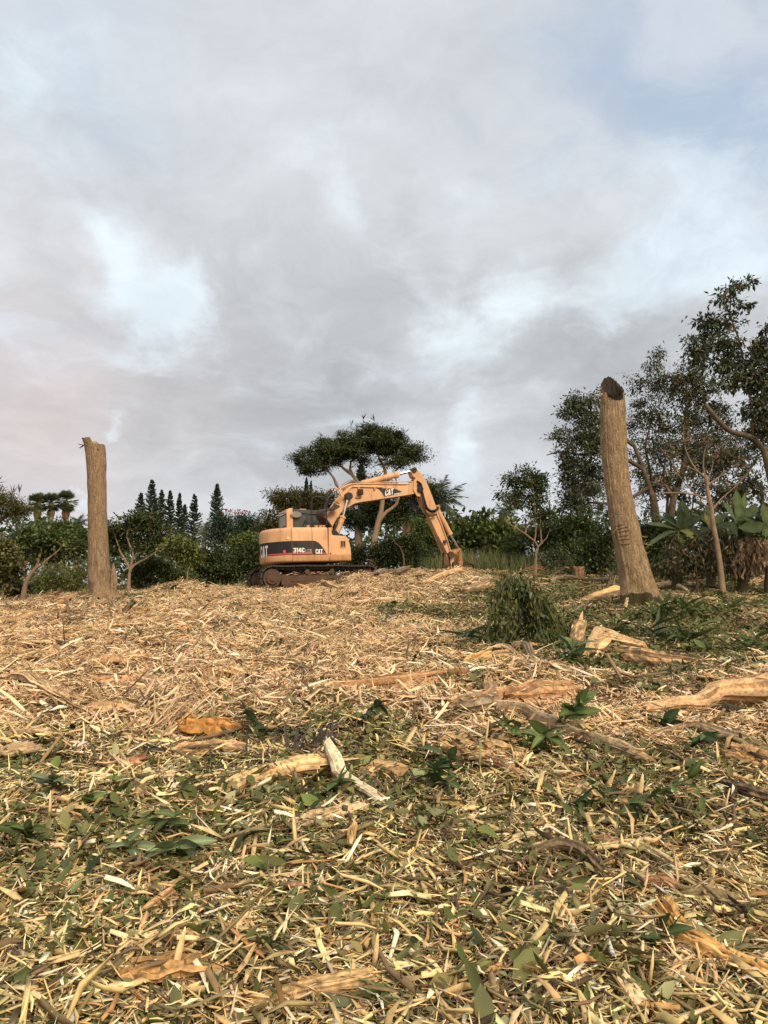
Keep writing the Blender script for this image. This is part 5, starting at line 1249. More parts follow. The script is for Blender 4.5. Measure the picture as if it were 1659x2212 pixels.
def build_right():
    tree('leafy_tree', 'wide dark tree behind and left of the right trunk', 'tree', 26,
         [L_(z4, (1000, 1640), (1020, 1450), (1000, 1280), (950, 1130), (900, 1000)), L_(z4, (990, 1230), (820, 1330), (640, 1320), (580, 1360)), L_(z4, (950, 1130), (760, 1020), (600, 1050), (480, 1030), (400, 1050)), L_(z4, (900, 1000), (700, 850), (600, 780))],
         B_(z4, .38, (640, 740, 110, 60), (560, 800, 80, 60), (660, 850, 120, 70), (530, 940, 90, 60), (620, 1000, 110, 80), (500, 1040, 70, 50), (560, 1120, 100, 70), (660, 1150, 100, 80), (500, 1180, 60, 60), (620, 1240, 110, 60), (700, 980, 80, 90), (560, 1290, 80, 40), (520, 1330, 60, 40)), GREYG, M_bark_dark, .12, 380, 62, (.14, .06), .34, .25, r_tip=.008, dense=.62)
    tree('leafy_tree', 'dense brownish tree directly right of the right trunk', 'tree', 28,
         [L_(z4, (1110, 1640), (1100, 1450), (1120, 1300), (1180, 1120), (1200, 950), (1190, 800)), L_(z4, (1030, 1640), (1035, 1400), (1000, 1200), (960, 1000), (1000, 830)), L_(z4, (1180, 1120), (1260, 1000), (1330, 880)), L_(z4, (1120, 1300), (1060, 1180), (1080, 1050))],
         B_(z4, .38, (930, 640, 80, 60), (960, 760, 110, 80), (1060, 650, 110, 80), (1020, 560, 60, 50), (1160, 700, 130, 90), (1020, 870, 110, 90), (1160, 860, 130, 90), (1280, 790, 120, 90), (920, 900, 70, 80), (940, 1020, 90, 90), (1080, 1020, 120, 90), (1220, 1000, 120, 80), (1330, 940, 110, 90), (930, 1150, 80, 90), (1040, 1160, 90, 80), (1150, 1180, 100, 70), (940, 1280, 70, 70), (1040, 510, 30, 30), (1030, 450, 20, 18), (1240, 620, 90, 60), (1300, 1130, 100, 60), (1400, 1060, 80, 70), (1190, 620, 110, 90), (1300, 680, 110, 90), (1340, 800, 110, 90), (1420, 900, 100, 90), (1240, 540, 60, 40)), BROWNG, M_bark_dark, .15, 560, 62, (.14, .06), .34, .25, r_tip=.008, dense=.58)
    tree('thin_trunked_tree', 'thin trunked tree filling the thicket behind the bare tree', 'tree', 30,
         [[(1445, 1260), (1450, 1180), (1440, 1100), (1450, 1020), (1445, 940)], [(1475, 1255), (1490, 1150), (1500, 1060), (1490, 980)], [(1415, 1260), (1410, 1160), (1420, 1080)]],
         [(1440, 960, 40, 35), (1490, 990, 40, 35), (1420, 1050, 40, 35), (1470, 1070, 45, 30), (1530, 1040, 40, 35), (1400, 1100, 30, 25), (1570, 1080, 40, 30), (1520, 1110, 40, 25), (1480, 920, 35, 30)], BROWNG, M_bark_mid, .07, 150, 60, (.13, .055), .34, .25, r_tip=.007, thin=.7)
    tree('thin_trunked_tree', 'thin trunked leafy tree just left of the right trunk', 'tree', 29.5,
         [[(1275, 1245), (1268, 1180), (1275, 1120), (1265, 1050)], [(1250, 1245), (1245, 1170), (1230, 1110)]],
         [(1265, 1060, 40, 35), (1240, 1100, 35, 28), (1290, 1100, 35, 30), (1225, 1130, 30, 20), (1270, 1140, 45, 22)], MIDG, M_bark_mid, .06, 90, 60, (.13, .055), .34, .25, r_tip=.007, thin=.7)
    tree('tall_tree', 'tall open crowned tree rising highest at the right edge', 'tree', 19.5,
         [L_(z4, (1760, 1700), (1720, 1400), (1660, 1120), (1640, 1030), (1575, 950), (1440, 915), (1390, 870), (1300, 760)), L_(z4, (1575, 945), (1570, 800), (1530, 560), (1490, 380), (1440, 250), (1450, 140), (1500, 95)), L_(z4, (1540, 620), (1640, 600), (1690, 500)), L_(z4, (1500, 420), (1420, 400), (1330, 390)), L_(z4, (1570, 800), (1650, 760), (1720, 700))],
         B_(z4, .38, (1450, 100, 40, 35), (1540, 80, 55, 22), (1395, 160, 40, 45), (1460, 200, 60, 40), (1540, 200, 40, 25), (1280, 275, 60, 30), (1360, 290, 80, 45), (1460, 300, 70, 50), (1240, 390, 50, 45), (1330, 400, 90, 60), (1440, 420, 90, 60), (1250, 470, 80, 60), (1360, 520, 110, 70), (1480, 520, 90, 70), (1620, 450, 80, 70), (1640, 560, 80, 90), (1560, 620, 80, 80), (1640, 700, 80, 90), (1440, 620, 100, 60), (1580, 780, 90, 70), (1650, 860, 60, 90), (1700, 400, 80, 90), (1650, 330, 40, 25), (1600, 900, 60, 60)), GREYG, M_bark_dark, .10, 430, 30, (.17, .07), .22, .5, r_tip=.005, thin=.40, dense=.62)
    tree('leafy_tree', 'dark leafy tree behind the bananas at the right edge', 'tree', 24, [[(1640, 1250), (1650, 1150), (1645, 1050)]], [(1600, 980, 40, 40), (1640, 950, 40, 45), (1560, 1000, 45, 35), (1620, 1040, 45, 35), (1570, 1055, 40, 25), (1520, 1000, 30, 30)], BROWNG, M_bark_dark, .10, 110, 55, (.14, .06), .34, .3)
    tree('bare_tree', 'mostly bare tree with pinkish twigs in front of bananas', 'tree', 17.6,
         [L_(z5c, (1115, 1610), (1080, 1400), (1040, 1150), (1000, 950), (980, 760), (950, 620), (925, 500), (925, 430), (900, 370)), L_(z5c, (955, 660), (820, 610), (780, 560), (680, 480), (600, 380), (500, 200), (480, 140)), L_(z5c, (905, 385), (800, 300), (640, 240), (540, 120)), L_(z5c, (800, 300), (720, 180), (650, 0), (640, -120)), L_(z5c, (925, 440), (960, 350), (1000, 230), (990, 60)), L_(z5c, (940, 470), (1050, 400), (1150, 310), (1330, 200)), L_(z5c, (980, 770), (870, 700), (820, 640)), L_(z5c, (920, 420), (880, 250), (890, 100), (940, -60)), L_(z5c, (800, 600), (640, 570), (460, 570), (240, 575)), L_(z5c, (1000, 760), (1100, 640), (1260, 500), (1400, 360))],
         B_(z5c, .18, (500, 80, 120, 120), (680, -80, 150, 100), (900, -60, 160, 120), (1150, 60, 180, 120), (1330, 200, 150, 120), (1000, 60, 150, 130), (560, 280, 120, 100), (1250, 320, 150, 80), (380, 420, 120, 100), (1200, 480, 120, 60)), BROWNG, M_bark_pale, .065, 260, 5, (.10, .045), .25, .3, r_tip=.009, thin=.36)
    tree('dark_shrub', 'dark understorey shrub behind the right trunk', 'shrub', 23.5, [[(1290, 1245), (1290, 1220), (1290, 1200)]], [(1270, 1180, 30, 25), (1310, 1170, 30, 30), (1300, 1215, 40, 25), (1260, 1220, 25, 20), (1400, 1180, 35, 30), (1410, 1215, 40, 22), (1440, 1150, 30, 30), (1390, 1140, 25, 25)], DARKG, M_bark_dark, .05, 150, 70, (.13, .06), .36)
    tree('dark_shrub', 'dark tangled undergrowth in front of the banana stems', 'shrub', 17.9, [[(1505, 1262), (1505, 1240), (1500, 1215)]], [(1440, 1225, 26, 20), (1490, 1210, 30, 26), (1530, 1225, 28, 20), (1570, 1200, 25, 35), (1455, 1180, 22, 22), (1520, 1180, 24, 20), (1605, 1235, 30, 12), (1560, 1150, 20, 18), (1640, 1190, 20, 30)], [(3, (.035, .045, .02)), (2, (.06, .055, .028)), (2, (.10, .075, .04)), (1, (.16, .11, .06))], M_bark_dark, .03, 120, 34, (.15, .04), .26, .9, dense=.8)
    tree('dark_shrub', 'deep green shrub filling the shade under the bananas', 'shrub', 21, [[(1520, 1255), (1520, 1225), (1520, 1200)]], [(1480, 1215, 35, 25), (1530, 1205, 35, 28), (1580, 1210, 40, 28), (1640, 1205, 40, 30), (1500, 1170, 40, 25), (1590, 1170, 40, 25), (1440, 1225, 25, 20), (1650, 1160, 35, 35)], DARKG, M_bark_dark, .05, 190, 65, (.13, .06), .36)
build_right()

# --- palms, pines
def frond(L, n, wid, droop, col, leaflet=.5, sag=.35):
    """A feather palm leaf: curved midrib with two rows of leaflets; built along +X, bending down."""
    mb = MB(); t = np.linspace(0, 1, 9); pts = np.stack([L * (t - .12 * droop * t ** 2), 0 * t, L * (-.5 * droop * t ** 2)], 1)
    mb.tube(pts, np.linspace(.028, .005, 9) * max(.6, L / 2.2), 4, np.array(col) * 1.3)
    for k in range(n):
        f = .08 + .9 * k / (n - 1); p = np.array([np.interp(f, t, pts[:, j]) for j in range(3)]); l = leaflet * (math.sin(min(1, f * 1.25) * math.pi) ** .6 * .8 + .25)
        for s in (-1, 1):
            d = nrm(np.array([.55, s * 1.0, -sag + rng.normal(0, .15)])); e = p + d * l + np.array([0, 0, -l * .25]); w = np.array([wid, 0, 0])
            c = np.array(col) * rng.uniform(.65, 1.35); mb.add([p - w * .5, p + w * .5, p + d * l * .55 + w * .45, e, p + d * l * .55 - w * .45], [(0, 1, 2, 4), (4, 2, 3)], c)
    return mb
def feather_palm(label, px, py, Y, L, n=15, col=(.06, .085, .035), r=.11, name='palm_tree', group=None, dead=None, lift=(-.5, 1.1), base_y=1255, azs=None, skirt=False, leaflet=.55):
    top = P(px, py, Y); gz = float(T(top[0], Y)); root = empty(name, (top[0], Y, gz)); h = top[2] - gz
    tag(root, label, 'palm tree', group)
    z = np.linspace(-.2, h, 14); MB().tube([(0.04 * math.sin(q * 2), 0, q) for q in z], np.interp(z, [0, h], [r * 1.3, r]), 9, (.3, .22, .15)).build('trunk', M_bark_mid, root, True)
    ms = [frond(L, 26, .045 * L / 2, dr, col, leaflet, sg).mesh('frond', M_leaf) for dr, sg in ((.5, .3), (.9, .5), (1.3, .7))]
    for k in range(n):
        el = lift[0] + (lift[1] - lift[0]) * ((k + .5) / n); az = (k * 2.4) if azs is None else azs[k % len(azs)] + rng.normal(0, .15)
        o = link('frond', ms[min(2, int(3 * (1 - (k + .5) / n)))], root, (0, 0, h)); o.rotation_euler = (rng.normal(0, .15), -el, az); o.scale = [rng.uniform(.8, 1.08)] * 3
    if skirt:
        mb = MB()
        for k in range(46):
            a = rng.uniform(0, 6.28); q = np.array([math.cos(a), math.sin(a), 0]); l = rng.uniform(.5, 1) * skirt
            mb.tube([q * r, q * (r + .16) + (0, 0, -l * .25), q * (r + .10) + (0, 0, -l)], [.04, .05, .02], 4, np.array((.42, .22, .13)) * rng.uniform(.6, 1.2), squash=.3)
        o = mb.build('dead_frond_skirt', M_twig, root); o.location = (0, 0, h); tag(o, kind='stuff')
    return root
def fan_palm(label, px, py, Y, R_, sk):
    top = P(px, py, Y); gz = float(T(top[0], Y)); h = top[2] - gz; root = empty('fan_palm', (top[0], Y, gz)); tag(root, label, 'palm tree', 'fan palms in the distance at left')
    MB().tube([(0, 0, 0), (0, 0, h)], [.34, .26], 9, (.3, .2, .13)).build('trunk', M_bark_mid, root, True)
    mb = MB()
    for k in range(46):
        el = math.asin(rng.uniform(-.85, 1)); az = rng.uniform(0, 6.28); d = np.array([math.cos(az) * math.cos(el), math.sin(az) * math.cos(el), math.sin(el)]); p = d * R_ * .5
        s = nrm(np.cross(d, (0, 0, 1))); u = np.cross(s, d); mb.tube([(0, 0, 0), p], .03, 3, (.10, .10, .04)); c0 = np.array((.085, .105, .045)) * rng.uniform(.6, 1.4)
        for j in range(9):
            a = (j - 4) * .27; e = nrm(d * math.cos(a) + s * math.sin(a)) * R_ * .62; e = e + np.array([0, 0, -.10 * R_ * (.4 + abs(a) * .3)]); w = np.cross(e, u); w = nrm(w) * R_ * .065
            mb.add([p, p + e * .5 + w, p + e, p + e * .5 - w], [(0, 1, 2, 3)], c0 * rng.uniform(.8, 1.2))
    o = mb.build('crown', M_leaf, root); o.location = (0, 0, h)
    mb = MB()
    for k in range(60):
        a = rng.uniform(0, 6.28); q = np.array([math.cos(a), math.sin(a), 0]); l = rng.uniform(.6, 1) * sk
        mb.tube([q * .3, q * .36 + (0, 0, -l * .35), q * .22 + (0, 0, -l)], [.05, .08, .04], 4, np.array((.33, .17, .10)) * rng.uniform(.5, 1.2), squash=.3)
    o = mb.build('dead_frond_skirt', M_twig, root); o.location = (0, 0, h - R_ * .72); tag(o, kind='stuff')
fan_palm('leftmost of three fan palms with a brown skirt', *z6(515, 320), 75, 1.1, 1.0)
fan_palm('middle of three fan palms with a brown skirt', *z6(695, 315), 77, 1.1, 1.0)
fan_palm('tallest of three fan palms, rightmost with widest brown skirt', *z6(897, 300), 74, 1.15, 1.25)
feather_palm('stiff date palm standing just left of the left trunk', *z6(1060, 610), 55, 1.0, 20, (.06, .08, .045), .2, lift=(-.4, 1.2), leaflet=.32)
feather_palm('pale feathery palm fronds at the far left edge', 14, 1165, 27, 1.15, 9, (.07, .09, .07), .07, lift=(.2, 1.0), azs=[.2, .6, 1.0, -.2, 2.9, .4], leaflet=.32)
feather_palm('small yellowish palm right of the row of pines', *z3(1300, 640), 48, .95, 14, (.16, .17, .09), .14, lift=(-.6, 1.3), leaflet=.34)
feather_palm('coconut palm with pink brown skirt between boom and arm', *z5(1080, 880), 40, 1.1, 13, (.085, .10, .05), .15, lift=(-.2, 1.2), skirt=2.3, leaflet=.4)
feather_palm('coconut palm whose fronds spread right of the arm', *z5(1325, 735), 33, 1.45, 17, (.07, .088, .05), .13, lift=(-.45, 1.25), leaflet=.5, azs=[0, .3, -.3, 1.2, 2.4, 3.3, -1.2, .1, .6, 1.8])
feather_palm('small distant palm left of the slender pale stemmed tree', *z5b(1000, 455), 52, 1.15, 13, (.05, .065, .04), .16, lift=(-.5, 1.2), leaflet=.4)

def pine(label, px, top, bot, Y, seed, wid=1.0):
    g = np.random.default_rng(seed); a = P(px, top, Y); gz = float(T(a[0], Y)); b = P(px, bot, Y)
    H = a[2] - gz; vis = a[2] - b[2]; root = empty('norfolk_pine', (a[0], Y, gz)); tag(root, label, 'pine tree', 'norfolk pines in the distance')
    MB().tube([(0, 0, 0), (0, 0, H)], [.28, .03], 7).build('trunk', M_bark_dark, root, True)
    V, F, C = [], [], []; z = H - .35; mb = MB()
    Rm = vis * .215 * wid
    while z > H - vis * 1.25:
        f = (H - z) / vis; rad = Rm * min(1, .10 + f * 1.35) * g.uniform(.82, 1.12); n = 7
        for k in range(n):
            az = k * 6.283 / n + g.uniform(0, 1); d = np.array([math.cos(az), math.sin(az), 0]); l = rad * g.uniform(.7, 1.2)
            z_ = z; z = z + g.normal(0, vis * .014); p0 = np.array([0, 0, z]); p1 = d * l * .55 + (0, 0, z - .02 * l); p2 = d * l + (0, 0, z + .34 * l); c = np.array((.030, .045, .028)) * g.uniform(.6, 1.5)
            s = np.array([-d[1], d[0], 0])
            for q in range(7):
                t = (q + 1.2) / 8; p = (p0 * (1 - t) + p2 * t) + (0, 0, -.10 * l * math.sin(t * 3.14)); w = .17 * vis ** .5 * .22
                mb.add([p + s * w * 1.4, p - s * w * 1.4, p - s * w * .5 + d * w + (0, 0, w * 2.2), p + s * w * .5 + d * w + (0, 0, w * 2.2)], [(0, 1, 2, 3)], c); mb.add([p + d * w, p - d * w, p + (0, 0, w * 2.6)], [(0, 1, 2)], c * 1.15)
            z = z_
        z -= vis * .050 * g.uniform(.7, 1.3)
    mb.tube([(0, 0, H - .1), (0, 0, H + vis * .035)], [.05, .01], 4, (.03, .045, .03))
    mb.build('crown', M_leaf, root)
PINES = [('first pine of the far row, short, nearest to the left trunk', 897, 395, 560, 1.15), ('tallest of the far row of pines, second from its left end', 968, 317, 560, 1.05), ('narrow dark pine tucked against the tallest pine', 990, 425, 570, .8),
         ('third large pine of the far row with a narrow spire', 1028, 377, 580, .9), ('middle pine of the far row with an even cone', 1082, 383, 600, .95), ('thin pale pine right of the middle of the far row', 1142, 400, 660, .7),
         ('short dark pine squeezed before the last pine of the row', 1175, 470, 670, .95), ('last pine at the right end of the far row', 1238, 410, 720, .95), ('lone tall pine standing apart right of the pine row', 1380, 340, 540, 1.1)]
for i, (lb, x, t, b, w) in enumerate(PINES): pine(lb, *(z3(x, 0)[0], z3(0, t)[1], z3(0, b)[1]), 118 + (i * 7) % 23, 40 + i, w)
pine('small pine seen in the gap under the umbrella tree', z5(695, 0)[0], z5(0, 412)[1], z5(0, 560)[1], 95, 61, 1.5)
pine('left of two tiny pine tips above the excavator cab', z5(246, 0)[0], z5(0, 532)[1], z5(0, 650)[1], 150, 62, .8)
pine('right of two tiny pine tips above the excavator cab', z5(284, 0)[0], z5(0, 558)[1], z5(0, 650)[1], 150, 63, .7)

# --- bananas
M_banana = mat_leaf('banana_leaf', .6, .3, .2)
def banana_blade(L, W, bend, col, tear=0.0, seed=0):
    g = np.random.default_rng(seed); n = 15; V, C = [], []; t = np.linspace(0, 1, n)
    for i, q in enumerate(t):
        w = W * .5 * min(1, (q * 6 + .10)) * max(.06, 1 - (max(0, q - .62) / .38) ** 2.2) * (g.uniform(.72, 1.0) if i % 3 == 1 else 1) ; mid = np.array([L * (q - .25 * bend * q * q), 0, -L * .55 * bend * q * q])
        for s in (-1, -.5, 0, .5, 1):
            ed = abs(s); V.append(mid + np.array([-w * ed * .12 + (g.normal(0, tear * L) if ed == 1 else 0), s * w, w * (.16 * ed) + (g.normal(0, tear * W) if ed else 0)])); C.append(np.array(col) * (1.35 if s == 0 else g.uniform(.8, 1.15)))
    F = [(i * 5 + k, i * 5 + k + 1, (i + 1) * 5 + k + 1, (i + 1) * 5 + k) for i in range(n - 1) for k in range(4)]
    mb = MB().add(V, F, C); mb.tube([(L * (q - .25 * bend * q * q), 0, -L * .55 * bend * q * q - .01) for q in t], np.linspace(.022, .004, n), 4, np.array(col) * 1.5)
    return mb
def banana(label, base_px, crown, Y, blades, dead=()):
    c = P(*crown, Y); bx = P(base_px, 1250, Y)[0]; gz = float(T(bx, Y)); base = np.array([bx, Y, gz]); root = empty('banana_plant', base); tag(root, label, 'banana plant', 'banana plants at the right edge')
    cr = c - base
    MB().tube([(0, 0, -.1), cr * .5 + (.03, 0, 0), cr], [.13, .11, .07], 10, (.07, .06, .03)).build('stem', M_twig, root, True)
    blades = list(blades)
    for _ in range(11):
        a = rng.uniform(-.6, 3.7); l = rng.uniform(35, 85); blades.append((crown[0] + l * math.cos(a), crown[1] - l * .8 * math.sin(a), .4, rng.uniform(.1, .7), GD if rng.random() < .6 else GB, rng.uniform(.1, .7)))
    for k, (tx, ty, w, bend, col, dy) in enumerate(blades):
        t = P(tx, ty, Y + dy) - base; d = t - cr; L = float(np.linalg.norm(d)) * (1 + .18 * bend)
        o = banana_blade(L, w * (.46 if bend > .06 else .5), bend, col, .012, k + int(tx)).build('leaf', M_banana, root, True)
        x = nrm(d + np.array([0, 0, L * .42 * bend])); y = nrm(np.cross(nrm((0, -.8, .6)), x) + rng.normal(0, .2, 3)); y = nrm(y - x * np.dot(x, y)); z = np.cross(x, y)
        o.matrix_local = Matrix(((x[0], y[0], z[0], cr[0]), (x[1], y[1], z[1], cr[1]), (x[2], y[2], z[2], cr[2]), (0, 0, 0, 1)))
    for k, (sx, sy, ex, ey, w) in enumerate(dead):
        a, b = P(sx, sy, Y - .25) - base, P(ex, ey, Y - .3) - base; mb = MB(); Ld = np.linalg.norm(b - a)
        for q in range(34):                                     # dry ribbons hanging down the stem, each curled and torn
            x0 = rng.uniform(-.5, .5) * w; f0 = rng.random() ** 1.3 * .6; f1 = min(1, f0 + rng.uniform(.2, .6)); yy = rng.uniform(-.10, .04) - .05 * math.cos(x0 / w * 3); V, C, n = [], [], 8
            c = np.array((.30, .21, .135)) * rng.uniform(.25, 1.5); ww = rng.uniform(.018, .05); ph = rng.uniform(0, 6)
            for i in range(n):
                t_ = i / (n - 1); p = a + (b - a) * (f0 + (f1 - f0) * t_) + np.array([x0 + .03 * math.sin(ph + t_ * 5), yy + .04 * math.sin(ph * 2 + t_ * 7), 0]); e = ww * (1 - .75 * t_ ** 3) * rng.uniform(.6, 1.2); tw = ph + t_ * 2.2
                V += [p - np.array([e * math.cos(tw), e * math.sin(tw) * .7, 0]), p + np.array([e * math.cos(tw), e * math.sin(tw) * .7, 0])]; C += [c * rng.uniform(.8, 1.2)] * 2
            mb.add(V, [(2 * i, 2 * i + 1, 2 * i + 3, 2 * i + 2) for i in range(n - 1)], C)
        tag(mb.build('dead_leaves', M_twig, root), kind='stuff')
GB, GD, GL = (.045, .068, .022), (.028, .043, .016), (.075, .105, .036)  # banana greens darkened to paint in the shade the leaves stand in
def c5(*p): return z5c(*p)
def bl(x, y, w, b, c, dy): return (*z5c(x, y), w, b, c, dy)
banana('banana plant with dark stem nearest to the right trunk', z5c(540, 0)[0], z5c(610, 1010), 18.6,
       [bl(210, 940, .32, .25, (.085, .11, .055), -.5), bl(270, 800, .42, .1, GB, -.3), bl(290, 1225, .30, .7, (.075, .10, .05), -.5), bl(640, 640, .50, .05, GB, .3), bl(400, 780, .34, .2, GD, .8), bl(860, 860, .55, .45, GD, .2), bl(700, 700, .4, .1, GB, .5), bl(760, 1130, .45, .9, (.16, .16, .045), -.3), bl(640, 1380, .42, 1.2, (.13, .14, .04), -.2), bl(830, 1100, .4, .6, GD, -.2)])
banana('banana plant with tall upright leaf and brown hanging leaves', z5c(1340, 0)[0], z5c(1330, 960), 18.0,
       [bl(1275, 520, .42, .05, GL, .2), bl(1395, 560, .30, .08, GL, .4), bl(1120, 660, .42, .15, (.08, .11, .05), .2), bl(1050, 1060, .5, .5, GD, -.3), bl(1220, 1060, .5, .7, GD, -.4), bl(1560, 700, .6, .2, GB, .1), bl(1450, 1080, .62, .6, GB, -.5), bl(1180, 830, .4, .3, GD, .5)],
       [(*z5c(1320, 1120), *z5c(1340, 1620), .34), (*z5c(1400, 1080), *z5c(1440, 1600), .22), (*z5c(1480, 1090), *z5c(1520, 1540), .24)])
banana('banana plant with broad leaves cut by the right edge', z5c(1660, 0)[0], z5c(1680, 1000), 17.6,
       [bl(1600, 700, .62, .1, (.075, .095, .03), .1), bl(1420, 1060, .6, .55, GB, -.4), bl(1500, 840, .6, .3, GB, .2), bl(1640, 1080, .5, .8, GL, -.4), bl(1800, 800, .6, .3, GB, 0)],
       [(*z5c(1640, 1100), *z5c(1650, 1480), .26), (*z5c(1560, 1100), *z5c(1580, 1520), .22)])
banana('small banana plant behind the bare tree stem', z5c(960, 0)[0], z5c(980, 1000), 19.4,
       [bl(900, 820, .34, .2, (.16, .13, .05), -.1), bl(860, 1080, .4, .7, GD, -.2), bl(1110, 820, .45, .2, GB, .3), bl(1090, 1080, .5, .5, GD, -.2), bl(800, 950, .4, .4, GB, .2), bl(830, 1200, .3, 1, (.17, .14, .05), -.2)],
       [(*z5c(980, 1060), *z5c(940, 1190), .2), (*z5c(760, 1060), *z5c(790, 1240), .16)])

# --- grass, agave, far wood
def make_grass():
    n = 26000; x = rng.uniform(-14, 14, n); y = rng.uniform(27.0, 34, n)
    k = (x > 1.0) & (x < 9.5) | (rng.random(n) < .35); x, y = x[k], y[k]; n = len(x)
    c = np.stack([x, y, T(x, y)], 1); d = np.stack([rng.normal(0, .3, n), rng.normal(0, .3, n), np.ones(n)], 1)
    h = np.where((x > 1) & (x < 9.5), rng.uniform(.5, 1.25, n), rng.uniform(.25, .6, n)) * (.6 + .4 * sstep(27, 29, y))
    o = leaves('grass', c, d, rng.normal(0, 1, (n, 3)), h, np.full(n, .035), pick([(4, (.13, .165, .065)), (3, (.17, .195, .08)), (2, (.21, .21, .10)), (1, (.26, .23, .12))], n), M_leaf, None)
    tag(o, 'tall green grass beyond the edge of the mulch', kind='stuff')
make_grass()
def rosette(label, name, px, py, Y, n, L, w, col):
    p = P(px, py, Y); base = np.array([p[0], Y, float(T(p[0], Y))]); root = empty(name, base); tag(root, label, 'plant')
    for k in range(n):
        az = k * 2.4; el = .25 + 1.1 * k / n; d = np.array([math.cos(az) * math.cos(el), math.sin(az) * math.cos(el), math.sin(el)]); s = nrm(np.cross(d, (0, 0, 1))) * w; e = d * L; m = e * .5 + (0, 0, .06 * L); c = np.array(col) * rng.uniform(.7, 1.3); u = np.array([0, 0, w * .5])
        MB().add([(0, 0, .02), m * .5 - s * .8 + u, m * .5 + s * .8 + u, m * .5, m - s + u, m + s + u, m, e - (0, 0, .08 * L)], [(0, 3, 1), (0, 2, 3), (1, 3, 6, 4), (3, 2, 5, 6), (4, 6, 7), (6, 5, 7)], c).build('leaf', M_leaf, root)
rosette('spiky dark green agave behind fallen branches', 'agave_plant', 1243, 1205, 24.5, 22, .75, .045, (.04, .06, .03))

def far_wood():
    n = 30000; x = rng.uniform(-75, 75, n); y = rng.uniform(48, 66, n)
    top = 3.4 + 1.0 * np.sin(x * .23 + 1) + .8 * np.sin(x * .61) + .5 * np.sin(x * 1.7 + 2)
    z = T(x, y) + (top + np.interp(x, [-30, -18, 0, 20, 40], [1.2, .2, .6, 1.6, 3])) * rng.random(n) ** .7
    d = rng.normal(0, 1, (n, 3)) + np.array([0, -.3, -.2]); L = rng.uniform(.3, .7, n)
    o = leaves('far_wood', np.stack([x, y, z], 1), d, rng.normal(0, 1, (n, 3)) + (0, 0, 1), L, L * .5, pick(DARKG, n), M_leaf, None)
    tag(o, 'dark mass of woodland closing the view behind the trees', kind='stuff')
far_wood()
# ------------------------------------------------------------------ logs, branches, slabs and leaves lying about
PALE, TANW, ORNG, REDW, BARK, GREYB, DARKB, LICH, OLIVB = (.68, .50, .29), (.56, .36, .19), (.60, .29, .09), (.36, .17, .085), (.21, .145, .085), (.30, .24, .16), (.055, .042, .03), (.42, .38, .27), (.26, .21, .10)

def smooth_path(pts, m):
    pts = np.asarray(pts, float)
    if len(pts) == 2: return pts[0] + (pts[1] - pts[0]) * np.linspace(0, 1, m)[:, None]
    out = []
    for x in np.linspace(0, len(pts) - 1, m):
        i = min(int(x), len(pts) - 2); f = x - i; p0, p1, p2, p3 = pts[max(i - 1, 0)], pts[i], pts[i + 1], pts[min(i + 2, len(pts) - 1)]
        out.append(.5 * (2 * p1 + (p2 - p0) * f + (2 * p0 - 5 * p1 + 4 * p2 - p3) * f * f + (3 * p1 - p0 - 3 * p2 + p3) * f ** 3))
    return np.array(out)

def log_mesh(mb, pts, rad, n=14, cols=(BARK,), split=None, face=None, rough=.10, rag=.5, squash=1.0, groove=.0, streak=.18, roll=0.0):
    """A piece of stem. split: height of the riven face as a share of the radius; face: colour of bare wood there."""
    pts = np.asarray(pts, float); m = len(pts); rad = np.interp(np.linspace(0, 1, m), np.linspace(0, 1, len(np.atleast_1d(rad))), np.atleast_1d(rad))
    Tn = np.gradient(pts, axis=0); Tn /= np.linalg.norm(Tn, axis=1)[:, None] + 1e-9
    ang = np.linspace(0, 2 * math.pi, n, endpoint=False) + rng.uniform(0, .3); prof = 1 + rng.normal(0, rough, n); gr = rng.normal(0, groove, n); st = 1 + rng.normal(0, streak, n)
    slow = np.cumsum(rng.normal(0, rough * .35, (m, n)), 0); slow -= slow.mean(0)
    V, C = [], []; up = np.array([0, 0, 1.0]) if abs(Tn[0][2]) < .9 else np.array([1.0, 0, 0]); e = nrm(np.cross(up, Tn[0]))
    L = np.linalg.norm(pts[-1] - pts[0]); cb = np.array(cols[0]); cw = np.array(face if face is not None else cols[0])
    tip0, tip1 = rng.normal(0, rag, n) * rad[0] * 1.3, rng.normal(0, rag, n) * rad[-1] * 1.6
    for i in range(m):
        e = nrm(e - Tn[i] * np.dot(e, Tn[i])); f = np.cross(Tn[i], e)
        for k in range(n):
            a = ang[k] + roll; x, y = math.cos(a), math.sin(a); r = rad[i] * (prof[k] + slow[i, k] * .6); bare = False
            if split is not None and y > split:
                y = split + gr[k] + rng.normal(0, .04); bare = True
            q = pts[i] + e * (x * r) + f * (y * r * squash)
            if i == 0: q = q + Tn[0] * tip0[k]
            if i == m - 1: q = q + Tn[-1] * tip1[k]
            V.append(q); end = i in (0, m - 1)
            c = cw * st[k] * rng.uniform(.85, 1.15) if (bare or end) else (cb if len(cols) == 1 else np.array(cols[int(rng.integers(len(cols)))])) * st[k] * rng.uniform(.8, 1.2)
            C.append(np.clip(c, .01, .9))
    F = grid_faces(m, n); b = len(V)
    for i, s in ((0, -1), (m - 1, 1)):
        ring = V[i * n:(i + 1) * n]; V.append(sum(ring) / n - Tn[i] * s * rad[i] * .15); C.append(np.clip(cw * .9, .01, .9)); j = len(V) - 1
        F += [(i * n + k, i * n + (k + 1) % n, j) for k in range(n)]
    return mb.add(V, F, C)

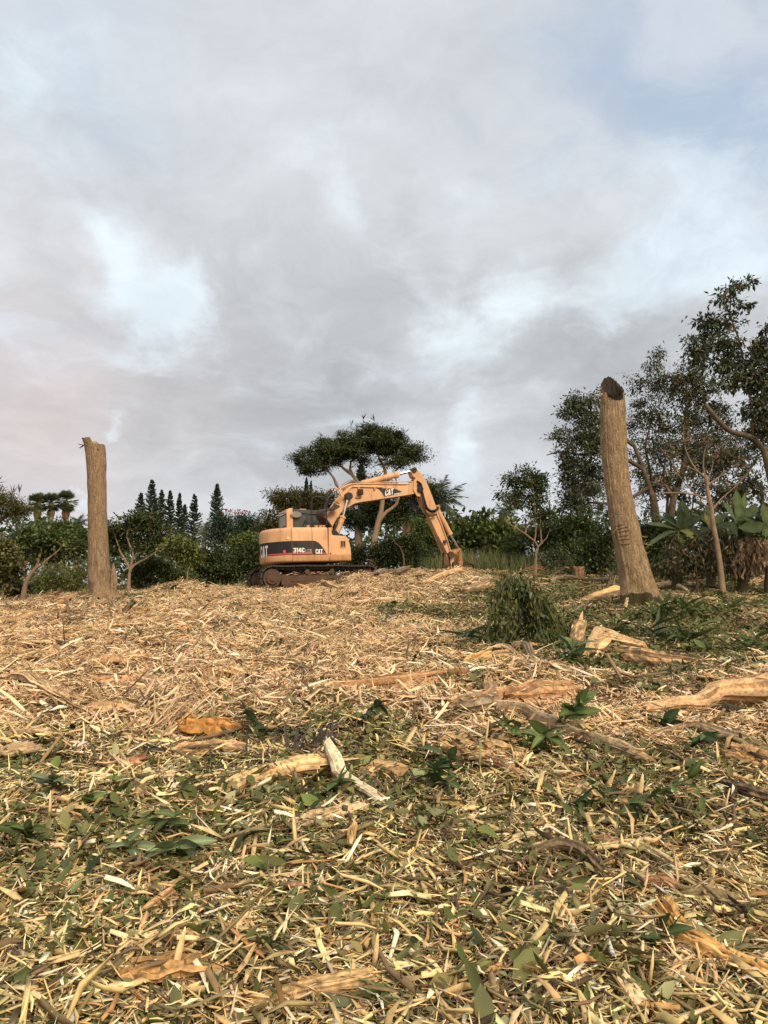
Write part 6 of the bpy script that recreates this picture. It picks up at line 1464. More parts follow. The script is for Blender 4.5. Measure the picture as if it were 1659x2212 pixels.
def path_px(px, m, upright=False):
    if upright:                                                 # stands up: every point at the distance of its foot
        b = G(px[0][0], px[0][1]); return smooth_path([b - (0, 0, .03)] + [P(p[0], p[1], b[1] + (p[3] if len(p) > 3 else 0)) for p in px[1:]], m)
    q = smooth_path([G(p[0], p[1]) for p in px], m)             # lies along the ground, just proud of the loose litter
    l = np.interp(np.linspace(0, 1, m), np.linspace(0, 1, len(px)), [p[2] if len(p) > 2 else .03 for p in px])
    q[:, 2] = T(q[:, 0], q[:, 1]) * .7 + np.linspace(T(*q[0, :2]), T(*q[-1, :2]), m) * .3 + l * np.where(l > .12, .9, .65) + .03 + np.where(q[:, 1] < 9, .015, 0)
    return q

def wood(name, label, cat, px, rad, m=12, mat=None, twigs=0, group=None, smooth=False, upright=False, **kw):
    rad = np.atleast_1d(np.array(rad, float)) * (.82 if max(p[1] for p in px) > 1600 else 1); m = int(m * 1.5); kw.setdefault('n', 20); kw.setdefault('streak', .26); p = path_px(px, m, upright); o = p[len(p) // 2].copy(); mb = MB(); log_mesh(mb, p, rad, **kw)
    rm = float(np.max(rad)); n_ = kw['n']
    for q in range(9 if rm > .05 else 4):                       # torn strands lying along the stem
        i0 = int(rng.integers(0, m - 3)); i1 = min(m, i0 + int(rng.integers(3, max(4, m // 2)))); a = rng.uniform(-.3, 3.4); r_ = np.interp(np.linspace(0, 1, m), np.linspace(0, 1, len(np.atleast_1d(rad))), np.atleast_1d(rad))[i0:i1]
        t_ = nrm(p[-1] - p[0]); sx = nrm(np.cross((0, 0, 1), t_) + (1e-6, 0, 0)); sz = np.cross(t_, sx); off = (sx * math.cos(a) + sz * math.sin(a) * kw.get('squash', 1) * (.35 if kw.get('split') is not None and math.sin(a) > .3 else 1))[None] * (r_ * np.linspace(.9, rng.uniform(.95, 1.3), i1 - i0))[:, None]
        c_ = np.array(kw.get('face', kw.get('cols', (BARK,))[-1])) * rng.uniform(.6, 1.3); w_ = rm * rng.uniform(.06, .2)
        if i1 - i0 > 2: log_mesh(mb, p[i0:i1] + off, np.array([.5, 1, .9, .2]) * w_, 5, (c_,), rough=.2, rag=.9, squash=.6)
    root = mb.build(name, mat or M_wood, None, smooth, 0, o); tag(root, label, cat, group)
    if rm > .06 and not upright:                                # chips that came down on top of it
        k_ = 34; ii = rng.integers(1, m - 1, k_); c_ = p[ii] - o + np.stack([rng.normal(0, rm * .5, k_), rng.normal(0, rm * .5, k_), np.full(k_, rm * (.75 if kw.get('split') is None else .45) * kw.get('squash', 1))], 1)
        V, Fq, C = chip_arrays(k_, .01, .055, .4, (8, 3), (.15, .5), .2, (0, .015), TAN); me = fast_mesh('caught_chips', V + np.repeat(c_, 12, 0), Fq, C); me.materials.append(M_chip); tag(link('caught_chips', me, root), kind='stuff')
    if twigs:
        L = np.linalg.norm(p[-1] - p[0])
        for _ in range(twigs):
            i = int(rng.integers(1, m - 1)); d = nrm(rng.normal(0, 1, 3) * (1, 1, .4) + (0, 0, .35)); l = L * rng.uniform(.12, .3)
            t = MB().tube(smooth_path([p[i], p[i] + d * l * .5, p[i] + d * l + rng.normal(0, .1 * l, 3)], 5), [np.atleast_1d(rad)[0] * .4, .003], 5, np.array(kw.get('cols', (BARK,))[0]) * .9, rough=.1)
            q = t.mesh('side_twig', M_twig, origin=o); link('side_twig', q, root)
    return root

def fibres(name, label, cat, px, py, n, L, w, lean, col, spread=.12, up=1.0):
    """A tuft of torn wood fibres standing out of one place."""
    b = G(px, py, -.02); mb = MB(); lean = np.array(lean, float)
    for k in range(n):
        d = nrm(lean + rng.normal(0, .22, 3) * (1, 1, .5)) ; l = L * rng.uniform(.35, 1.1); s0 = rng.normal(0, spread, 3) * (1, .5, 0); ww = w * rng.uniform(.3, 1.1)
        c = np.array(col) * rng.uniform(.6, 1.25); bend = rng.normal(0, .06, 3) * l
        log_mesh(mb, smooth_path([s0, s0 + d * l * .5 + bend, s0 + d * l + bend * 1.5], 5), [ww * .8, ww, ww * .7, ww * .15], 5, (c,), rough=.2, rag=.8, squash=.5)
    if spread > .08: log_mesh(mb, smooth_path([(-spread * 1.3, 0, .0), (0, 0, .03), (spread * 1.3, 0, .0)], 6), [.02, spread * .4, .02], 10, (np.array(col) * .8,), rough=.3, squash=.5)
    o = mb.build(name, M_wood, None, False, 0, np.zeros(3)); o.location = b
    return tag(o, label, cat)

def slab(name, label, px, w, t, col, cat='splinter', m=12, group=None, strands=5, upright=False):
    """Riven plank: fibres side by side that end raggedly."""
    p = path_px(px, m, upright); o = p[m // 2].copy(); mb = MB(); T0 = nrm(p[-1] - p[0]); s = nrm(np.cross((0, 0, 1), T0) + rng.normal(0, .12, 3)); u = np.cross(T0, s)
    strands = int(strands * 1.6)
    for k in range(strands):
        f = (k + .5) / strands - .5; a, b = int(rng.integers(0, m // 3)), m - int(rng.integers(0, m // 3)); q = p[a:b] + s * f * w + u * (rng.normal(0, t * .25) + t * .3 * math.cos(f * 3)) + np.outer(np.linspace(-1, 1, b - a), s) * rng.normal(0, .2) * w
        rr = np.full(b - a, w / strands * rng.uniform(.5, .95)); rr[0] *= .35; rr[-1] *= .25
        q = q + rng.normal(0, w * .035, q.shape); log_mesh(mb, q, rr * rng.uniform(.6, 1.25, b - a), 7, (np.array(col) * rng.uniform(.6, 1.2),), rough=.28, rag=.8, squash=max(.35, t / w * strands * .6), streak=.12)
    return tag(mb.build(name, M_wood, None, False, 0, o), label, cat, group)

def debris():
    # big pieces at the right trunk
    wood('split_log', 'thick split log with orange face leaning on right trunk foot', 'log', [(1236, 1312), (1285, 1292, 0, .5), (1344, 1274, 0, .9)], [.05, .15, .17], 14, split=.35, face=(.60, .38, .17), cols=(BARK, GREYB), groove=.12, rag=.9, upright=True)
    wood('fallen_branch', 'upper brown branch behind the leafy pile, left of right trunk', 'branch', [(1208, 1246, .28), (1255, 1237, .34), (1315, 1251, .22)], [.03, .055, .04], 14, cols=(BARK, REDW), twigs=3)
    wood('fallen_branch', 'lower curved pale branch left of the right trunk', 'branch', [(1192, 1270, .08), (1205, 1262, .18), (1240, 1258, .16), (1322, 1264, .12)], [.06, .055, .045, .035], 16, cols=(GREYB, BARK), twigs=2)
    wood('fallen_branch', 'forked dark stub standing beside the right trunk', 'branch', [(1306, 1278), (1316, 1262), (1322, 1236)], [.06, .05, .03], 10, cols=(DARKB, BARK), upright=True)
    wood('fallen_branch', 'thin arched branch rising left of the branch heap', 'branch', [(1190, 1258, .05), (1212, 1238, .3), (1250, 1228, .36), (1275, 1230, .3)], [.025, .03, .02], 12, cols=(GREYB,), twigs=2)
    wood('tree_stump', 'small rust brown stump behind the fallen branches', 'stump', [(1251, 1252), (1250, 1238), (1250, 1224)], [.16, .15], 8, cols=(REDW, BARK), face=(.40, .26, .15), n=16, rag=.1, upright=True)
    wood('root_clump', 'upturned reddish roots at the foot of the slender tree', 'roots', [(1130, 1228, .1), (1158, 1222, .2), (1185, 1230, .06)], [.05, .12, .04], 10, cols=(REDW, BARK), twigs=6, rough=.25)
    wood('pale_chunk', 'pale split chunk lying right behind the right trunk', 'log', [(1415, 1276, .08), (1445, 1272, .12), (1485, 1284, .05)], [.10, .15, .05], 10, cols=((.66, .52, .32), TANW), rough=.2, squash=.7)
    wood('pale_chunk', 'small pale block further right of the right trunk', 'log', [(1486, 1266, .05), (1508, 1272, .05)], [.07, .08], 6, cols=(PALE,), rough=.2)
    slab('split_slab', 'long tan slab lying right of the right trunk', [(1440, 1290, .05), (1500, 1300, .06), (1565, 1306, .03)], .2, .05, TANW)
    wood('fallen_limb', 'yellowish limb lying at right edge before the bananas', 'branch', [(1625, 1275, .1), (1665, 1262, .2)], [.09, .1], 8, cols=(OLIVB, TANW), twigs=1)
    wood('fallen_limb', 'dark limb at the right edge behind the yellowish one', 'branch', [(1618, 1252, .1), (1665, 1232, .3)], [.07, .08], 8, cols=(BARK,))
    wood('fallen_branch', 'curled thin branch between leafy pile and right trunk', 'branch', [(1236, 1336, .08), (1262, 1326, .16), (1288, 1332, .14), (1300, 1344, .05)], [.026, .026, .02, .012], 16, cols=(GREYB, BARK))
    wood('fallen_branch', 'thin crooked branch below the right trunk', 'branch', [(1290, 1345, .05), (1330, 1335, .12), (1360, 1345, .06), (1372, 1356, .04)], [.028, .03, .02], 14, cols=(BARK,), twigs=2)
    slab('pale_splinter', 'pale upright splinter against the right trunk foot', [(1345, 1322), (1353, 1302), (1356, 1290)], .07, .04, PALE, upright=True)
    slab('pale_splinter', 'short pale slat lying below the right trunk', [(1322, 1330, .05), (1352, 1358, .05)], .07, .03, (.72, .56, .34))
    wood('log_butt', 'short brown log butt dusted with chips by leafy pile', 'log', [(1246, 1398), (1248, 1372, 0, .1), (1254, 1342, 0, .25)], [.12, .10, .07], 9, cols=(TANW, BARK), face=TANW, rough=.12, n=16, upright=True)
    # middle right
    wood('twisted_log', 'pale twisted log with knotted left end', 'log', [(1277, 1432, .07), (1300, 1412, .20), (1335, 1413, .16), (1395, 1420, .12)], [.09, .12, .08, .03], 16, cols=((.60, .40, .20), PALE, (.5, .33, .17)), rough=.22, groove=.1, rag=.8)
    wood('brown_log', 'brown chip dusted log behind the twisted pale log', 'log', [(1318, 1428, .05), (1390, 1440, .08), (1498, 1446, .04)], [.09, .11, .05], 16, cols=(TANW, BARK), rough=.16)
    slab('split_slab', 'slanting orange slab left of the leafy pile', [(985, 1452), (1020, 1428, 0, .2), (1058, 1402, 0, .3)], .17, .07, (.58, .36, .15), upright=True)
    slab('split_slab', 'horizontal split slab under the leafy pile', [(1010, 1445, .05), (1080, 1432, .08), (1150, 1430, .06)], .18, .07, (.56, .36, .17))
    slab('split_slab', 'thin pale slab crossing the horizontal one', [(1030, 1430, .1), (1090, 1420, .14), (1140, 1445, .08)], .1, .04, PALE)
    wood('fallen_branch', 'short brown branch lying against the split slabs', 'branch', [(1110, 1418, .12), (1140, 1425, .14), (1160, 1448, .06)], [.05, .055, .04], 9, cols=(BARK, GREYB))
    slab('pale_splinter', 'long thin pale slat below the leafy pile', [(1200, 1473, .04), (1285, 1458, .05)], .05, .025, PALE)
    fibres('pale_splinter', 'frayed pale splinter standing below the split slabs', 'splinter', 1172, 1478, 14, .32, .014, (.5, .2, .45), TANW, .05)
    wood('stubby_log', 'stubby grey log end poking up from dark leaves', 'log', [(1060, 1514), (1056, 1494, 0, .03), (1050, 1474, 0, .05)], [.085, .095, .06], 8, cols=(GREYB, BARK), face=TANW, n=14, upright=True)
    slab('split_slab', 'reddish split slab lying left of the stubby log', [(690, 1512, .03), (770, 1507, .06), (860, 1498, .08), (1018, 1480, .09)], .15, .06, (.44, .25, .12), m=16, strands=6)
    slab('split_slab', 'orange torn slab in front of the reddish one', [(820, 1516, .03), (880, 1509, .06), (950, 1490, .08)], .13, .05, (.58, .33, .14))
    slab('pale_splinter', 'thin pale slat beside the orange torn slab', [(860, 1520, .04), (920, 1506, .06), (1000, 1500, .05)], .06, .03, PALE)
    wood('short_log', 'short grey barked log end left of the orange log', 'log', [(985, 1552, .05), (1030, 1546, .07), (1062, 1536, .07)], [.07, .085, .085], 9, cols=(GREYB, BARK), face=(.50, .25, .10))
    wood('orange_log', 'orange peeled log covered with chips', 'log', [(1092, 1532, .06), (1160, 1522, .08), (1240, 1517, .08)], [.08, .10, .075], 14, cols=((.46, .25, .12), (.54, .35, .19), (.40, .22, .11)), rough=.18)
    wood('long_branch', 'long pale branch running diagonally down from the orange log', 'branch', [(1062, 1547, .05), (1130, 1558, .07), (1200, 1590, .06), (1270, 1625, .07), (1340, 1652, .08), (1400, 1672, .06)], [.07, .07, .065, .06, .075, .04], 24, cols=((.42, .29, .16), GREYB), twigs=2)
    wood('hollow_log', 'large tan log at the right edge with dark hollow', 'log', [(1395, 1552, .05), (1470, 1545, .09), (1560, 1535, .13), (1680, 1535, .16)], [.03, .055, .095, .15], 18, cols=((.56, .37, .20), TANW, (.46, .30, .16)), rough=.1)
    h = G(1560, 1556, .07); mb = MB(); log_mesh(mb, [h + (-.13, -.02, .03), h + (.0, -.07, .04), h + (.17, -.02, .03)], [.02, .075, .02], 10, (DARKB,), squash=.6); tag(mb.build('bark_hollow', M_twig, None, False, 0, h), 'dark lump set for the hollow of the large tan log', 'knot')  # dark lump standing in for the log's hollow
    wood('bark_strip', 'curved bark strip at the right above the green leaves', 'bark', [(1405, 1615, .03), (1480, 1602, .10), (1550, 1620, .12), (1665, 1650, .05)], [.035, .06, .06, .05], 18, cols=((.36, .25, .14), BARK), squash=.5, twigs=1)
    slab('split_slab', 'broad flat tan slab at the right edge below the hollow log', [(1560, 1655, .03), (1610, 1660, .05), (1670, 1672, .05)], .26, .05, (.58, .36, .17), strands=7)
    slab('split_slab', 'long torn tan slab pointing left in the middle right', [(950, 1630, .06), (1010, 1652, .05), (1080, 1650, .05), (1170, 1655, .05)], .15, .05, (.52, .34, .17), m=14, strands=6)
    wood('fallen_branch', 'brown branch below the torn slab with a broken end', 'branch', [(1050, 1668, .05), (1085, 1680, .05), (1125, 1710, .04)], [.035, .04, .035], 10, cols=(REDW, BARK))
    wood('fallen_branch', 'dark branch lying half buried at far right', 'branch', [(1560, 1718, .04), (1610, 1738, .05), (1680, 1765, .05)], [.045, .055, .06], 12, cols=(BARK, DARKB))
    wood('fallen_branch', 'forked red brown stick leaning at the right side', 'branch', [(1510, 1728), (1545, 1690, 0, .2), (1582, 1655, 0, .35)], [.03, .03, .02], 10, cols=((.45, .27, .15),), twigs=1, upright=True)
    wood('knotty_piece', 'small knotty tan piece in the green leaves on the right', 'log', [(1240, 1757, .03), (1258, 1742, .1), (1292, 1752, .05)], [.03, .06, .04], 8, cols=((.55, .38, .2), BARK), rough=.25)
    # left and middle
    wood('split_log', 'long grey split log lying at the left edge', 'log', [(-25, 1487, .10), (60, 1492, .13), (110, 1512, .12), (160, 1540, .09), (215, 1570, .04)], [.06, .085, .085, .075, .04], 20, split=.3, face=(.48, .33, .18), cols=(BARK, (.30, .20, .12)), groove=.12, rag=.8)
    slab('split_slab', 'tan slab lying behind the long grey split log', [(165, 1545, .04), (230, 1548, .06), (310, 1552, .04)], .17, .05, (.56, .36, .18), strands=6)
    slab('split_slab', 'flat reddish slab upper left of the long grey log', [(200, 1490, .04), (240, 1487, .05), (278, 1482, .05)], .16, .04, (.56, .33, .16))
    fibres('standing_splinter', 'tall frayed splinter slanting up in the left middle', 'splinter', 325, 1592, 20, .62, .018, (.35, .3, .55), (.66, .47, .28), .06)
    fibres('standing_splinter', 'second frayed splinter fanning right of the tall one', 'splinter', 345, 1598, 12, .60, .016, (.65, .35, .5), (.74, .56, .36), .04)
    slab('torn_log', 'bright orange torn log with curled left end', [(394, 1590, .12), (405, 1604, .08), (450, 1607, .08), (515, 1610, .05)], .17, .08, (.60, .30, .09), cat='log', m=16, strands=7)
    slab('split_slab', 'tan slab lying below the orange torn log', [(355, 1650, .03), (430, 1642, .05), (530, 1640, .04)], .13, .04, (.52, .33, .17))
    slab('split_slab', 'tan slab at the left edge above the green patch', [(-10, 1612, .04), (60, 1606, .06), (120, 1612, .04)], .12, .04, (.60, .42, .22))
    slab('split_slab', 'pale slab at the left edge in the green patch', [(-10, 1655, .04), (40, 1650, .05), (90, 1640, .05)], .15, .04, (.66, .47, .27))
    wood('split_log', 'pale yellow split log lying in the leaf litter', 'log', [(488, 1742, .06), (560, 1715, .08), (620, 1702, .09), (702, 1690, .10)], [.05, .075, .085, .075], 16, split=.25, face=(.72, .49, .24), cols=((.56, .36, .17), TANW), groove=.14, rag=.9)
    wood('lichened_branch', 'grey lichened branch pointing down right of the split log', 'branch', [(706, 1668, .16), (722, 1698, .13), (770, 1738, .09), (845, 1785, .05)], [.03, .06, .055, .045], 16, split=.5, face=(.62, .52, .34), cols=(GREYB, LICH, DARKB), rag=.9)
    slab('pale_plank', 'long pale plank splinter under the lichened branch', [(610, 1815, .04), (700, 1798, .06), (800, 1782, .05)], .10, .035, (.74, .54, .32), m=14)
    slab('split_slab', 'small tan log end behind the lichened branch', [(790, 1705, .04), (830, 1700, .06), (880, 1690, .05)], .13, .06, (.60, .38, .19))
    slab('pale_splinter', 'pale split stick lying upper left of the red petals', [(240, 1655, .07), (290, 1698, .04)], .06, .035, (.74, .60, .38))
    slab('split_slab', 'greyish frayed stick below the pale split stick', [(268, 1722, .06), (300, 1735, .06), (330, 1758, .04)], .08, .05, (.44, .30, .16))
    wood('short_log', 'short reddish log left of the red petals', 'log', [(262, 1680, .04), (305, 1668, .05)], [.045, .05], 7, cols=(REDW, TANW))
    wood('fallen_branch', 'thin bent brown twig beneath the split yellow log', 'branch', [(420, 1795, .03), (470, 1770, .05), (530, 1752, .05), (570, 1748, .03)], [.012, .014, .010], 12, cols=(REDW, BARK))
    fibres('fibre_clump', 'frayed brown fibre clump above the split yellow log', 'fibres', 585, 1685, 90, .14, .006, (0, -.2, .6), (.46, .26, .13), .06)
    fibres('dark_root_mass', 'dark grey purple root mass half buried in the middle', 'roots', 668, 1640, 70, .26, .022, (.1, .1, .5), (.085, .068, .062), .15)
    wood('fallen_branch', 'crooked stick lying across the dark root mass', 'branch', [(640, 1668), (668, 1640, 0, .05), (692, 1612, 0, .1)], [.012, .014, .008], 8, cols=((.45, .3, .16),), upright=True)
    wood('dark_chunk', 'dark flat chunk lying left of the orange torn log', 'chunk', [(300, 1657, .02), (330, 1647, .06), (362, 1652, .02)], [.02, .04, .02], 8, cols=((.10, .085, .075), DARKB), rough=.25)
    # upper left around the left trunk
    wood('fallen_branch', 'long curved branch lying before the left trunk', 'branch', [(152, 1331, .05), (190, 1316, .12), (235, 1316, .14), (270, 1335, .05)], [.04, .05, .05, .03], 16, cols=(BARK, (.30, .2, .11)), twigs=2)
    wood('fallen_branch', 'leaning pale branch in front of the left trunk', 'branch', [(268, 1340), (246, 1308, 0, .4), (229, 1284, 0, .8)], [.06, .05, .02], 10, cols=((.45, .31, .16), BARK), upright=True)
    wood('fallen_branch', 'dark stump like stick right of the left trunk', 'branch', [(264, 1336), (272, 1318), (288, 1300)], [.06, .06, .04], 8, cols=(DARKB, BARK), upright=True)
    wood('fallen_branch', 'upright thin stick left of the left trunk', 'branch', [(150, 1334), (147, 1314), (140, 1292)], [.035, .03, .012], 8, cols=(BARK,), upright=True)
    slab('split_slab', 'reddish split slab slanting left of the left trunk', [(95, 1316), (130, 1300, 0, .4), (160, 1284, 0, .8)], .16, .06, (.55, .30, .14), upright=True)
    slab('split_slab', 'long tan slab lying left below the left trunk', [(-10, 1352, .05), (60, 1342, .08), (130, 1318, .12)], .2, .07, (.56, .36, .18), m=14, strands=6)
    slab('split_slab', 'tan torn slab right below the left trunk', [(280, 1325, .05), (310, 1333, .1), (345, 1325, .08)], .18, .06, (.58, .36, .17))
    slab('split_slab', 'short orange slab at the edge left of left trunk', [(108, 1288, .1), (135, 1286, .12)], .18, .08, (.50, .22, .08))
    wood('short_log', 'grey log end at the far left below the trunk', 'log', [(-10, 1362, .06), (28, 1360, .07)], [.07, .07], 6, cols=(BARK,))
    wood('fallen_log', 'log lying in front of the excavator track', 'log', [(672, 1262, .12), (710, 1270, .1), (745, 1278, .06)], [.10, .10, .06], 10, cols=((.46, .32, .18), TANW), rag=.8)
    wood('fallen_branch', 'bent pale stick rising against the excavator track', 'branch', [(736, 1284), (752, 1264), (768, 1243)], [.04, .05, .02], 9, cols=((.50, .35, .2),), twigs=1, upright=True)
    wood('fallen_log', 'grey log lying behind the right end of the track', 'log', [(815, 1250, .12), (880, 1243, .2)], [.11, .10], 8, cols=((.22, .18, .14), BARK))
    wood('fallen_log', 'tan log lying by the arm foot of the excavator', 'log', [(905, 1268, .1), (955, 1255, .14), (1000, 1243, .16)], [.05, .1, .06], 10, cols=((.56, .36, .19),), rag=.8)
    slab('pale_splinter', 'long white slat lying below the excavator', [(765, 1310, .05), (820, 1303, .07), (872, 1302, .05)], .16, .05, (.78, .60, .38), m=14)
    slab('pale_splinter', 'second white slat right of the long white one', [(870, 1312, .05), (920, 1306, .07), (1040, 1312, .05)], .14, .05, (.72, .53, .32), m=14)
    wood('short_log', 'fat short log in the chips right of the arm foot', 'log', [(1000, 1290, .08), (1030, 1280, .1), (1052, 1272, .1)], [.12, .13, .11], 8, cols=((.42, .29, .18), TANW))
    # middle field odds and ends
    wood('dark_stub', 'dark upright stub in the middle of the clearing', 'stub', [(612, 1404), (611, 1394), (607, 1380)], [.06, .05, .015], 7, cols=((.09, .085, .085), DARKB), rough=.2, upright=True)
    wood('fallen_branch', 'short curved stick below the dark upright stub', 'branch', [(618, 1395, .1), (628, 1410, .06), (636, 1422, .04)], [.04, .05, .04], 7, cols=((.36, .22, .11),))
    slab('split_slab', 'brown slab right of the dark upright stub', [(660, 1384, .04), (690, 1380, .06), (725, 1376, .06)], .2, .07, (.34, .23, .12))
    wood('fallen_branch', 'grey branch lying in the middle of the chips', 'branch', [(590, 1440, .04), (630, 1452, .07), (672, 1468, .05)], [.04, .05, .035], 10, cols=(BARK, GREYB), twigs=2)
    fibres('frayed_stump', 'frayed upright splinter tuft in the middle left', 'stump', 462, 1500, 46, .34, .013, (0, 0, 1), (.64, .42, .23), .13)
    fibres('dark_root_mass', 'dark root clod beside the frayed splinter tuft', 'roots', 405, 1462, 50, .20, .02, (-.3, 0, .5), (.11, .07, .045), .14)
    slab('split_slab', 'pale orange block in the left middle of the chips', [(195, 1456, .05), (230, 1448, .08), (262, 1442, .06)], .17, .08, (.62, .39, .2))
    wood('fallen_branch', 'dark twig standing up in the left middle chips', 'branch', [(482, 1502), (484, 1491), (482, 1480)], [.012, .014, .006], 6, cols=(DARKB,), upright=True)
    wood('fallen_branch', 'brown branch lying across chips in the left field', 'branch', [(80, 1392, .05), (150, 1412, .08), (200, 1430, .04)], [.025, .03, .02], 10, cols=(BARK,), twigs=3)
    slab('split_slab', 'tan slab in the left field below the long slab', [(60, 1378, .05), (110, 1382, .07), (160, 1390, .05)], .16, .05, (.56, .34, .17))
    slab('split_slab', 'tan slab in the field right of the left trunk', [(272, 1352, .04), (310, 1350, .07), (345, 1345, .06)], .16, .05, (.62, .41, .22))
    # foreground
    slab('bark_slab', 'wide flat orange tan slab in the front left', [(250, 2150, .035), (330, 2138, .04), (470, 2105, .04)], .20, .03, (.52, .31, .13), m=14, strands=7)
    slab('pale_splinter', 'pale slab strip above the wide front left slab', [(285, 2095, .04), (350, 2080, .05), (430, 2078, .04)], .08, .03, (.74, .52, .27))
    wood('foreground_log', 'thin barked log crossing the bottom edge of the picture', 'log', [(540, 2215, .02), (640, 2190, .04), (740, 2165, .05), (800, 2155, .04)], [.035, .042, .045, .035], 16, cols=((.34, .23, .12), TANW), split=.3, face=(.60, .40, .18), rag=.9)
    wood('fallen_branch', 'dark bent stick at the bottom left edge', 'branch', [(18, 2115, .05), (40, 2140, .05), (75, 2175, .02)], [.028, .028, .024], 9, cols=(BARK, DARKB), face=TANW)
    slab('torn_slab', 'long orange torn splinter in the front right', [(1420, 2010, .10), (1470, 2065, .06), (1550, 2105, .05), (1680, 2160, .04)], .10, .035, (.62, .36, .13), m=16, strands=6)
    wood('short_log', 'short grey brown log in the front right', 'log', [(1370, 2085, .03), (1440, 2075, .035)], [.03, .04], 8, cols=((.28, .19, .12), BARK))
    wood('short_log', 'grey knobbly log below the short brown one', 'log', [(1435, 2120, .03), (1475, 2105, .035), (1520, 2098, .03)], [.03, .035, .03], 8, cols=((.21, .18, .13), (.14, .12, .09)))
    wood('pale_chunk', 'pale broken stick end at the bottom right', 'log', [(1345, 2170, .04), (1370, 2195, .03), (1390, 2225, .02)], [.03, .035, .03], 7, cols=(PALE, (.75, .55, .3)))
    wood('fallen_branch', 'arched reddish branch at the right foreground', 'branch', [(1335, 1982, .02), (1390, 1960, .07), (1440, 1958, .08), (1490, 1972, .03)], [.02, .025, .024, .015], 14, cols=((.38, .2, .1),), twigs=1)
    wood('fallen_branch', 'thick olive branch bending down at the right edge', 'branch', [(1475, 1980, .05), (1540, 1985, .07), (1600, 2010, .06), (1680, 2070, .04)], [.02, .035, .035, .03], 14, cols=(OLIVB, BARK), twigs=1)
    wood('fallen_branch', 'dark branch with twigs in the right green patch', 'branch', [(1158, 1872, .04), (1210, 1862, .07), (1260, 1880, .07), (1310, 1930, .05)], [.022, .03, .03, .022], 14, cols=(BARK, (.13, .1, .06)), twigs=4)
    wood('fallen_branch', 'reddish branch rising to the right of the green patch', 'branch', [(1258, 1850), (1330, 1815, 0, .15), (1380, 1788, 0, .25), (1422, 1742, 0, .3)], [.026, .028, .022, .008], 14, cols=((.40, .24, .13), REDW), twigs=3, upright=True)
    wood('fallen_branch', 'long olive peeled branch in the right foreground', 'branch', [(1290, 1868, .05), (1370, 1872, .07), (1430, 1895, .06), (1490, 1935, .03)], [.018, .028, .028, .018], 16, cols=((.48, .38, .19), OLIVB))
    wood('fallen_branch', 'reddish brown stick in front of the peeled branch', 'branch', [(1268, 1848, .03), (1305, 1850, .05), (1350, 1852, .03)], [.022, .026, .018], 9, cols=((.42, .21, .10), BARK))
    wood('fallen_branch', 'dark rounded stick in the centre right foreground', 'branch', [(1050, 1896, .03), (1090, 1905, .04), (1130, 1918, .03)], [.02, .026, .02], 8, cols=(BARK, DARKB))
    wood('fallen_branch', 'slim brown stick lower centre right of the foreground', 'branch', [(1155, 2018, .04), (1210, 2050, .04), (1270, 2085, .02)], [.02, .022, .014], 10, cols=(BARK, GREYB))
    slab('torn_slab', 'long flat olive splinter in the centre right foreground', [(1130, 1925, .03), (1200, 1935, .04), (1290, 1965, .03)], .06, .02, (.54, .41, .21))
    slab('pale_splinter', 'curved pale splinter in the right green patch', [(1085, 1858, .03), (1160, 1840, .06), (1205, 1820, .10)], .035, .02, (.78, .64, .36))
    slab('pale_splinter', 'thin upright pale splinter in the centre foreground', [(755, 1862), (760, 1820), (766, 1776)], .03, .02, (.66, .42, .2), upright=True)
    slab('torn_slab', 'pale frayed splinter bundle at the left foreground', [(105, 1958, .03), (160, 1935, .05), (205, 1912, .06)], .06, .03, (.68, .48, .27))
    wood('fallen_branch', 'brown stick in the left foreground with orange bark', 'branch', [(310, 2005, .03), (340, 1990, .05), (368, 1975, .06)], [.018, .022, .018], 8, cols=((.45, .25, .09), TANW))
debris()

# ------------------------------------------------------------------ leaf objects
def leaf_mesh(name, L, W, fold=.25, curl=.25, col=(.07, .10, .035), seed=0, notch=0):
    n = 9; V, C = [], []; g = np.random.default_rng(seed)
    for i in range(n):
        t = i / (n - 1); w = W * .5 * math.sin(math.pi * min(1, t ** .75 * .97 + .015)) ** .8; z = -curl * L * t * t
        V += [(t * L, -w, z + fold * w), (t * L, -w * .5, z + fold * w * .35), (t * L, 0, z), (t * L, w * .5, z + fold * w * .35), (t * L, w, z + fold * w)]
        c = np.array(col); C += [c * g.uniform(.85, 1.1), c, c * 1.6, c, c * g.uniform(.85, 1.1)]
    F = [(i * 5 + k, i * 5 + k + 1, i * 5 + k + 6, i * 5 + k + 5) for i in range(n - 1) for k in range(4)]
    return MB().add(V, F, C).mesh(name, M_gloss, True)
M_gloss = mat_leaf('glossy_leaf', .55, .2, .15)

def frame(d, up=(0, 0, 1), roll=0.0):
    x = nrm(d); y = np.cross(up, x); y = nrm(y if np.linalg.norm(y) > 1e-3 else (0, 1, 0)); z = np.cross(x, y)
    y, z = y * math.cos(roll) + z * math.sin(roll), z * math.cos(roll) - y * math.sin(roll); return x, y, z
def put_leaf(me, parent, p, d, s=1.0, roll=0.0, name='leaf'):
    o = link(name, me, parent); x, y, z = frame(d, roll=roll); x, y, z = x * s, y * s, z * s
    o.matrix_local = Matrix(((x[0], y[0], z[0], p[0]), (x[1], y[1], z[1], p[1]), (x[2], y[2], z[2], p[2]), (0, 0, 0, 1))); return o

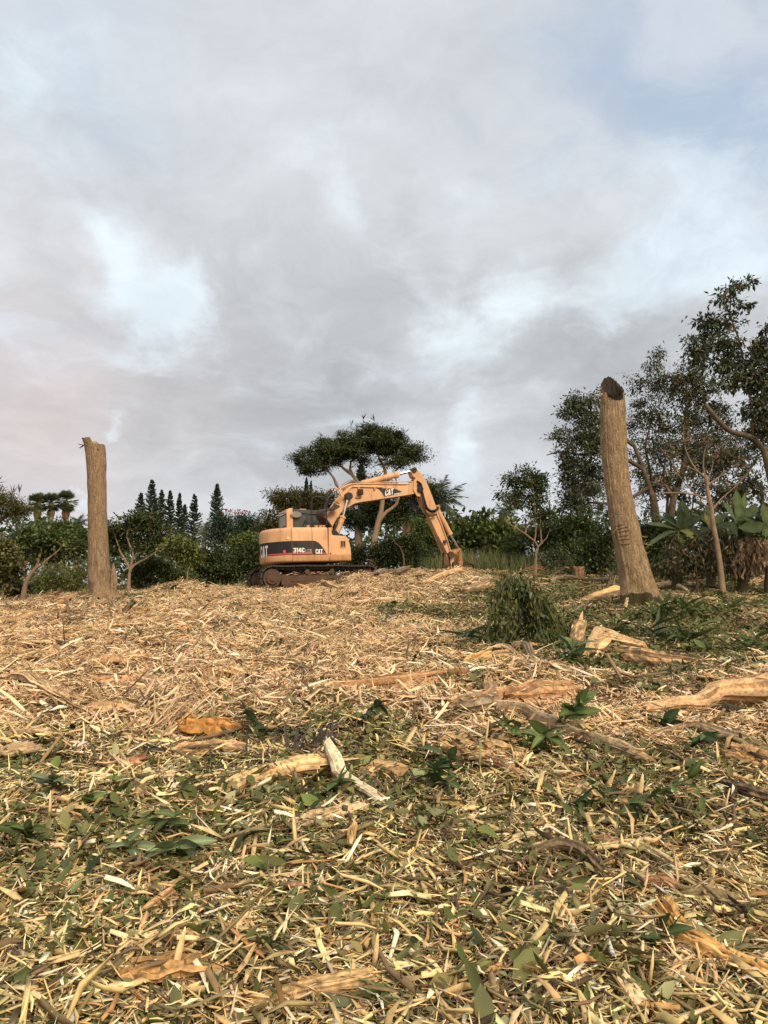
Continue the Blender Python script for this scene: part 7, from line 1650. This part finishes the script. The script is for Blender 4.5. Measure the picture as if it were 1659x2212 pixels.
def leafy_pile():
    base = G(1140, 1392); root = empty('leafy_branch', base); tag(root, 'cut leafy branch heap with drooping dark green leaves by right trunk', 'branch')
    ms = [leaf_mesh('leaf', .135, .052, .35, cu, c, k) for k, (cu, c) in enumerate([(.2, (.055, .078, .032)), (.4, (.07, .092, .04)), (.3, (.10, .125, .06)), (.1, (.045, .065, .028)), (.3, (.13, .15, .085))])]
    sp = float(base[1]) / FPX; tips = []
    S = lambda px, py, dy=0: P(px, py, base[1] + dy) - base
    stems = [[(1140, 1398, .15), (1132, 1310, .25), (1118, 1240, .15)]]
    for k in range(26):                                         # shoots that arch out of the top and hang to the ground
        q = k / 25; ex = 1046 + 186 * q + rng.normal(0, 9); ey = 1330 + rng.uniform(0, 78) + 22 * abs(q - .4); dyk = rng.uniform(-.45, .25)
        sx, sy = 1118 + (ex - 1118) * .22, 1240 + 62 * max(0, q - .35) + rng.uniform(0, 20); stems.append([(sx, sy, .1), (sx + (ex - sx) * .55, sy + (ey - sy) * .25 - 8, dyk * .6), (ex, ey, dyk)])
    for ex, ey, dk in ((1002, 1398, -.2), (1018, 1412, -.3), (1030, 1380, .1), (1012, 1370, .3), (1246, 1392, -.25), (1254, 1366, .1), (1240, 1340, .2), (1090, 1424, -.5), (1150, 1428, -.5)): stems.append([(1128, 1340, .1), (1128 + (ex - 1128) * .6, 1340 + (ey - 1340) * .45, dk * .6), (ex, ey, dk)])
    mb = MB(); curves = []
    for k, s in enumerate(stems):
        c = smooth_path([S(*q) for q in s], 12); curves.append(c); mb.tube(c, np.linspace(.026 if k == 0 else .009, .004, 12), 6, (.10, .085, .045))
    mb.build('stem', M_twig, root, True)
    fine = MB()
    k = 0
    while k < 290:
        c = curves[int(rng.integers(len(curves)))]; i = int(rng.integers(2, 12)); p = c[i] + rng.normal(0, .02, 3)
        out = nrm(rng.normal(0, 1, 3) * (1, .8, .3) + (0, -.5, 0)); q = p + out * rng.uniform(.03, .10) + (0, 0, -rng.uniform(.0, .08)); fine.tube([p, (p + q) / 2 + (0, 0, .03), q], [.005, .004, .003], 4, (.09, .085, .04))
        for _ in range(4):
            if k >= 290: break
            d = nrm(out * .45 + rng.normal(0, .42, 3) + (0, -.15, -.85)); pp = q + rng.normal(0, .03, 3)
            if pp[2] < .10: d = nrm(d * (1, 1, .25)); pp[2] = max(pp[2], .03)
            put_leaf(ms[int(rng.integers(5))], root, pp, d, rng.uniform(.6, 1.05), rng.normal(0, .9)); k += 1
    tag(fine.build('side_twigs', M_twig, root, False), kind='stuff')
    n = 1900; ci = rng.integers(0, len(curves), n); p = np.array([curves[a][b] for a, b in zip(ci, rng.integers(2, 12, n))]) + rng.normal(0, 1, (n, 3)) * (.045, .05, .05) + (0, .02, -.03); p[:, 2] = np.maximum(p[:, 2], .03)
    V, F, C = leaf_arrays(p, rng.normal(0, .4, (n, 3)) + (0, -.1, -.9), rng.normal(0, 1, (n, 3)), rng.uniform(.08, .14, n), rng.uniform(.03, .05, n), pick(GREEN[:3] + [(4, (.045, .062, .026)), (2, (.035, .05, .02))], n), .3, .2)
    me = fast_mesh('inner_leaves', V, F, C); me.materials.append(M_gloss); tag(link('inner_leaves', me, root), kind='stuff')
leafy_pile()

def shoot(label, px, py, n, L, W, col, up=.5, heading=(0, -.3), spread=1.0, name='leafy_shoot', stem=.25, group=None, droop=.3):
    stem *= 1.0 if L > .3 else 1.9; n = int(n * 1.5)
    base = G(px, py, .04); root = empty(name, base); tag(root, label, 'leaves', group)
    ms = [leaf_mesh('leaf', L, W, .3, dr * droop / .3, np.array(col) * f, k) for k, (dr, f) in enumerate([(.15, 1), (.35, 1.2), (.5, .8), (.3, 1.45)])]
    hd = nrm((heading[0], heading[1], .35)); st = smooth_path([np.zeros(3), hd * stem * .5, hd * stem + (0, 0, -.02)], 6)
    MB().tube(st, [.012, .011, .009, .008, .006, .004], 5, np.array(col) * 1.2).build('stem', M_twig, root, True)
    side = nrm(np.cross((0, 0, 1), hd))
    for k in range(n):
        f = (k + .5) / n; p = st[min(5, int(f * 6))] + rng.normal(0, .012, 3) * (1, 1, .5)
        if L > .3:                                              # long strap leaves arching every way from a tuft
            az = rng.uniform(0, 6.283); el = up * rng.uniform(.0, 1.5); d = np.array([math.cos(az) * math.cos(el), math.sin(az) * math.cos(el), math.sin(el)]) + hd * .5 + (0, -.25, 0)
            p = p + rng.normal(0, .10, 3) * (1, 1, .3)
        else:
            sg = 1 if k % 2 else -1; d = hd * rng.uniform(.2, .9) + side * sg * rng.uniform(.3, 1) + np.array([0, 0, rng.normal(.05, .28)])
        put_leaf(ms[int(rng.integers(4))], root, p, d, rng.uniform(.5, 1.15), rng.normal(0, .55))
    return root
DG, MG = (.052, .078, .022), (.085, .115, .038)
shoot('long leaved shoot tuft right of the right trunk foot', 1470, 1335, 22, .42, .06, DG, .5, (0, -.3))
shoot('drooping long leaved shoot below the right trunk', 1428, 1350, 20, .38, .05, DG, .6, (-.2, -.3))
shoot('long leaved shoot in the shade lower right of the trunk', 1462, 1400, 24, .40, .06, DG, .4, (.2, -.4))
shoot('spread of long leaves left of the lower right shoot', 1410, 1392, 18, .42, .06, (.04, .06, .03), .4, (-.3, -.3))
shoot('long leaved shoot farther right at mid height', 1560, 1335, 20, .36, .05, MG, .35, (.3, -.2))
shoot('low long leaved shoot at the right edge', 1610, 1420, 16, .34, .045, DG, .3, (.2, -.2))
shoot('pointed green leaf spray between leafy pile and twisted log', 1215, 1440, 14, .40, .055, (.05, .085, .04), .3, (.3, -.1))
shoot('leaf spray at the left foot of the leafy pile', 1035, 1395, 14, .42, .05, (.06, .085, .04), .25, (-.5, -.1))
shoot('leaf spray in the grass right of the leafy pile', 1330, 1375, 14, .36, .05, DG, .4, (.1, -.3))
shoot('big grey green sprig with drooping lobes front left', 385, 1872, 11, .15, .062, (.16, .20, .10), .35, (.1, -.5), droop=.5, stem=.10)
shoot('grey green sprig left of the big drooping sprig', 300, 1862, 10, .13, .055, (.14, .18, .09), .35, (-.1, -.5), droop=.5, stem=.08)
shoot('dark green sprig above the big drooping sprig', 345, 1825, 10, .12, .05, (.07, .10, .035), .4, (.2, -.3), stem=.10)
shoot('cluster of rounded grey leaves in the left leaf litter', 130, 1730, 15, .12, .065, (.12, .155, .085), .3, (0, -.4), stem=.10)
shoot('dark leaf cluster right of the rounded grey leaves', 180, 1775, 10, .12, .055, (.075, .11, .035), .35, (.2, -.3), stem=.09)
shoot('dark leaf cluster at the left edge of the leaf litter', 70, 1850, 10, .11, .05, (.065, .095, .03), .3, (0, -.3), stem=.09)
shoot('glossy green leaf sprig on chips in the middle right', 1205, 1590, 13, .24, .10, (.085, .125, .04), .5, (.2, -.2), stem=.16)
shoot('green leaf sprig left of the glossy sprig', 1150, 1620, 12, .20, .085, (.10, .14, .045), .4, (-.4, -.2), stem=.15)
shoot('green leaf sprig below the glossy sprig', 1180, 1640, 12, .18, .08, (.11, .15, .05), .4, (-.1, -.4), stem=.14)
shoot('pale green leaf sprig beside the torn slab', 990, 1690, 12, .15, .07, (.075, .11, .045), .4, (-.2, -.3), stem=.12)
shoot('green leaf sprig lower left of the torn slab', 970, 1725, 11, .14, .065, (.06, .095, .035), .35, (-.2, -.3), stem=.12)
shoot('ruffled dark leaf standing on chips at the right', 1430, 1595, 7, .17, .11, (.045, .075, .028), .8, (0, -.2), stem=.06)
shoot('green leaves under the curved bark strip', 1490, 1632, 9, .16, .09, (.05, .085, .03), .35, (.2, -.3), stem=.1)
shoot('fern like row of dark leaves in the right green patch', 1290, 1800, 18, .11, .04, (.065, .10, .032), .25, (.6, -.1), stem=.3)
shoot('dark leaf cluster above the fern like row', 1235, 1770, 12, .12, .05, (.07, .105, .035), .35, (.2, -.2), stem=.12)
shoot('dark leaf cluster right below the split yellow log', 690, 1745, 12, .12, .055, (.075, .11, .04), .35, (.3, -.3), stem=.11)
shoot('dark leaf cluster behind the dark root mass', 760, 1590, 14, .15, .06, (.04, .06, .028), .5, (.3, -.1), stem=.14)
shoot('dark leaf cluster left of the dark root mass', 585, 1605, 14, .15, .06, (.045, .068, .03), .5, (-.3, -.1), stem=.14)
shoot('upright olive leaves in the front right corner', 1395, 2135, 7, .085, .04, (.12, .14, .04), .8, (0, -.2), stem=.05)
shoot('dark leaves in the lower front right', 1420, 2080, 8, .09, .045, (.045, .075, .03), .4, (.1, -.2), stem=.06)
shoot('dark leaves at the bottom centre of the picture', 575, 2105, 8, .085, .04, (.045, .07, .03), .4, (.1, -.2), stem=.06)

def flat_leaf(label, px, py, L, W, col, az, tilt=.2, name='fallen_leaf', cat='leaf', group=None, curl=.2):
    p = G(px, py, .05); o = link(name, leaf_mesh(name, L, W, .25, curl, col, int(px)), None)
    d = np.array([math.cos(az) * math.cos(tilt), math.sin(az) * math.cos(tilt), math.sin(tilt)]); x, y, z = frame(d, roll=rng.normal(0, .3))
    o.matrix_world = Matrix(((x[0], y[0], z[0], p[0]), (x[1], y[1], z[1], p[1]), (x[2], y[2], z[2], p[2]), (0, 0, 0, 1))); return tag(o, label, cat, group)
flat_leaf('upper of two red petals in the leaf litter', 388, 1716, .12, .045, (.50, .04, .035), .25, .25, 'red_petal', 'petal')
flat_leaf('lower of two red petals in the leaf litter', 383, 1748, .12, .05, (.46, .05, .03), .1, .2, 'red_petal', 'petal')
flat_leaf('small red petal under the split yellow log', 688, 1738, .07, .04, (.45, .05, .04), .6, .3, 'red_petal', 'petal')
flat_leaf('yellow olive leaf lying above the big drooping sprig', 375, 1795, .10, .05, (.26, .26, .08), .1, .2)
flat_leaf('small yellow leaf left of the big drooping sprig', 255, 1765, .07, .035, (.36, .28, .05), .1, .2)
flat_leaf('long yellow leaf in the left foreground', 158, 1955, .09, .03, (.52, .38, .07), .35, .2)
flat_leaf('pale green rounded leaf among chips at the left', 128, 1710, .10, .08, (.21, .24, .09), .8, .6)
flat_leaf('brown leaf standing in the left foreground', 232, 1950, .07, .035, (.30, .14, .06), 1.2, .7)

# splinters, leaves and sticks one can tell apart near the camera: copies that share meshes
MARKS = [('the torn orange splinter at front right', 1520, 2090), ('the wide flat slab at front left', 340, 2130), ('the big drooping sprig', 385, 1860), ('the split yellow log', 600, 1712), ('the lichened branch', 770, 1740), ('the pale plank splinter', 700, 1798), ('the red petals', 390, 1732), ('the dark branch with twigs', 1230, 1870), ('the fern like leaf row', 1290, 1800),
         ('the long olive peeled branch', 1390, 1885), ('the arched reddish branch', 1420, 1962), ('the bottom edge log', 680, 2180), ('the bottom left bent stick', 45, 2145), ('the slim brown stick', 1210, 2050), ('the short grey brown log', 1400, 2080), ('the pale broken stick end', 1365, 2190), ('the rounded dark stick', 1090, 1905), ('the rounded grey leaves', 130, 1730), ('the orange torn log', 450, 1606), ('the dark root mass', 660, 1630),
         ('the torn tan slab', 1060, 1645), ('the glossy sprig', 1205, 1590), ('the curved bark strip', 1530, 1615), ('the hollow tan log', 1540, 1540), ('the long grey split log', 100, 1510), ('the frayed splinter tuft', 456, 1480), ('the dark upright stub', 610, 1390), ('the reddish split slab', 850, 1500), ('the orange log', 1170, 1520), ('the stubby log', 1055, 1490), ('the twisted pale log', 1330, 1415),
         ('the leafy pile', 1135, 1395), ('the left trunk', 225, 1290), ('the excavator track', 690, 1275), ('the long white slat', 820, 1304), ('the arm foot log', 955, 1256), ('the right trunk', 1385, 1316), ('the left field branch', 140, 1410), ('the grey mid field branch', 630, 1452)]
MARKS = [(n_, G(a_, b_)) for n_, a_, b_ in MARKS]
def beside(p):
    return min(MARKS, key=lambda q: np.hypot(q[1][0] - p[0], q[1][1] - p[1]))[0]
def spread(name, label, cat, group, meshes, looks, n, yr, wfun, lift, tilt, smin, smax):
    k = 0
    while k < n:
        y = yr[0] + (yr[1] - yr[0]) * rng.random() ** 1.15; x = rng.uniform(-.5, .5) * y * 1.02
        if rng.random() > wfun(x, y): continue
        p = np.array([x, y, float(T(x, y)) + lift * rng.uniform(.6, 1.3)]); az = rng.uniform(0, 6.283); el = rng.normal(0, tilt)
        d = np.array([math.cos(az) * math.cos(el), math.sin(az) * math.cos(el), math.sin(el)]); X, Y, Z = frame(d, roll=rng.normal(0, .25)); s = rng.uniform(smin, smax) * (.75 + .045 * y); kk = int(rng.integers(len(meshes))); size = 'small' if s < (smin + smax) / 2 * (.75 + .045 * y) * .85 else ('large' if s > (smin + smax) / 2 * (.75 + .045 * y) * 1.15 else 'medium')
        o = link(name, meshes[kk]); o.matrix_world = Matrix(((X[0] * s, Y[0] * s, Z[0] * s, p[0]), (X[1] * s, Y[1] * s, Z[1] * s, p[1]), (X[2] * s, Y[2] * s, Z[2] * s, p[2]), (0, 0, 0, 1)))
        tag(o, f'{size} {looks[kk]} {label} near {beside(p)}', cat, group); k += 1
def splinter_mesh(L, w, t, col, k):
    m = 6; p = smooth_path([(-L / 2, 0, 0), (0, rng.normal(0, .06) * L, rng.normal(0, .04) * L), (L / 2, 0, 0)], m); mb = MB(); ns = 1 if w < .014 else 2
    for q in range(ns):
        a = rng.uniform(.4, 1); log_mesh(mb, p * (rng.uniform(.75, 1), 1, 1) + (rng.normal(0, .05) * L, (q - (ns - 1) / 2) * w * .75, rng.normal(0, t * .2)), np.array([.35, .9, 1, .9, a * .4]) * w / ns * .62, 6, (np.array(col) * rng.uniform(.85, 1.1),), rough=.14, rag=.9, squash=t / w * ns, streak=.1)
    return mb.mesh('wood_splinter', M_wood)
SPL = [splinter_mesh(rng.uniform(.10, .22), rng.uniform(.008, .024), rng.uniform(.005, .010), c, k) for k, c in enumerate([(.74, .58, .32), (.70, .50, .26), (.62, .44, .22), (.78, .64, .40), (.52, .40, .20), (.66, .40, .18), (.42, .30, .16), (.74, .54, .30), (.80, .68, .46), (.56, .33, .14), (.70, .56, .30), (.48, .36, .18), (.60, .46, .24), (.76, .60, .34)])]
spread('wood_splinter', 'wood splinter lying', 'splinter', 'loose wood splinters on the near mulch', SPL, ['straw yellow', 'light tan', 'brownish tan', 'cream', 'olive tan', 'orange tan', 'dull brown', 'golden tan', 'whitish', 'rust brown', 'pale olive', 'dark tan', 'grey tan', 'buff'], 298, (2.5, 7.5), lambda x, y: 1, .05, .2, .5, 1.05)
LVS = [leaf_mesh('fallen_leaf', L, W, .25, cu, c, k) for k, (L, W, cu, c) in enumerate([(.085, .04, .2, (.055, .08, .03)), (.07, .04, .3, (.07, .10, .04)), (.10, .045, .15, (.05, .075, .03)), (.06, .035, .4, (.11, .14, .06)), (.075, .045, .2, (.16, .19, .11)), (.08, .035, .3, (.15, .145, .05)), (.07, .04, .3, (.045, .065, .025))])]
spread('fallen_leaf', 'leaf fallen', 'leaf', 'loose leaves on the near mulch', LVS, ['dark green', 'mid green', 'long dark green', 'pale green', 'grey green', 'yellow olive', 'very dark green'], 230, (2.5, 7), lambda x, y: .15 + float(leafiness(np.array([x]), np.array([y]))[0]), .045, .10, .5, .8)
def twig_mesh(L, r, col):
    mb = MB(); p = smooth_path([(-L / 2, 0, 0), (-L * .1, rng.normal(0, .08) * L, rng.normal(0, .04) * L), (L * .2, rng.normal(0, .06) * L, .02 * L), (L / 2, rng.normal(0, .05) * L, 0)], 9); mb.tube(p, np.linspace(r, r * .55, 9), 6, col, rough=.12)
    return mb.mesh('fallen_twig', M_twig)
TWG = [twig_mesh(rng.uniform(.2, .42), rng.uniform(.005, .010), c) for c in [(.20, .14, .08), (.27, .20, .12), (.12, .085, .05), (.33, .2, .11), (.22, .20, .10), (.16, .10, .06)]]
spread('fallen_twig', 'thin twig lying', 'twig', 'loose thin twigs on the near mulch', TWG, ['dark brown', 'light brown', 'blackish', 'reddish', 'olive', 'chestnut brown'], 100, (2.6, 8), lambda x, y: .4 + .6 * (x > 0), .05, .16, .6, 1.2)
def big_splinters():
    ms = [slab_mesh(c) for c in ((.62, .41, .22), (.54, .34, .17), (.70, .52, .31), (.46, .30, .16), (.60, .33, .14), (.36, .25, .15))]
    spread('riven_piece', 'riven wood piece lying', 'splinter', 'riven wood pieces over the middle of the clearing', ms, ['tan', 'brownish', 'pale', 'dull brown', 'orange', 'dark brown'], 240, (7, 26), lambda x, y: 1 - .55 * (x > 2.5), .05, .14, .45, 1.0)
def slab_mesh(col):
    L = rng.uniform(.35, .7); mb = MB()
    for k in range(3): log_mesh(mb, smooth_path([(-L / 2 + rng.normal(0, .05), (k - 1) * .03, 0), (0, (k - 1) * .03 + rng.normal(0, .02), .02), (L / 2 + rng.normal(0, .06), (k - 1) * .026, 0)], 6), [.006, .02, .022, .018, .005], 6, (np.array(col) * rng.uniform(.75, 1.15),), rough=.16, rag=.8, squash=.7)
    return mb.mesh('riven_piece', M_wood)
big_splinters()
